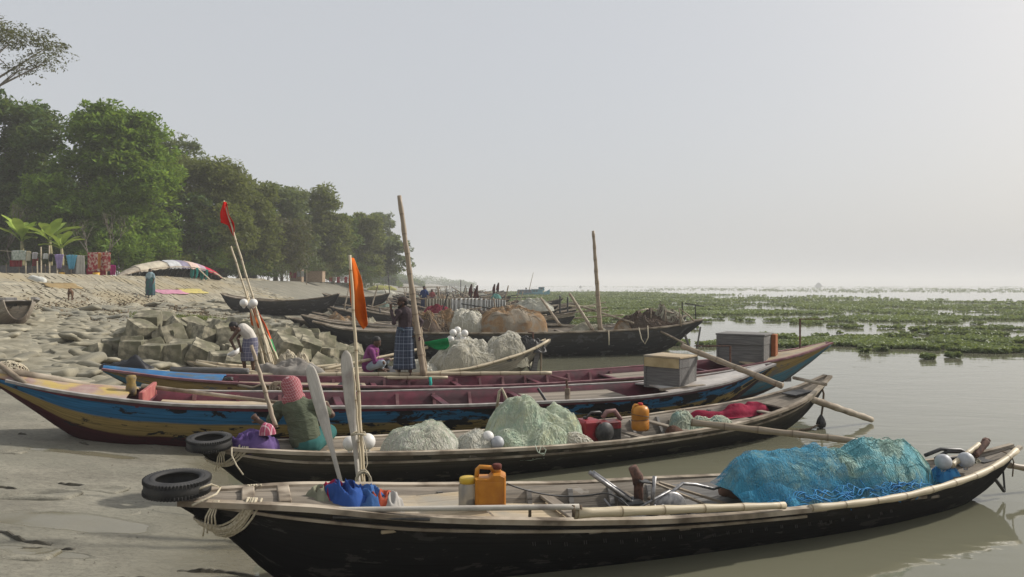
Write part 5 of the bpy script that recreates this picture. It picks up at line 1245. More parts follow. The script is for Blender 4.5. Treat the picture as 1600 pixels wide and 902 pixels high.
# ------------------------------------------------------------------ props on and between the boats
def netmat(name, ca, cb, cc=None, sc=7, alpha=None, bmp=.018, trans=.3):
    m, n, b = mk(name)
    f = noise_tex(n, sc, (1, 1, 1), 'Object', 6, .65, dist=1.5); g = noise_tex(n, 2.2, (1, 1, 1), 'Object', 4, .6, off=(4, 4, 1), dist=.8)
    w1 = N(n, 'ShaderNodeTexWave', wave_type='BANDS'); tc = N(n, 'ShaderNodeTexCoord'); n.links.new(tc.outputs['Object'], w1.inputs[0]); w1.inputs['Scale'].default_value = 9; w1.inputs['Distortion'].default_value = 14; w1.inputs['Detail'].default_value = 4; w1.inputs['Detail Scale'].default_value = 1.6
    c = ramp(n, f, [(.3, ca), (.7, cb)])
    if cc: c = mixc(n, ramp(n, g, [(.46, (0, 0, 0)), (.6, (1, 1, 1))]), c, cc)
    c = mixc(n, .3, c, ramp(n, w1.outputs[0], [(.1, (.6, .6, .6)), (.8, (1.15, 1.15, 1.15))]), 'MULTIPLY')
    n.links.new(c, b.inputs['Base Color']); b.inputs['Roughness'].default_value = .75; b.inputs['Specular IOR Level'].default_value = .25
    bump(n, b, math_(n, 'ADD', f, math_(n, 'MULTIPLY', w1.outputs[0], .5)), bmp, .9)
    t = N(n, 'ShaderNodeBsdfTranslucent'); n.links.new(c, t.inputs[0]); mx = N(n, 'ShaderNodeMixShader'); mx.inputs[0].default_value = trans
    n.links.new(b.outputs[0], mx.inputs[1]); n.links.new(t.outputs[0], mx.inputs[2]); out = mx.outputs[0]
    if alpha is not None:
        tr = N(n, 'ShaderNodeBsdfTransparent'); m2 = N(n, 'ShaderNodeMixShader')
        a = ramp(n, f, [(.35, (alpha[0],) * 3), (.65, (alpha[1],) * 3)]); n.links.new(a, m2.inputs[0]); n.links.new(tr.outputs[0], m2.inputs[1]); n.links.new(out, m2.inputs[2]); out = m2.outputs[0]
    n.links.new(out, n.nodes['Material Output'].inputs[0]); return m
def heap(name, label, c, rx, ry, h, mat, seed=1, strands=120, sr=.005, rz=0.0, cat='net', group=None, lump=.45, smat=None, peaks=None, base=-.05, pw=.55, fold=0.0):
    """a mounded pile: c = world base centre"""
    r = np.random.default_rng(seed); n, m = 56, 26; V = [(0, 0, 0)]; F = []
    def H(x, y):
        d = math.sqrt(x * x + y * y)
        if peaks: q = max(p[3] * max(0, 1 - ((x - p[0]) ** 2 + (y - p[1]) ** 2) / p[2] ** 2) ** pw for p in peaks)
        else: q = max(0, 1 - d * d) ** pw
        if fold: q *= 1 + fold * .55 * (.35 - abs(noise.noise(((x * rx + .6 * y * ry) * 13 + seed * 3, (y * ry - .5 * x * rx) * 8, seed * 2.0))) * 1.6)
        q *= 1 + lump * fbm(x * rx * 2.4 + seed * 7, y * ry * 2.4, seed, 4)
        return base + (h - base) * q + .05 * h * fbm(x * rx * 9, y * ry * 9, seed, 3)
    def pos(x, y):
        k = 1 + .18 * fbm(math.atan2(y, x + 1e-6) * 1.2, seed * 3, 0, 2) if (x or y) else 1; return (x * rx * k, y * ry * k, H(x, y))
    V[0] = pos(0, 0)
    for i in range(1, m + 1):
        for j in range(n):
            a = 2 * math.pi * j / n; d = i / m; V.append(pos(d * math.cos(a), d * math.sin(a)))
    for j in range(n):
        k = (j + 1) % n; F.append((0, 1 + j, 1 + k))
        for i in range(m - 1): F.append((1 + i*n + j, 1 + (i+1)*n + j, 1 + (i+1)*n + k, 1 + i*n + k))
    mb = MB().add(V, F)
    for q in range(strands):
        x, y = r.uniform(-.8, .8), r.uniform(-.8, .8); a = r.uniform(0, 6.28); pts = []; cv = r.normal(0, .35); st = .05
        for k in range(r.integers(8, 22)):
            if x * x + y * y > .98: break
            X_, Y_, Z_ = pos(x, y); pts.append((X_, Y_, Z_ + .006 + .012 * abs(math.sin(k * .9 + q)))); a += cv * .5 + r.normal(0, .18); x += math.cos(a) * st; y += math.sin(a) * st
        if len(pts) > 3: mb.tube(pts, sr * r.uniform(.6, 1.3), 4, caps=False, mi=1 if smat else 0)
    o = mb.build(name, [mat, smat] if smat else mat, smooth=True); o.location = c; o.rotation_euler = (0, 0, rz)
    return tag(o, label, cat, group)
def pole(name, label, a, b, r0=.03, r1=.022, mat='bamboo', cat='pole', group=None, bend=.0, n=14, knob=True):
    a, b = Vector(a), Vector(b); pts = []; rs = []; sd = Vector((1, 0, 0)) if abs((b - a).z) > abs((b - a).x) else Vector((0, 0, 1)); L = (b - a).length
    N_ = max(n, int(L / .14))
    for i in range(N_ + 1):
        u = i / N_; pts.append(a.lerp(b, u) + sd * bend * math.sin(math.pi * u) + Vector((.004 * math.sin(u * 31), 0, 0))); node = 1.0 + (.16 if i % 3 == 0 and knob else 0); rs.append((r0 + (r1 - r0) * u) * node)
    o = MB().tube([p - a for p in pts], rs, 9).build(name, M[mat], smooth=True); o.location = a; return tag(o, label, cat, group)
def tyre(label, c, R_, wd, tilt, mat='black_rubber'):
    t = thing('tyre', label, 'tyre', c, rot=tilt, group='tyres hung on the bows as fenders'); r = wd / 2; ri = R_ - wd * .62; prof = []
    pr = [(ri, -r*.72), (ri + .012, -r*.86), (R_ - .06, -r), (R_ - .018, -r*.86), (R_, -r*.6), (R_ + .004, 0), (R_, r*.6), (R_ - .018, r*.86), (R_ - .06, r), (ri + .012, r*.86), (ri, r*.72), (ri + .02, r*.6), (R_ - .05, r*.7), (R_ - .03, 0), (R_ - .05, -r*.7), (ri + .02, -r*.6)]
    seg = 64; rings = [[(q * math.cos(2*math.pi*k/seg), q * math.sin(2*math.pi*k/seg), z) for q, z in pr] for k in range(seg)]; rings.append(rings[0])
    MB().loft(rings).build('carcass', M[mat], t, smooth=True)
    for sg in (-1, 1):
        mb = MB(); prof2 = [(R_ - .02, sg * r * .40), (R_ + .004, sg * r * .45), (R_ + .004, sg * r * .9), (R_ - .04, sg * r * .96)]; rg = []
        for k in range(121):
            e = .008 if k % 2 else -.012; rg.append([((q + e) * math.cos(2*math.pi*k/120), (q + e) * math.sin(2*math.pi*k/120), z) for q, z in prof2])
        mb.loft(rg); mb.build('tread', M[mat], t)
    return t
def wraps(name, label, path_fn, turns, r, mat, parent=None, cat='rope', group=None, tails=()):
    pts = [path_fn(i / 24) for i in range(int(turns * 24) + 1)]; mb = MB().tube(pts, r, 6)
    for t in tails: mb.tube(t, r, 6)
    o = mb.build(name, mat, parent, smooth=True)
    if parent is None: tag(o, label, cat, group)
    return o
def droop(a, b, sag, n=14):
    a, b = Vector(a), Vector(b); return [a.lerp(b, i/n) - Vector((0, 0, sag * 4 * (i/n) * (1 - i/n))) for i in range(n+1)]
def rope(name, label, pts, r=.008, mat='rope', group='loose ropes on the boats', cat='rope'):
    o = MB().tube(pts, r, 6).build(name, M[mat], smooth=True); return tag(o, label, cat, group)
def buoy(label, c, r, mat='white_plastic', group='round floats'):
    t = thing('float', label, 'float', c, group=group); MB().ball((0, 0, 0), r, u=28, v=18).build('ball', M[mat], t, smooth=True)
    MB().tube([(-r*.25, 0, -r*.96), (-r*.18, 0, -r*1.2), (r*.18, 0, -r*1.2), (r*.25, 0, -r*.96)], r * .12, 6).build('lug', M[mat], t, smooth=True); return t
m, n, b_ = mk('weathered_paddle_wood'); f = noise_tex(n, 4, (1, 12, 1), 'UV', 7, .6); g = noise_tex(n, 3, (1, 1, 1), 'Object', 4); c = ramp(n, f, [(.3, (.36, .33, .28)), (.7, (.58, .545, .48))]); c = mixc(n, ramp(n, g, [(.5, (0, 0, 0)), (.7, (.7, .7, .7))]), c, (.21, .18, .16)); n.links.new(c, b_.inputs['Base Color']); b_.inputs['Roughness'].default_value = .9; bump(n, b_, f, .008); M['paddle'] = m
# --- boat A: tyre, ropes
ty = P(277, 757, 5.72); tyre('worn black tyre lying on the bow of the nearest boat', ty, .236, .13, (.05, .03, .3))
rA = random.Random(3)
def bow_ropes(name, label, b, u0, k, seed, mat='rope', size=1.0):
    r = random.Random(seed); mb = MB()
    for i in range(k):
        ut = u0 + .040 * size + r.uniform(0, .012) * size; ub = u0 + .002 + .0016 * i * size; pts = []; dep = r.uniform(.25, .75)
        for a in range(31):
            q = a / 30 * 2 - 1; side = -1 if q < 0 else 1; d = 1 - abs(q); u = ut + (ub - ut) * min(1, d * 1.15); t = 1 - d * (1 - .05 * dep)
            p = b.pt(max(.001, u), side, max(0.02, t)); out = .016 + .004 * (i % 4)
            pts.append(p + Vector((-.012 * d - out * .5 * d, side * out, -out * .6 * d + r.uniform(-.002, .002))))
        pts = [pts[0] + Vector((.02, .06, .035))] + pts + [pts[-1] + Vector((.02, -.06, .035))]
        mb.tube(pts, .0095, 5)
    for i in range(4):
        s0 = b.pt(u0 + .02, -1, 1); mb.tube([s0 + Vector((-.01 * i, -.03, .03)), s0 + Vector((-.03 - .02 * i, -.05, -.08)), s0 + Vector((-.02 - .03 * i, -.04, -.17 - .02 * i))], .007, 5)
    o = mb.build(name, M[mat], smooth=True); o.location = b.root.location; o.rotation_euler = b.root.rotation_euler; tag(o, label, 'rope', 'rope lashings round the bows')
bow_ropes('rope_lashing', 'thick bundle of pale rope lashed round the bow of the nearest boat', bA, .012, 13, 1)
rope('rope', 'pale rope running from the bow tyre over the nearest bow', [P(300, 768, 5.6), P(330, 757, 5.66), P(345, 762, 5.8), P(338, 772, 5.6), P(300, 790, 5.45)], .009)
for k, u in enumerate((.055, .085)): MB().box(((u - .5) * bA.L, 0, cr(bA.zg, u) + .015), (.10, cr(bA.w, u) * 1.6, .035), bev=.008).build('deck_block', M['rail'], bA.root)
# rag heap
def rag(name, label, c, rx, ry, h, col, seed, rz=0): return heap(name, label, c, rx, ry, h, cloth(name + '_cloth', tuple(x * .7 for x in col), col, 5, .03), seed, 0, rz=rz, cat='cloth', group='heap of rags on the nearest boat', lump=.3, pw=.38, fold=1.0)
Yr = 6.15
for nm, lab, px, py, rx, ry, h, col, sd in [('rag', 'greenish grey rag at the left end of the heap on the nearest boat', 503, 785, .15, .17, .15, (.24, .24, .17), 1), ('rag', 'royal blue shirt on top of the rag heap', 540, 780, .24, .20, .20, (.035, .09, .30), 2), ('rag', 'crimson cloth folded across the front of the blue shirt', 524, 784, .15, .12, .19, (.32, .02, .06), 3),
        ('rag', 'pale cream cloth at the front of the rag heap', 552, 797, .24, .12, .13, (.42, .43, .33), 4), ('rag', 'second blue cloth trailing right of the heap', 578, 782, .18, .16, .17, (.06, .14, .34), 5), ('rag', 'orange red cloth on the right side of the rag heap', 594, 788, .16, .13, .15, (.42, .09, .05), 6), ('rag', 'white sheer rag end at the right of the heap', 608, 778, .13, .12, .15, (.42, .40, .37), 7), ('rag', 'navy cloth with a light edge under the blue shirt', 550, 790, .14, .12, .17, (.02, .04, .14), 8)]:
    q = P(px, py, Yr); q.z = .655 - (px - 503) * .0006; rag(nm, lab, q, rx, ry, h, col, sd)
MB().box(((.215 - .5) * bA.L, 0, cr(bA.zg, .215) - .085), (.95, cr(bA.w, .22) * 1.7, .03), bev=.006).build('rag_board', M['deck_tan'], bA.root)
# jar and jerrycans
M['orange_plastic'] = pm('orange_plastic', (.42, .16, .015), (.55, .24, .03), 5, bmp=.002, rough=.4, c3=(.36, .13, .02), s3=3)
def jerry(label, c, w_, d_, h_, rz, capc=(.12, .03, .02), mat='orange_plastic', round_=False):
    t = thing('jerrycan', label, 'jerrycan', c, rz, group='orange jerrycans'); m = M[mat]
    if round_: MB().lathe([(.01, 0), (w_*.47, 0), (w_*.5, .03), (w_*.5, h_*.35), (w_*.46, h_*.38), (w_*.5, h_*.42), (w_*.5, h_*.72), (w_*.42, h_*.84), (w_*.2, h_*.9), (.01, h_*.9)], seg=22).build('body', m, t, smooth=True)
    else:
        prof = [(-w_/2, 0), (w_/2, 0), (w_/2, h_*.74), (w_*.34, h_*.80), (w_*.1, h_*.80), (-w_*.05, h_*.70), (-w_*.30, h_*.70), (-w_/2, h_*.70)]
        mb = MB(); rings = []
        for y, s in ((-d_/2, .90), (-d_/2 + .015, .97), (-d_/2 + .035, 1), (d_/2 - .035, 1), (d_/2 - .015, .97), (d_/2, .90)): rings.append([(x * s, y, h_*.39 + (z - h_*.39) * s) for x, z in prof])
        mb.loft(rings, caps=True); mb.build('body', m, t)
        for yy in (-d_/2 - .002, ): MB().box((0, yy, h_*.36), (w_*.78, .008, h_*.5), bev=.003).build('side_panel', m, t)
    nk = MB().lathe([(w_*.13, h_*.78), (w_*.13, h_*.88), (w_*.11, h_*.88)], Matrix.Translation((w_*.22 if not round_ else 0, 0, 0)), 14).build('neck', m, t, smooth=True)
    MB().lathe([(w_*.15, h_*.87), (w_*.15, h_*.97), (w_*.12, h_*.985), (.005, h_*.985)], Matrix.Translation((w_*.22 if not round_ else 0, 0, 0)), 14).build('cap', pm('can_cap', tuple(x*.7 for x in capc), capc, 9, bmp=0), nk, smooth=True)
    x0 = -w_*.44; MB().tube([(x0, 0, h_*.66), (x0 + .005, 0, h_*.86), (x0 + w_*.10, 0, h_*.92), (w_*.02, 0, h_*.90), (w_*.12, 0, h_*.80)], [.020, .020, .019, .02, .024], 8, flat=1.3).build('handle', m, t, smooth=True)
    return t
Yj = 6.55
q = P(766, 788, 6.45); q.z = .565; jerry('square orange jerrycan with a handle standing in the nearest boat', q, .27, .18, .37, .05)
q = P(731, 788, 6.45); q.z = .545; t = thing('plastic_jar', 'clear plastic jar with a yellow lid beside the square orange jerrycan', 'jar', q)
mj, nj, bj = mk('clear_jar'); bj.inputs['Base Color'].default_value = (.45, .43, .38, 1); bj.inputs['Transmission Weight'].default_value = .55; bj.inputs['Roughness'].default_value = .25; bj.inputs['IOR'].default_value = 1.3
MB().lathe([(.01, 0), (.075, 0), (.082, .02), (.082, .19), (.07, .215), (.066, .23), (.01, .23)], seg=22).build('body', mj, t, smooth=True); MB().lathe([(.074, .222), (.074, .262), (.068, .268), (.01, .268)], seg=22).build('lid', pm('yellow_lid', (.50, .33, .03), (.6, .42, .06), 5, bmp=0, rough=.4), t, smooth=True)
MB().ball((.03, -.01, .05), (.04, .035, .03)).build('contents', cloth('rag_in_jar', (.3, .26, .2), (.45, .4, .33)), t, smooth=True)
# oars and bamboo along the near gunwale
pole('oar', 'flat grey oar lying along the near gunwale of the nearest boat', P(502, 797, 5.78) , P(905, 792, 6.02), .020, .024, 'paddle', 'oar', knob=False)
pole('bamboo_pole', 'thick pale bamboo pole lashed along the near side of the nearest boat', P(898, 802, 6.05), P(1226, 790, 6.85), .042, .030, 'bamboo')
for i, px in enumerate((826, 894, 905)):
    c = P(px, 797, 6.02 if px < 900 else 6.07); pts = [c + Vector((.006 * k / 6, math.cos(k * 2.1) * .045, math.sin(k * 2.1) * .052)) for k in range(18)]; rope('rope_binding', ['rope binding round the oar on the nearest boat, the left one', 'rope binding round the oar end on the nearest boat', 'rope binding round the thick end of the bamboo pole'][i], pts, .007, 'rope_dark', 'rope bindings on the near gunwale')
pole('iron_rod', 'thin dark rod lying inside the near gunwale of the nearest boat', P(520, 808, 5.75), P(672, 812, 5.85), .012, .012, 'dark_iron', 'rod', knob=False)
# engine of boat A
def engineA():
    c = bA.loc(.448, .02, .12); t = thing('boat_engine', 'oily boat engine with a rusty upright exhaust in the nearest boat', 'engine', c, bA.rz)
    MB().box((0, 0, .10), (.52, .28, .20), bev=.03).build('engine_block', M['dark_iron'], t); MB().box((-.12, .02, .24), (.2, .2, .12), bev=.02).build('cylinder_head', M['dark_iron'], t)
    MB().lathe([(.01, -.04), (.17, -.04), (.185, -.02), (.185, .02), (.17, .04), (.01, .04)], Matrix.Translation((.30, .0, .16)) @ Matrix.Rotation(R(90), 4, 'X'), 28).build('flywheel', M['steel'], t, smooth=True)
    e = MB(); e.tube([(-.02, .05, .18), (-.02, .05, .44), (-.03, .05, .47)], [.046, .046, .046], 14); exh = e.build('exhaust_pipe', M['rust'], t, smooth=True)
    MB().tube([(-.02, .05, .43), (-.03, .05, .50), (-.085, .05, .60)], [.054, .056, .045], 14).build('exhaust_elbow', M['rust'], exh, smooth=True)
    MB().box((.01, -.01, .47), (.12, .10, .012), rot=(.1, .2, 0)).build('exhaust_flange', M['dark_iron'], exh)
    for i, (a, b, r) in enumerate([((-.10, -.02, .26), (-.60, -.06, .62), .021), ((-.06, .04, .26), (-.46, .16, .56), .018), ((-.10, -.08, .24), (.28, -.04, .36), .013), ((-.3, -.1, .16), (-.42, .0, .34), .010), ((.06, -.06, .18), (.10, -.05, .52), .020), ((.12, -.1, .12), (.28, -.14, .02), .012), ((-.4, -.12, .04), (-.24, -.08, .18), .014)]): MB().tube([a, b], r, 9).build('rod', M['steel' if i not in (5, 6) else 'dark_iron'], t, smooth=True)
    MB().tube([(.10, -.02, .15), (.34, .0, .34), (.46, .02, .40), (.62, .04, .37), (.85, .06, .30), (1.15, .10, .34), (1.35, .14, .36)], .017, 9).build('bent_pipe', M['steel'], t, smooth=True)
    for a, b in [((.24, .2, .38), (.78, -.05, .14)), ((.34, .26, .36), (.95, -.02, .16)), ((.20, .25, .22), (.5, -.04, .08))]: MB().box(tuple((Vector(a) + Vector(b)) / 2), ((Vector(b) - Vector(a)).length, .05, .02), rot=(Vector(b) - Vector(a)).to_track_quat('X', 'Z').to_matrix()).build('bearer', M['rail'], t)
    for k in range(5): MB().ball((-.18 + .09 * k, -.06, .215 + .01 * (k % 2)), (.024, .024, .03)).build('bolt', M['steel'], t)
engineA()
MB().box(((.56 - .5) * bA.L, .25, .26), (.9, .45, .02), rot=(.5, .05, 0)).build('bilge_board', M['plank_grey'], bA.root)
rope('fuel_hose', 'black hose looping from the jerrycan towards the engine', droop(P(792, 756, 6.6), P(935, 772, 6.95), .06) + droop(P(936, 772, 6.95), P(985, 795, 6.7), -.05), .008, 'dark_iron')
# brown roll of sacking
def roll():
    a, b = bA.loc(.555, .16, .40), bA.loc(.615, -.06, .335); d = b - a; L = d.length; pts = [a.lerp(b, i/22) for i in range(23)]; rs = [.085 * (1 + .12 * abs(math.sin(i * .95))) * (.8 + .3 * math.sin(math.pi * min(1, (i+2)/24))) for i in range(23)]
    o = MB().tube([p - a for p in pts], rs, 16).build('sacking_roll', cloth('brown_sacking', (.09, .05, .035), (.20, .12, .085), 6, .02), smooth=True); o.location = a; tag(o, 'ribbed brown roll of sacking left of the blue net heap', 'sacking')
roll()
# big blue and green net heap
M['net_green'] = netmat('green_grey_net', (.26, .42, .38), (.44, .60, .50), (.16, .44, .50), 4)
M['net_pale'] = netmat('pale_green_net', (.30, .35, .27), (.52, .55, .42), (.24, .36, .32), 7)
M['net_mint'] = netmat('mint_net', (.42, .55, .42), (.64, .74, .55), (.62, .64, .42), 6)
M['net_white'] = netmat('white_net', (.52, .52, .45), (.72, .71, .62), (.58, .56, .46), 8)
M['net_cream'] = netmat('cream_net', (.44, .415, .31), (.68, .635, .50), (.52, .49, .38), 9)
M['net_orange'] = netmat('orange_net', (.34, .20, .10), (.50, .34, .19), (.40, .34, .26), 3)
M['net_brown'] = netmat('brown_net', (.09, .065, .05), (.22, .17, .13), (.16, .11, .08), 6)
M['net_blue'] = netmat('sheer_blue_net', (.03, .25, .48), (.07, .40, .62), None, 2.2, (.10, .72))
M['net_blue_s'] = pm('blue_net_edge', (.02, .15, .36), (.05, .26, .50), 8, bmp=.01)
M['strand_pale'] = pm('pale_net_strand', (.40, .46, .36), (.62, .66, .52), 9, bmp=0); M['strand_white'] = pm('white_net_strand', (.52, .50, .42), (.66, .63, .54), 9, bmp=0)
def c_on(b, u, y, drop): return b.loc(u, y, cr(b.zg, u) - drop)
HU = .700; hc = c_on(bA, HU, .0, .16)
h1 = heap('net_heap', 'large mound of green grey fishing net under a sheer blue net in the nearest boat', hc, 1.42, .50, .60, M['net_green'], 3, 160, .004, bA.rz - .02, peaks=[(-.50, 0, .62, .96), (.36, .04, .66, 1.0), (-.05, .1, .5, .88), (-.80, 0, .3, .5)], smat=M['net_green'], lump=.16, pw=.45)
def tuck(o):
    for v in o.data.vertices:
        u = min(1, max(0, HU + v.co.x / bA.L)); w_ = cr(bA.w, u) - .04; zg = cr(bA.zg, u) - hc.z
        lim = w_ if v.co.z > zg else w_ * .62
        if abs(v.co.y) > lim: v.co.y = math.copysign(lim, v.co.y)
tuck(h1)
def blue_drape():
    me = h1.data; n, m = 56, 26; V = [tuple(v.co) for v in me.vertices][:1 + n * m]; W_ = []; keep = []
    for i, (x, y, z) in enumerate(V):
        s = 1.045; wl = cr(bA.w, min(1, HU + x / bA.L)) - .03; y_ = max(-wl, min(wl, y * s - .01)); W_.append((x * s, y_, max(cr(bA.zg, min(1, HU + x / bA.L)) - hc.z + .015 if abs(y_) > .7 * wl else .1, z + .022 + .03 * abs(fbm(x * 5, y * 5, 3, 3)))))
    F = []
    def ok(i): x, y, z = W_[i]; f = fbm(x * 1.5, y * 2.0, 7, 3); return (x < .05 + f * .8) or z < .20 + f * .25
    for f in me.polygons:
        vs = list(f.vertices)
        if max(vs) < len(W_) and sum(ok(i) for i in vs) >= len(vs) - 1: F.append(tuple(vs))
    mb = MB().add(W_, F)
    # hanging scalloped hem over the near gunwale
    r = np.random.default_rng(4); rows = []
    for i in range(60):
        u = i / 59; x = -1.40 + 1.75 * u; lift = .10 * abs(math.sin(u * 8)) ** 2; yb = -.40 - .07 * math.sin(u * 7); dz = .02 * fbm(u * 14, 1, 0, 2)
        rows.append([(x, yb + .14, .26 + lift + dz), (x + .01, yb + .05, .17 + lift * .8 + dz * 1.5), (x, yb - .03 + .03 * math.sin(u * 40), .10 + .02 * math.sin(u * 23)), (x + .02, yb - .06 + .04 * math.sin(u * 33), .05 + .03 * math.sin(u * 29))])
    mb.loft(rows, closed=False)
    o = mb.build('blue_net', M['net_blue'], smooth=True); o.location = h1.location; o.rotation_euler = h1.rotation_euler; tag(o, 'sheer bright blue net thrown over the green net mound', 'net')
    e = MB()
    for k in range(46):
        x = r.uniform(-1.35, .75); y = r.uniform(-.47, -.34); pts = []; a = r.uniform(-.6, .6)
        for j in range(10): pts.append((x, y, .12 + .10 * max(0, y + .55) * 4 + .02 * math.sin(j + k))); x += .04 * math.cos(a); y += .025 * math.sin(a); a += r.normal(0, .5)
        e.tube(pts, .006, 4, caps=False)
    o = e.build('blue_rope', M['net_blue_s'], smooth=True); o.location = h1.location; o.rotation_euler = h1.rotation_euler; tag(o, 'bright blue cords and tangled edge rope along the foot of the net mound', 'cord')
blue_drape()
for i, (px, py, Y_) in enumerate([(1474, 722, 8.25), (1509, 719, 8.35)]): buoy(['grey round float just right of the blue net mound', 'grey round float nearest the stern of the nearest boat'][i], P(px, py, Y_), .088, 'grey_plastic')
rope('coiled_hose', 'dark coiled hose and cords behind the grey floats', [P(1445, 712, 8.7), P(1470, 702, 8.7), P(1500, 703, 8.75), P(1525, 712, 8.8), P(1490, 716, 8.8), P(1462, 716, 8.75), P(1480, 706, 8.7), P(1520, 706, 8.8)], .022, 'dark_iron')
for i in range(2): heap('tangled_net', ['small dark blue tangled net at the stern side of the mound', 'pinkish rag by the stern boards of the nearest boat'][i], c_on(bA, (.865, .93)[i], (-.1, .05)[i], .04), .18 - .06*i, .14 - .04*i, .10 - .03*i, [M['net_blue_s'], M['net_cream']][i], 8 + i, 30, .004, cat=['net', 'cloth'][i])
pole('bamboo_pole', 'short bamboo laid across the stern beside the grey floats', P(1486, 728, 8.25), P(1530, 694, 8.7), .03, .024); 
pole('tiller_post', 'red brown carved post leaning at the stern of the nearest boat', P(1524, 712, 8.6), P(1541, 690, 8.75), .035, .045, 'rust', 'post', knob=False)
rope('rope_knot', 'reddish rope wound round the carved stern post', [P(1541, 690, 8.75) + Vector((.05 * math.cos(k * .8), .02 * math.sin(k), .035 * math.sin(k * .8))) for k in range(14)], .012, 'rust')
for i, (a, b) in enumerate([((1532, 704), (1572, 697)), ((1510, 708), (1545, 702))]): MB().box(((.945 - .5 - .035 * i) * bA.L, .04, cr(bA.zg, .93) + .0), (.22, .22 - .05*i, .015), rot=(0, -.06, 0)).build('stern_plate', M['dark_iron'], bA.root)
t = thing('rudder_frame', 'iron propeller bracket hanging under the stern of the nearest boat', 'bracket', P(1568, 745, 8.7)); MB().tube([P(1566, 718, 8.7), P(1570, 768, 8.65)], .012, 6).build('rod', M['dark_iron'], t, world=True); MB().tube([P(1550, 742, 8.6), P(1569, 768, 8.65)], .02, 6).build('rod', M['dark_iron'], t, world=True)
MB().tube([P(1566, 705, 8.7), P(1580, 712, 8.7), P(1584, 722, 8.7), P(1582, 745, 8.7)], .008, 5).build('rope', M['rope_dark'], t, world=True)
pole('bamboo_pole', 'grey bamboo reaching out of the frame beyond the nearest stern', P(1576, 727, 8.9), P(1680, 746, 9.1), .035, .03, 'bamboo_old')
# --- paddles, flag pole and floats between A and B
def paddle(label, top, bot, wmax, rz=0):
    a, b = Vector(bot), Vector(top); d = b - a; L = d.length; t = thing('paddle', label, 'paddle', a, group='long wooden paddles standing in the mud'); rings = []; q = d.normalized(); sd = q.cross(Vector((0, 1, 0))).normalized(); up = sd.cross(q)
    prof = [(0, .028, .026), (.25, .030, .026), (.42, .036, .024), (.52, .055, .022), (.65, .085, .018), (.80, .095, .015), (.90, .092, .013), (.96, .080, .012), (.985, .058, .011), (1.0, .022, .007)]
    for i in range(41):
        u = i / 40; w_ = np.interp(u, [p[0] for p in prof], [p[1] for p in prof]) * wmax; h = np.interp(u, [p[0] for p in prof], [p[2] for p in prof])
        rings.append([d * u + sd * (w_ * math.cos(k * math.pi / 5)) + up * (h * math.sin(k * math.pi / 5)) for k in range(10)])
    MB().loft(rings, caps=True, uv=[(i / 40 * L, k * .1) for i in range(41) for k in range(10)]).build('blade_and_shaft', M['paddle'], t, smooth=True); return t
paddle('long grey wooden paddle leaning left, its blade up beside the man in green', P(483, 570, 7.75), P(549, 815, 7.35), .70); paddle('grey wooden paddle standing upright beside the orange flag pole', P(540, 548, 7.8), P(566, 810, 7.4), .72)
pole('flag_pole', 'thin pale pole standing upright with the orange flag', P(572, 812, 7.35), P(547, 399, 7.75), .020, .015, 'bamboo', 'flag pole', knob=False)
pole('thin_bamboo', 'thin split bamboo tied along the upright paddle', P(566, 760, 7.33), P(552, 575, 7.55), .013, .009, 'bamboo', knob=False)
buoy('pale round float tied low to the right of the upright paddle', P(574, 690, 7.6), .083); buoy('round float half hidden behind the upright paddle', P(547, 693, 7.85), .078)
rope('rope_tie', 'pale rope tied round the upright paddle and the pale float', [P(560, 678, 7.45) + Vector((.075 * math.cos(k * .7), .05 * math.sin(k * .7), .012 * math.sin(k * 1.3))) for k in range(30)], .007)
rope('rope_coil', 'coil of pale rope hanging at the foot of the upright paddle', [P(568, 752, 7.28) + Vector((.070 * math.cos(k * .45) * (1 + .2 * math.sin(k * .13)), .02 * math.sin(k * .31), .095 * math.sin(k * .45) * (1 + .18 * math.sin(k * .17)))) for k in range(100)], .0065)
rope('hanging_rope', 'single strand of pale rope hanging down the upright paddle', [P(566, 682, 7.4), P(572, 705, 7.38), P(574, 725, 7.34), P(568, 742, 7.3)], .006)
def flag(label, pole_top, w_, h_, col, hangf, seed, parent_label=None, mat=None, pts=None, Y=None):
    """pts: outline given as left edge list and right edge list in photo pixels at distance Y"""
    L, Rr = pts; V = []; F = []; n = 22; m = 9
    for i in range(n + 1):
        u = i / n; k = u * (len(L) - 1); a = int(min(len(L) - 2, k)); f = k - a
        l = (L[a][0] * (1-f) + L[a+1][0] * f, L[a][1] * (1-f) + L[a+1][1] * f); r_ = (Rr[a][0] * (1-f) + Rr[a+1][0] * f, Rr[a][1] * (1-f) + Rr[a+1][1] * f)
        for j in range(m + 1):
            v = j / m; q = P(l[0] * (1-v) + r_[0] * v, l[1] * (1-v) + r_[1] * v, Y); q.y += (.05 * math.sin(v * 7 + u * 3 + seed) + .03 * math.sin(u * 9 + seed)) * (.3 + v) * .7; V.append(q)
            if i and j: p = i * (m + 1) + j; F.append((p - m - 2, p - 1, p, p - m - 1))
    o = MB().add(V, F).build('flag', mat or cloth('flag_cloth', tuple(x * .75 for x in col), col, 4, .02), smooth=True); o.modifiers.new('thickness', 'SOLIDIFY').thickness = .004; return tag(o, label, 'flag')
flag('orange flag hanging limp from the thin pale pole', None, 0, 0, (.62, .13, .015), 0, 1, pts=([(545, 402), (545, 450), (549, 480), (560, 505), (568, 515)], [(551, 403), (565, 440), (570, 465), (572, 485), (576, 506)]), Y=7.76)
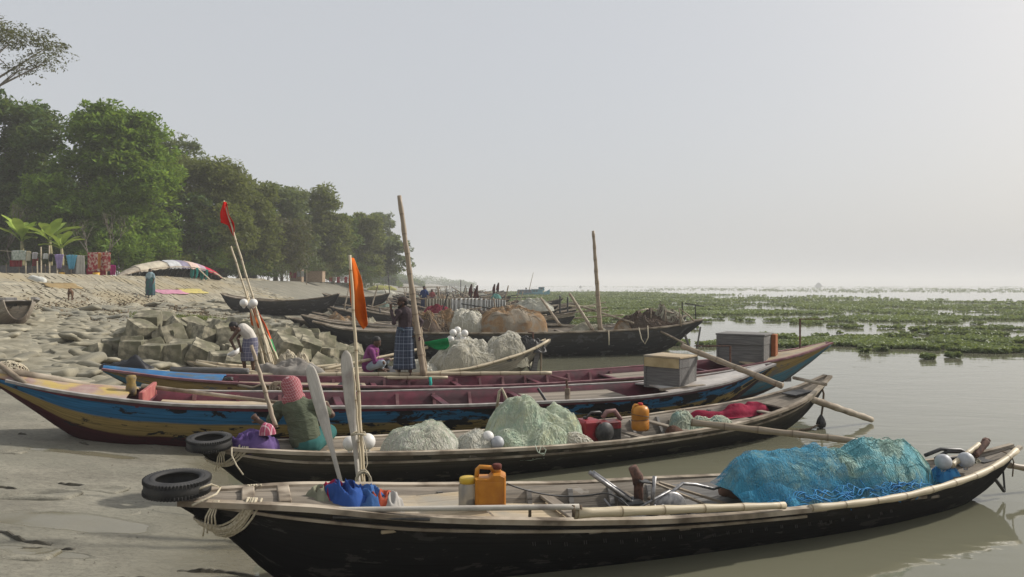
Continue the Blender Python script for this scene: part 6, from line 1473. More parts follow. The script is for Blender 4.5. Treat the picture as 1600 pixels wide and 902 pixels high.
# --- boat B things
tyre('smooth black tyre on the bow of the second boat', P(327, 691, 8.25), .232, .13, (.08, .04, -.1)); bow_ropes('rope_lashing', 'rope lashing round the bow of the second boat', bB, .012, 6, 5, size=.8)
rope('mooring_rope', 'thin pale rope hanging from the bow of the second boat', [P(362, 700, 8.1), P(362, 712, 8.05), P(370, 728, 8.0), P(380, 742, 7.95)], .008)
heap('purple_cloth', 'crumpled purple cloth beside the seated man in green', c_on(bB, .062, -.06, .0), .30, .17, .16, cloth('purple_cloth', (.075, .045, .14), (.14, .09, .23), 5, .04), 5, 0, rz=.3, cat='cloth', lump=.3, pw=.4, fold=1.0)
heap('pink_checked_cloth', 'pink and white checked cloth at the left hand of the man in green', P(417, 672, 8.5) , .09, .09, .07, plaid('pink_check', (.32, .05, .10), (.6, .5, .5), 16), 6, 0, cat='cloth', lump=.8)
pole('bamboo_stick', 'bamboo stick held upright by the man in green', P(431, 668, 8.6), P(393, 540, 8.9), .026, .020, 'bamboo_old')
heap('net_bag', 'pale net bundle with coiled cords left of the green net pile', c_on(bB, .262, -.03, .08), .58, .38, .33, M['net_white'], 7, 110, .0025, bB.rz, smat=M['strand_pale'], lump=.25)
heap('net_bundle', 'low white gauzy net bundle beside the green net pile', c_on(bB, .340, -.12, .10), .42, .34, .22, M['net_white'], 8, 30, .003, bB.rz, smat=M['strand_white'], lump=.4)
buoy('white float wrapped in gauzy net left of the green pile', c_on(bB, .350, -.42, -.05), .085, 'grey_plastic'); buoy('white float tucked behind the wrapped float', c_on(bB, .343, -.28, -.10), .08)
heap('net_pile', 'tall tangled pile of mint and pale green net in the second boat', c_on(bB, .415, -.08, .10), .80, .52, .60, M['net_mint'], 9, 440, .0026, bB.rz, peaks=[(-.15, .1, .72, 1.0), (.45, .05, .60, .80), (-.45, -.3, .5, .55), (.1, -.5, .5, .55)], smat=M['strand_pale'], lump=.30, pw=.42)
heap('net_spill', 'pinkish edge of net spilling over the gunwale below the green pile', c_on(bB, .468, -.40, .04), .26, .16, .12, M['net_cream'], 10, 90, .004, bB.rz, smat=M['strand_white'])
rope('mint_rope', 'loops of mint cord hanging down over the gunwale', [P(836, 695, 9.35), P(840, 706, 9.3), P(850, 712, 9.3), P(853, 703, 9.33), P(846, 696, 9.35), P(842, 708, 9.3), P(850, 709, 9.3)], .006, 'strand_pale')
def engineB():
    c = c_on(bB, .525, -.02, .14); t = thing('boat_engine', 'red boat engine with a black hose in the second boat', 'engine', c, bB.rz - .05); red = pm('red_engine_paint', (.20, .012, .018), (.30, .02, .03), 5, bmp=.003, rough=.4, c3=(.06, .02, .02), s3=4)
    MB().box((-.14, 0, .17), (.30, .32, .34), bev=.03).build('fuel_tank', red, t); MB().box((.17, 0, .14), (.34, .30, .28), bev=.02).build('engine_block', M['dark_iron'], t); MB().box((.12, -.10, .26), (.36, .22, .12), bev=.02).build('cowl', red, t)
    MB().lathe([(.01, -.03), (.14, -.03), (.15, 0), (.14, .03), (.01, .03)], Matrix.Translation((.02, -.19, .17)) @ Matrix.Rotation(R(90), 4, 'X'), 24).build('pulley', M['dark_iron'], t, smooth=True)
    MB().tube([(-.2, .0, .34), (-.1, -.02, .44), (.05, .0, .43), (.14, .02, .36)], .018, 8).build('hose', M['dark_iron'], t, smooth=True); MB().tube([(.1, 0, .34), (.16, -.02, .43), (.28, -.04, .44), (.38, -.06, .30)], .035, 9).build('air_pipe', pm('pinkish_pipe', (.22, .12, .11), (.32, .20, .18), 7), t, smooth=True)
    MB().lathe([(.035, .34), (.035, .37), (.01, .375)], Matrix.Translation((-.16, .05, 0)), 12).build('filler_cap', M['dark_iron'], t, smooth=True); MB().box((-.42, .02, .12), (.12, .2, .2), bev=.02).build('battery', M['dark_iron'], t)
engineB()
q = c_on(bB, .610, .10, .07); jerry('round shouldered orange jerrycan tied with cord beside the red engine', q, .27, .27, .42, .3, (.4, .03, .02), round_=True)
rope('cord', 'thin cord tied round the round shouldered orange jerrycan', [q + Vector((.142 * math.cos(k * .5), .142 * math.sin(k * .5), .20 + .05 * math.sin(k * .25))) for k in range(26)], .004, 'dark_iron')
heap('crimson_cloth', 'long crimson cloth spread along the stern of the second boat', c_on(bB, .790, .14, .04), .72, .24, .13, cloth('crimson_cloth', (.16, .012, .03), (.27, .02, .05), 4, .05), 12, 0, rz=bB.rz - .1, cat='cloth', lump=.7, peaks=[(.3, 0, .75, 1.0), (-.5, 0, .5, .6)])
heap('net_bundle', 'pale green gauzy net bundle with a cream tail in front of the crimson cloth', c_on(bB, .705, -.18, .06), .62, .24, .22, M['net_pale'], 13, 90, .004, bB.rz, smat=M['strand_pale'], peaks=[(-.6, 0, .4, 1.0), (.0, 0, .4, .6), (.5, 0, .5, .6)])
heap('brown_rag', 'small brown rag lying left of the pale green net bundle', c_on(bB, .640, -.34, .04), .14, .1, .07, cloth('brown_rag', (.06, .03, .02), (.12, .07, .05)), 14, 0, cat='cloth')
pole('bamboo_pole', 'long bamboo pole sloping from the second boat over the water', P(1080, 660, 9.9), P(1345, 690, 9.2), .045, .038, 'bamboo_old')
pole('bamboo_pole', 'bamboo pole laid from the maroon boat down to the stern of the second boat', P(1066, 541, 14.2), P(1222, 603, 12.5), .05, .05, 'bamboo_old')
pole('mooring_post', 'dark wet pole reaching from the second stern into the water', P(1262, 622, 12.6), P(1362, 656, 13.3), .06, .052, 'rail')
rope('stern_rope', 'rope loop hanging off the stern of the second boat', [P(1275, 604, 12.9), P(1283, 602, 12.85), P(1287, 615, 12.85), P(1286, 632, 12.85), P(1283, 652, 12.85)], .018, 'rope_dark'); 
t = thing('anchor_float', 'dark pear shaped float hanging from the stern rope above the water', 'float', P(1283, 660, 12.85)); MB().lathe([(.01, -.10), (.07, -.08), (.085, -.02), (.06, .06), (.025, .12), (.01, .14)], seg=16).build('body', M['dark_iron'], t, smooth=True)
rope('stern_rope', 'brown rope trailing along the water from the dark float', [P(1278, 664, 12.8), P(1266, 670, 12.7), P(1245, 673, 12.5), P(1215, 675, 12.3)], .016, 'rope_dark')
MB().tube([((.955-.5)*bB.L, -.35, .80), ((.955-.5)*bB.L, .35, .84)], .03, 7).build('stern_beam', M['rail'], bB.root); MB().box(((.93-.5)*bB.L, 0, cr(bB.zg, .93) + .01), (.5, .3, .02), rot=(0, -.1, 0)).build('stern_plate', M['dark_iron'], bB.root)
# --- boat C and D things
def wooden_box(label, c, w_, d_, h_, rz, lidc, front, sidec, name='wooden_box', panel=None):
    t = thing(name, label, 'box', c, rz, group='wooden cabin boxes'); MB().box((0, 0, h_ * .36), (w_, d_, h_ * .72), bev=.01).build('body', sidec, t)
    MB().box((0, 0, h_ * .80), (w_ * 1.02, d_ * 1.02, h_ * .30), bev=.01).build('upper_boards', sidec, t)
    MB().box((0, -d_ * .512 - .008, h_ * .80), (w_ * 1.0, .02, h_ * .28)).build('front_board', front, t)
    MB().box((0, 0, h_ * .975), (w_ * 1.06, d_ * 1.05, .035), bev=.006).build('lid', lidc, t)
    for x in (-.49, .49): MB().box((x * w_, -d_ * .515, h_ * .48), (.04, .02, h_ * .94)).build('batten', sidec, t)
    if panel: MB().box((w_ * .56, d_ * .42, h_ * .47), (.10, .24, h_ * .98), bev=.008).build('side_board', panel, t)
    return t
wooden_box('pale lidded wooden box on the painted boat beside the long bamboo', c_on(bC, .832, .05, .04), .72, .66, .60, -.72, M['deck_tan'], pm('yellowed_board', (.34, .26, .13), (.46, .36, .2), 5, bmp=.004), M['plank_grey'])
wooden_box('grey wooden box with an orange end board on the maroon boat', c_on(bD, .852, .05, .08), 1.0, .85, .68, -.55, M['plank_grey'], M['plank_grey'], M['plank_grey'], panel=pm('orange_red_board', (.26, .08, .03), (.36, .13, .05), 5))
def bracket(label, base, h, arm):
    t = thing('iron_bracket', label, 'bracket', base); MB().tube([(0, 0, 0), (0, 0, h)], .022, 7).build('post', M['rust'], t); MB().tube([(-.02, 0, h), (arm, 0, h)], .014, 6).build('arm', M['rust'], t)
bracket('bent iron bracket standing on the tan stern deck of the maroon boat', P(1250, 545, 16.9), .68, .55); bracket('small iron handle post in front of the grey box', P(1141, 578, 15.4), .5, -.75)
MB().box((6.35, -.02, .62), (.16, .10, .62), bev=.01).build('rudder_post', M['plank_grey'], bD.root)
t = thing('tiller', 'iron tiller post and bar standing in the painted boat', 'tiller', c_on(bC, .665, -.25, .16)); MB().tube([(0, 0, 0), (0, 0, .28)], .05, 9).build('stump', M['rail'], t); MB().tube([(0, 0, .26), (-.02, 0, .44)], .022, 7).build('post', M['rust'], t); MB().tube([(0, 0, .43), (-.30, .05, .50)], .022, 7).build('handle', M['maroon_rim'], t); MB().tube([(-.52, .0, .28), (-.30, -.05, -.05)], .025, 7).build('brace', M['dark_iron'], t)
MB().box((c_on(bC, .80, 0, 0) - bC.root.location).to_tuple() if False else ((.83-.5)*bC.L, -.42, cr(bC.zg, .83) + .015), (.9, .12, .03), rot=(0, -.05, .03)).build('loose_plank', M['rail'], bC.root)
pole('bamboo_pole', 'long pole lying inside the painted boat over its cream boards', P(222, 603, 11.6), P(452, 631, 11.6), .035, .028, 'rail', knob=False)
rope('grey_hose', 'coiled grey hose hung over the rim between the painted and maroon boats', [P(372, 602, 12.6), P(395, 606, 12.6), P(410, 600, 12.6)] + [P(428 + 9 * math.cos(k * .9) + k * .6, 606 + 9 * math.sin(k * .9), 12.55) for k in range(22)], .022, 'bamboo_old')
rope('dark_coil', 'small dark coil of cord on the tan boards of the maroon boat', [P(357, 594, 13.0) + Vector((.07 * math.cos(k), .05 * math.sin(k), .01 * k * .2)) for k in range(22)], .016, 'dark_iron')
t = rope('green_rag', 'small turquoise rag tied on the maroon rim below the standing man', [P(672, 590, 14.2), P(673, 598, 14.15), P(672, 606, 14.1)], .03, 'strand_pale', cat='cloth'); t.data.materials[0] = cloth('turquoise_rag', (.02, .22, .19), (.04, .34, .28))
rope('black_sling', 'pale rope hung over the painted boat behind the green net pile', [P(776, 640, 11.7), P(780, 612, 11.6), P(784, 607, 11.6), P(788, 616, 11.6), P(797, 636, 11.6)], .022, 'rope')
tyre('old tyre lying inside the maroon boat left of the standing man', P(548, 613, 13.7), .26, .15, (.5, .2, .2))
heap('black_tarp', 'black tarpaulin bundle on the blue prow of the maroon boat', P(196, 572, 13.2), .48, .20, .12, solid('black_tarp', (.012, .013, .016), .55), 21, 0, cat='tarpaulin', lump=.8)
heap('rope_tangle', 'tangle of grey and yellow rope and net on the high bow at the left edge', P(14, 584, 10.75), .28, .22, .16, M['net_brown'], 22, 160, .009, cat='rope', smat=M['rope'])
pole('bow_pole', 'short dark wooden bar lying across the high bow at the left edge', P(-8, 565, 10.6), P(40, 600, 10.4), .04, .035, 'rail', knob=False)
# --- boat E things
for i, (a, b, r_) in enumerate([((255, 587, 14.6), (862, 583, 15.6), .045), ((300, 592, 14.5), (700, 590, 15.0), .04), ((430, 580, 15.0), (620, 561, 16.4), .035), ((505, 577, 15.2), (668, 543, 16.8), .035)]): pole('bamboo_pole', ['longest bamboo pole lying along the pale timber boat', 'second bamboo pole lying in front of the longest one', 'thin bamboo slanting behind the pole bundle', 'bamboo slanting up behind the seated man in purple'][i], P(*a), P(*b), r_, r_ * .85, 'bamboo')
pole('drain_pipe', 'grey jointed pipe lying on the maroon boat behind its blue prow', P(268, 578, 14.4), P(388, 580, 14.3), .06, .06, 'plank_grey', 'pipe')
heap('net_heap', 'largest cream net heap in the pale timber boat', c_on(bE, .745, .12, .12), .95, .52, .66, M['net_cream'], 31, 280, .0045, bE.rz, smat=M['strand_white'], lump=.3)
heap('net_heap', 'rounded cream net heap at the stern side of the pale timber boat', c_on(bE, .865, .10, .22), .66, .42, .70, M['net_cream'], 32, 200, .0045, bE.rz, smat=M['strand_white'], lump=.2)
heap('net_heap', 'small pale net heap at the feet of the standing man', c_on(bE, .60, .0, .12), .48, .40, .34, M['net_white'], 33, 150, .0055, bE.rz, smat=M['strand_white'])
heap('grey_tarp', 'grey cloth bundle under the bamboo poles left of the seated man', P(450, 583, 15.1), .75, .3, .24, cloth('grey_cloth', (.16, .14, .12), (.28, .26, .23), 4, .03), 34, 0, cat='cloth', lump=.6)
heap('black_bag', 'black bag beside the man in purple', c_on(bE, .50, .0, .10), .3, .2, .28, solid('black_bag', (.012, .013, .02), .6), 35, 0, cat='bag')
flo = [(-8, 10), (2, 6), (10, 9), (-12, 0), (-2, -2), (8, 0), (14, -3), (-6, -9), (4, -10), (12, -11), (-1, 14)]
for i, (dx, dy) in enumerate(flo): buoy('white round float in the cluster beside the green cloth' if i != 10 else 'topmost white float of the cluster beside the green cloth', P(716 + dx, 530 - dy, 17.3 + .12 * math.sin(i * 2)), .085, group='white floats clustered beside the green cloth')
flag('bright green cloth slung on a bamboo beside the cluster of floats', None, 0, 0, (.01, .20, .06), 0, 3, pts=([(660, 535), (668, 540), (678, 545), (686, 547)], [(700, 528), (702, 535), (702, 541), (697, 546)]), Y=16.8)
MB().box((3.55, -.1, .55), (.12, .08, .95), rot=(0, .2, 0)).build('rudder_post', M['plank_grey'], bE.root); MB().tube([(3.2, -.15, .85), (3.6, -.1, .25)], .03, 6).build('rudder_brace', M['dark_iron'], bE.root); MB().tube([(3.72, -.12, .95), (3.70, -.12, .0)], .025, 6).build('rudder_pole', M['bamboo_old'], bE.root)
heap('engine_heap', 'dark engine parts and black cloth near the stern of the pale timber boat', c_on(bE, .94, .0, .05), .35, .2, .24, M['dark_iron'], 37, 60, .012, cat='engine', lump=1.2)
bracket('iron post standing at the stern of the pale timber boat', P(833, 543, 17.5), .36, -.12)
# mast beside the standing man, bundle of flag poles
pole('bamboo_mast', 'tallest bamboo mast standing beside the standing man', P(662, 588, 15.0), P(624, 306, 15.3), .062, .045, 'bamboo_old', 'mast')
pole('bamboo_prop', 'short bamboo prop behind the tallest bamboo mast', P(666, 590, 15.3), P(655, 505, 15.3), .045, .04, 'bamboo_old')
rope('red_cord', 'red cord tied round the tallest bamboo mast', [P(655.5 + 1.2 * math.sin(k), 527 + k * .5, 14.93 + .04 * math.cos(k * 1.0)) for k in range(12)], .012, 'maroon')
for i, (a, b, r_) in enumerate([((430, 582, 15.5), (350, 314, 15.9), .026), ((423, 583, 15.6), (361, 385, 16.0), .028), ((415, 581, 15.5), (386, 455, 15.9), .03), ((436, 582, 15.6), (392, 470, 15.8), .028), ((440, 581, 15.7), (408, 500, 15.9), .028), ((427, 583, 15.4), (402, 490, 15.6), .03)]):
    pole('flag_pole' if i == 0 else 'bamboo_pole', ['tall leaning pole carrying the red flag', 'second tallest leaning pole of the bundle', 'short leftmost pole of the leaning bundle', 'leaning pole of the bundle just right of the two floats', 'rightmost short pole of the leaning bundle', 'front pole of the leaning bundle'][i], P(*a), P(*b), r_, r_ * .65, 'bamboo', group='bundle of leaning flag poles')
pole('thin_bamboo', 'thin bamboo leaning out of the bundle beside the orange flag', P(441, 580, 15.6), P(398, 476, 15.85), .02, .014, 'bamboo')
flag('scarlet flag furled at the top of the tall leaning pole', None, 0, 0, (.60, .02, .015), 0, 2, pts=([(349, 315), (344, 333), (345, 348), (356, 352), (364, 368)], [(353, 316), (358, 335), (366, 348), (367, 358), (367, 369)]), Y=15.85)
m, n, b_ = mk('orange_green_flag'); g = N(n, 'ShaderNodeNewGeometry'); sp = N(n, 'ShaderNodeSeparateXYZ'); n.links.new(g.outputs['Position'], sp.inputs[0]); n.links.new(ramp(n, math_(n, 'SUBTRACT', sp.outputs[2], .9), [(0, (.40, .42, .26)), (.16, (.40, .42, .26)), (.18, (.02, .26, .07)), (.43, (.02, .26, .07)), (.45, (.62, .09, .02)), (1, (.62, .09, .02))]), b_.inputs['Base Color']); b_.inputs['Roughness'].default_value = .9
flag('orange and green flag wrapped between the leaning poles', None, 0, 0, 0, 0, 4, mat=m, pts=([(396, 478), (403, 500), (412, 520), (420, 545), (428, 565)], [(402, 480), (415, 505), (422, 525), (430, 545), (438, 572)]), Y=15.75)
flag('faded orange flag furled behind the leaning poles', None, 0, 0, (.50, .12, .03), 0, 5, pts=([(391, 488), (391, 500), (392, 508)], [(398, 482), (403, 498), (404, 514)]), Y=15.95)
buoy('white float left of the pole bundle', P(381, 473.5, 15.7), .088, group='floats on the pole bundle'); buoy('white float tied right on the pole bundle', P(396, 473.5, 15.55), .088, group='floats on the pole bundle'); buoy('greyish float just under the two white floats', P(391, 478, 15.8), .07, 'grey_plastic', group='floats on the pole bundle')
heap('sticks_and_cord', 'knotted sticks and cord at the foot of the pole bundle', P(463, 585, 15.6), .45, .25, .42, M['rail'], 41, 160, .014, cat='sticks', smat=M['rope'], lump=1.0)
# --- boat F things
heap('net_heap', 'large orange brown net heap covering the middle of the black boat', c_on(bF, .487, .0, .10), 1.28, .75, .95, M['net_orange'], 51, 60, .010, bF.rz, smat=M['net_orange'], lump=.16, pw=.30)
heap('net_heap', 'pale grey net heap left of the orange one on the black boat', c_on(bF, .375, .1, .10), .75, .6, .78, M['net_cream'], 52, 240, .010, bF.rz, smat=M['strand_white'], lump=.3, pw=.4)
heap('net_heap', 'brown net slung over a frame near the stern of the black boat', c_on(bF, .845, .0, .0), 1.15, .55, .48, M['net_brown'], 53, 260, .012, bF.rz, lump=.5, smat=M['net_brown'], fold=.5)
heap('net_heap', 'tall folded brown net closest to the stern of the black boat', c_on(bF, .905, .1, .0), .75, .42, .50, M['net_brown'], 54, 200, .012, bF.rz, lump=.6, fold=.6, smat=M['net_cream'])
heap('net_heap', 'small rust orange net heap at the foot of the bamboo mast on the black boat', c_on(bF, .78, -.2, .05), .38, .3, .32, M['net_orange'], 55, 80, .01, bF.rz); heap('net_heap', 'low cream net heap between the orange heap and the mast', c_on(bF, .69, .0, .08), .7, .35, .26, M['net_cream'], 56, 120, .01, bF.rz)
heap('net_heap', 'brown and orange net heap at the bow side of the black boat', c_on(bF, .27, .0, .05), .9, .6, .62, M['net_brown'], 57, 160, .010, bF.rz, lump=.5, smat=M['net_orange']); heap('net_heap', 'tan peaked net heap left of the grey one on the black boat', c_on(bF, .325, .2, .0), .5, .4, .66, M['net_orange'], 58, 60, .010, lump=.5)
pole('bamboo_mast', 'slender mast standing on the large black boat against the river', P(938, 517, 26.2), P(927, 361, 26.4), .085, .05, 'bamboo_old', 'mast'); pole('leaning_pole', 'pole leaning left of the slender mast on the black boat', P(926, 516, 26.0), P(890, 459, 27), .06, .045, 'bamboo_old', group='leaning poles in the middle distance'); pole('leaning_pole', 'thin pole leaning over the orange net heap', P(875, 508, 26.3), P(845, 466, 28), .05, .04, 'bamboo_old', group='leaning poles in the middle distance')
pole('leaning_pole', 'pole slanting down to the right over the brown nets', P(912, 480, 27.5), P(990, 505, 26), .04, .035, 'rail', group='leaning poles in the middle distance'); pole('leaning_pole', 'bent iron bar over the stern of the black boat', P(1020, 512, 26.4), P(1072, 538, 25.8), .04, .035, 'rail', group='leaning poles in the middle distance')
for i, (px, py, pw_) in enumerate([(951, 517, 22), (998, 512, 30)]):
    a = P(px, py, 25.4 + i * .2); b = P(px + (2 if not i else 14), py + (0 if not i else -3), 25.4 + i * .2); L = pw_ / 1150 * 25.4
    rope('hanging_rope', ['single white cord hanging down the side of the black boat', 'white rope loop hanging on the side of the black boat'][i], [a, a - Vector((0, .08, L * .6)), a - Vector((0, .08, L))] if not i else [a, a - Vector((-.08, .1, L * .6)), a - Vector((-.2, .1, L * .85)), b - Vector((0, .1, L * .6)), b], .018, 'rope')
t = thing('bamboo_hoops', 'bent bamboo hoops over the brown nets at the black boat stern', 'frame', c_on(bF, .88, 0, 0)); 
for k in range(4): MB().tube([(-.9 + .55*k, -.3, 0), (-.8 + .5*k, -.2, .55 + .1 * (k % 2)), (-.4 + .5*k, 0, .62 - .08*k), (-.1 + .5*k, .2, .1)], .028, 6).build('hoop', M['bamboo_old'], t, smooth=True)
t = thing('stern_rack', 'thin iron posts and crossbar at the stern of the boat behind the black one', 'rack', P(1085, 500, 27.5)); 
for a, b in (((1088, 512, 27.5), (1086, 476, 27.5)), ((1066, 500, 27.5), (1066, 472, 27.5)), ((1070, 474, 27.5), (1100, 479, 27.5))): MB().tube([P(*a), P(*b)], .022, 5).build('bar', M['dark_iron'], t, world=True)
# ------------------------------------------------------------------ the crowd of moored boats further off
GF = 'moored fishing boats crowded along the far shore'
fr = random.Random(11)
def fleet_proto(outer, inner, L, wmax, zmid, rise): return simple_boat('x', (-L/2, 0), (L/2, 0), outer, inner, wmax=wmax, zmid=zmid, rise=rise, group=GF, n=20, ribn=3)
protos_b = [b_.root for b_ in (fleet_proto(M['hull_black'], M['inner_tan'], 10.5, .8, .7, .45), fleet_proto(M['hull_brown'], M['inner_tan'], 9.5, .75, .6, .5), fleet_proto(M['tarB'], M['inner'], 11, .85, .75, .4), fleet_proto(M['hull_tan'], M['inner_tan'], 10, .75, .65, .45), fleet_proto(M['hull_blue2'], M['maroon'], 10.5, .8, .65, .5))]
kinds = ['dark weathered', 'brown grey', 'black tarred worn', 'pale timber', 'faded painted']
cargo = ['', ' with a pale net heap', ' with a brown net heap', ' with upright sticks', ' with a heap of white net']
hp = {k: heap('net_heap', 'x', (0, 0, -50), .9, .55, .5, M[m], 70 + i, 60, .014, lump=.5, group='net heaps on the far moored boats') for i, (k, m) in enumerate([('white', 'net_white'), ('cream', 'net_cream'), ('brown', 'net_brown'), ('orange', 'net_orange'), ('green', 'net_pale')])}
hused = set()
def put_heap(c, kind, s, lab):
    o = hp[kind] if kind not in hused else hp[kind].copy()
    if kind in hused: COL.objects.link(o)
    hused.add(kind); o.location = c; o.scale = (s * fr.uniform(.8, 1.3), s, s * fr.uniform(.7, 1.2)); o.rotation_euler = (0, 0, fr.uniform(-.3, .3)); o['label'] = lab; o['category'] = 'net'
rows = []; Y = 31.5; i = 0
while Y < 150:
    for half in (0, 1) if Y > 34 else (0,):
        L = fr.uniform(9, 11); s = xs(Y); x0 = s - 2.2 + fr.uniform(-.8, .8) + half * fr.uniform(9, 10.5)
        xr = x0 + L
        if xr / Y * 1150 + 800 > 905: x0 -= (xr - (905 - 800) / 1150 * Y)
        if Y > 62 and (x0 + L) / Y * 1150 + 800 > 785: x0 -= (x0 + L) - (785 - 800) / 1150 * Y
        if half and Y < 62: x0 = (fr.uniform(835, 893) - 800) / 1150 * Y - L
        if half and x0 < s - 1: continue
        rows.append((x0 + L/2, Y + fr.uniform(-.3, .3), fr.uniform(-.13, .13)))
    Y += 1.45 + (Y - 30) * .024
used = set(); near = {0: 'nearest row', 1: 'middle rows', 2: 'farthest rows'}
for k, (x, y, a) in enumerate(rows):
    v = fr.randrange(5); v = 0 if fr.random() < .2 or (v == 4 and k % 5) else v
    o = protos_b[v] if v not in used else copy_tree(protos_b[v]); used.add(v)
    o.location = (x, y, fr.uniform(-.05, .10)); o.rotation_euler = (fr.gauss(0, .03), fr.gauss(0, .02), a + (math.pi if fr.random() < .25 else 0))
    band = 'nearer' if y < 50 else ('middle' if y < 85 else 'farthest')
    o['label'] = f'{kinds[v]} fishing boat in the {band} rows of the crowd moored along the shore'; o['category'] = 'boat'
    for q in range(fr.choice([1, 2, 2, 3])):
        kd = fr.choice(['white', 'cream', 'brown', 'brown', 'orange', 'cream', 'green']); put_heap((x + fr.uniform(-3.6, 3.6), y, .55 + fr.uniform(-.1, .1)), kd, fr.uniform(.6, 1.15), f'{kd} net heap on a boat in the {band} rows of the moored crowd')
for v in range(5):
    if v not in used: protos_b[v].location = (-12 - v, 70 + 4 * v, .3)
# poles and sticks standing or lying on the fleet
for k in range(150):
    x, y, a = fr.choice(rows); r_ = fr.random(); X = x + fr.uniform(-4.5, 4.5); z0 = .6; band = 'nearer' if y < 50 else ('middle' if y < 85 else 'farthest')
    if r_ < .62: a_, b_ = Vector((X, y, z0 + .25)), Vector((X + fr.uniform(2, 4.5) * fr.choice((-1, 1)), y + fr.uniform(-.4, .4), z0 + .3 + fr.uniform(-.1, .7))); lab = f'pole lying across the moored boats in the {band} rows'; nm = 'boat_pole'
    else: a_, b_ = Vector((X, y, z0 - .2)), Vector((X + fr.uniform(-.7, .7), y, z0 + fr.uniform(.7, 1.9))); lab = f'upright stick standing on the moored boats in the {band} rows'; nm = 'upright_stick'
    rr = .035 + y * .0003; pole(nm, lab, a_, b_, rr, rr * .7, fr.choice(['bamboo_old', 'rail', 'bamboo_old', 'dark_iron']), 'pole', 'poles on the far moored boats', knob=False, n=4)
# tall dark pole with a crossline, dark furled flags, hanging nets
for i, (px, py0, py1, Y) in enumerate([(720, 437, 462, 75), (700, 452, 470, 90), (875, 462, 490, 40), (887, 464, 492, 39), (609, 424, 460, 70)]): pole('upright_post', ['tall dark post standing behind the white hanging nets', 'thin post left of the dark furled flags', 'short post at the right end of the moored crowd', 'bent ended post at the right end of the moored crowd', 'thin stick standing on the beach under the leaning tree'][i], P(px, py1, Y), P(px - (3 if i == 4 else 0), py0, Y), .05, .04, 'dark_iron', 'post', knob=False)
pole('crossbar', 'long thin horizontal pole over the far moored boats behind the mast', P(622, 449, 85), P(700, 448.5, 85), .06, .05, 'bamboo_old', 'pole', knob=False); pole('slanting_bar', 'thin pole slanting down right from the end of the long horizontal pole', P(706, 449, 80), P(736, 466, 60), .06, .05, 'bamboo_old', 'pole', knob=False)
pole('bamboo_pole', 'pale horizontal bamboo reaching out over the weed from the moored crowd', P(885, 478, 40), P(930, 479, 40), .04, .035, 'bamboo', 'pole')
def dark_flag(px, py, Y, s, lab):
    t = pole('flag_stick', 'stick carrying the ' + lab, P(px - 2, py + 30 * s, Y), P(px + 1, py, Y), .04, .03, 'dark_iron', 'pole', knob=False)
    flag(lab, None, 0, 0, (.09, .03, .03), 0, 6, pts=([(px, py), (px - 4 * s, py + 10 * s), (px - 5 * s, py + 18 * s), (px - 1, py + 24 * s)], [(px + 2, py), (px + 2, py + 8 * s), (px + 3 * s, py + 16 * s), (px + 1, py + 26 * s)]), Y=Y)
dark_flag(745, 446, 42, 1.15, 'larger dark maroon furled flag beyond the orange net heap'); dark_flag(736, 444, 50, .85, 'narrow dark maroon furled flag left of the larger one'); dark_flag(772, 444, 60, .6, 'small dark furled flag, the left of the pair further right'); dark_flag(778, 442, 60, .6, 'small dark furled flag, the right of the pair further right')
M['net_white_h'] = cloth('white_hanging_net', (.48, .48, .45), (.66, .66, .62), 6); M['net_cream_h'] = cloth('beige_hanging_net', (.36, .34, .27), (.50, .47, .38), 6)
for i, (x0, x1, y0, y1, mt, lab) in enumerate([(665, 705, 468, 485, 'net_cream', 'beige nets hanging on the drying rail beside the standing man'), (703, 760, 467, 487, 'net_white', 'long white net hanging on the drying rail'), (756, 790, 469, 480, 'net_white', 'pale net heaped over the right end of the drying rail')]): hang('hanging_net', lab, x0, x1, y0, y1, 40, 0, 0, 9, group='nets on the drying rail', pat=M[mt + '_h'])
t = thing('drying_rail', 'bamboo drying rail holding the white nets', 'rail', P(725, 487, 40)); MB().tube([P(655, 467, 40), P(795, 468, 40)], .04, 6).build('rail', M['bamboo_old'], t, world=True)
for px in (665, 704, 760, 790): MB().tube([P(px, 492, 40), P(px, 465, 40)], .04, 5).build('post', M['bamboo_old'], t, world=True)
heap('crimson_net', 'crimson net heap on a moored boat right of the standing man', P(683, 490, 37), .7, .4, .42, cloth('crimson_net', (.14, .02, .035), (.24, .04, .06), 6, .03), 91, 60, .01, cat='net'); heap('teal_tarp', 'small teal tarpaulin heap beyond the furled flags', P(775, 469, 55), .42, .3, .45, cloth('teal_tarp', (.06, .16, .14), (.12, .26, .22)), 92, 0, cat='tarpaulin', lump=.3)
heap('yellow_tarp', 'yellow green tarpaulin on the far beach under the leaning tree', P(597, 453, 80), 1.6, .8, .45, cloth('yellow_tarp', (.25, .25, .08), (.38, .36, .14)), 93, 0, cat='tarpaulin', lump=.3); heap('white_sheet', 'white sheet lying on the far beach left of the standing man', P(601, 458, 72), 1.0, .6, .3, M['net_white'], 94, 0, cat='sheet', lump=.3)
heap('white_net', 'white net heap at the right end of the moored crowd behind the orange heap', P(833, 484, 31), .9, .5, .42, M['net_white'], 95, 60, .01, cat='net')
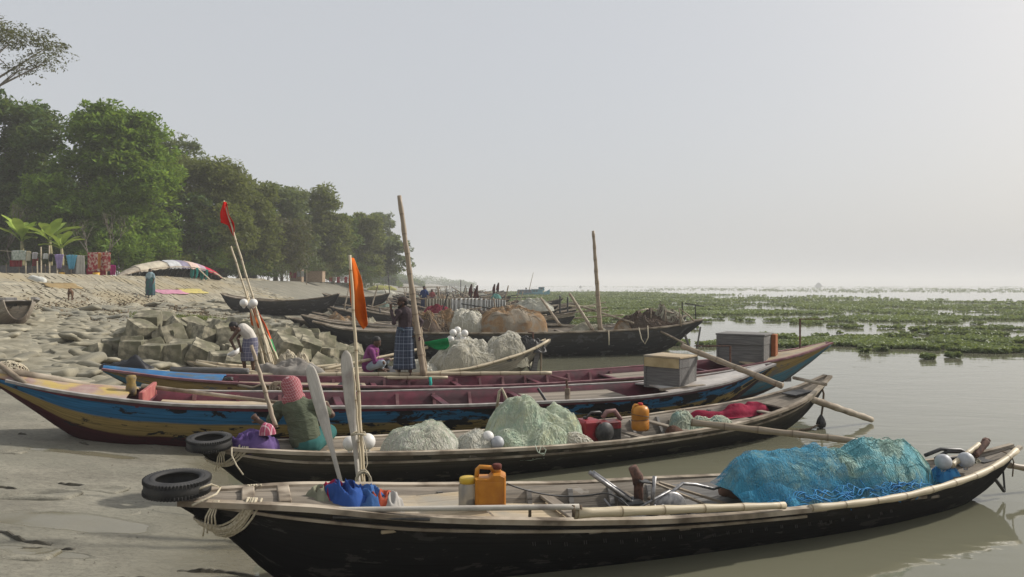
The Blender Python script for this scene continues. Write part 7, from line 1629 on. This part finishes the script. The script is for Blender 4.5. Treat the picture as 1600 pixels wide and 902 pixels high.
# black sterns and bows drawn up on the beach left of the standing man
for i, (x0, x1, y0, y1, lab) in enumerate([(560, 640, 33, 31, 'dark open boat lying on the beach behind the orange flag'), (570, 648, 38.5, 37, 'dark boat lying behind the first one at the orange flag'), (566, 650, 44, 45, 'weathered boat lying third back on the beach at the orange flag'), (575, 640, 52, 54, 'small boat lying far back on the beach under the leaning tree'), (580, 655, 61, 61, 'far brown boat on the beach beside the yellow tarpaulin')]):
    a, b = ((x0 - 800) / 1150 * y0, y0), ((x1 - 800) / 1150 * y1 + 3.5, y1); simple_boat(lab, a, b, M[['hull_black', 'hull_black', 'hull_brown', 'hull_black', 'hull_brown'][i]], M['inner_tan'], zb=max(.1, ground(a[0] + 2, y0, False)) - .1, zmid=.55, rise=.45, wmax=.7, ribn=0, n=20)
# ------------------------------------------------------------------ blue river boat and the far ship
def river_boat():
    Y = 168; c = P(833, 462, Y); c.z = 0; t = thing('river_boat', 'pale blue cabin boat with a slanting mast lying far out in the weed', 'boat', c); bl = pm('sea_blue_paint', (.05, .20, .26), (.10, .30, .36), .8, bmp=0); db = pm('grey_blue_paint', (.06, .10, .13), (.10, .15, .18), .8, bmp=0)
    L = 7.6; rings = []
    for i in range(13):
        u = i / 12; x = (u - .5) * L; w_ = 1.1 * math.sin(math.pi * min(1, max(.03, u * .9 + .05))) ** .5; zt = .55 + .9 * max(0, u - .8) / .2 + .1 * max(0, .15 - u); rings.append([(x, -w_, zt), (x, -w_ * .7, -.15), (x, w_ * .7, -.15), (x, w_, zt)])
    MB().loft(rings, caps=True).build('hull', bl, t); MB().box((-2.0, 0, .95), (3.2, 1.6, .85), bev=.05).build('cabin', db, t); cb = MB().box((.9, 0, .95), (2.5, 1.6, .95), bev=.05).build('cabin', bl, t); MB().box((1.9, 0, 1.5), (1.3, 1.5, .75), bev=.05).build('wheelhouse', bl, t); MB().box((.9, 0, 1.46), (2.7, 1.8, .08)).build('roof', pm('pale_roof', (.4, .45, .47), (.5, .55, .56), 2, bmp=0), t); MB().box((1.9, 0, 1.91), (1.5, 1.7, .08)).build('roof', db, t)
    for x in (-3, -2.3, -1.6, -.9, .2, .8): MB().box((x, -.81, 1.05), (.36, .04, .32)).build('window', M['dark_iron'], cb)
    MB().box((1.9, -.76, 1.55), (.5, .04, .3)).build('window', M['dark_iron'], t)
    MB().tube([(-.9, 0, 1.3), (.05, 0, 5.3)], [.09, .05], 6).build('mast', M['bamboo_old'], t); MB().box((-1.6, 0, 1.62), (.35, .3, .4), bev=.05).build('funnel', M['dark_iron'], t)
river_boat()
def far_ship(px, Y, L, lab):
    c = P(px, 445, Y); c.z = 0; t = thing('far_ship', lab, 'ship', c); g = pm('ship_grey', (.10, .11, .12), (.18, .19, .2), .3, bmp=0); rings = []
    for i in range(9): u = i / 8; x = (u - .5) * L; w_ = L * .12 * math.sin(math.pi * min(1, max(.06, u))) ** .5; rings.append([(x, -w_, L * .14 + L * .06 * abs(u - .5)), (x, -w_ * .6, -.3), (x, w_ * .6, -.3), (x, w_, L * .14 + L * .06 * abs(u - .5))])
    MB().loft(rings, caps=True).build('hull', g, t); MB().box((0, 0, L * .26), (L * .62, L * .18, L * .22)).build('superstructure', g, t); MB().box((0, 0, L * .42), (L * .36, L * .15, L * .14)).build('bridge', g, t); MB().tube([(0, 0, L * .48), (0, 0, L * .64)], L * .02, 5).build('mast', g, t)
far_ship(1279, 900, 9.5, 'tiny grey ferry far off on the hazy horizon at the right'); far_ship(907, 700, 2.8, 'tiny boat dot on the hazy river left of the centre mast')
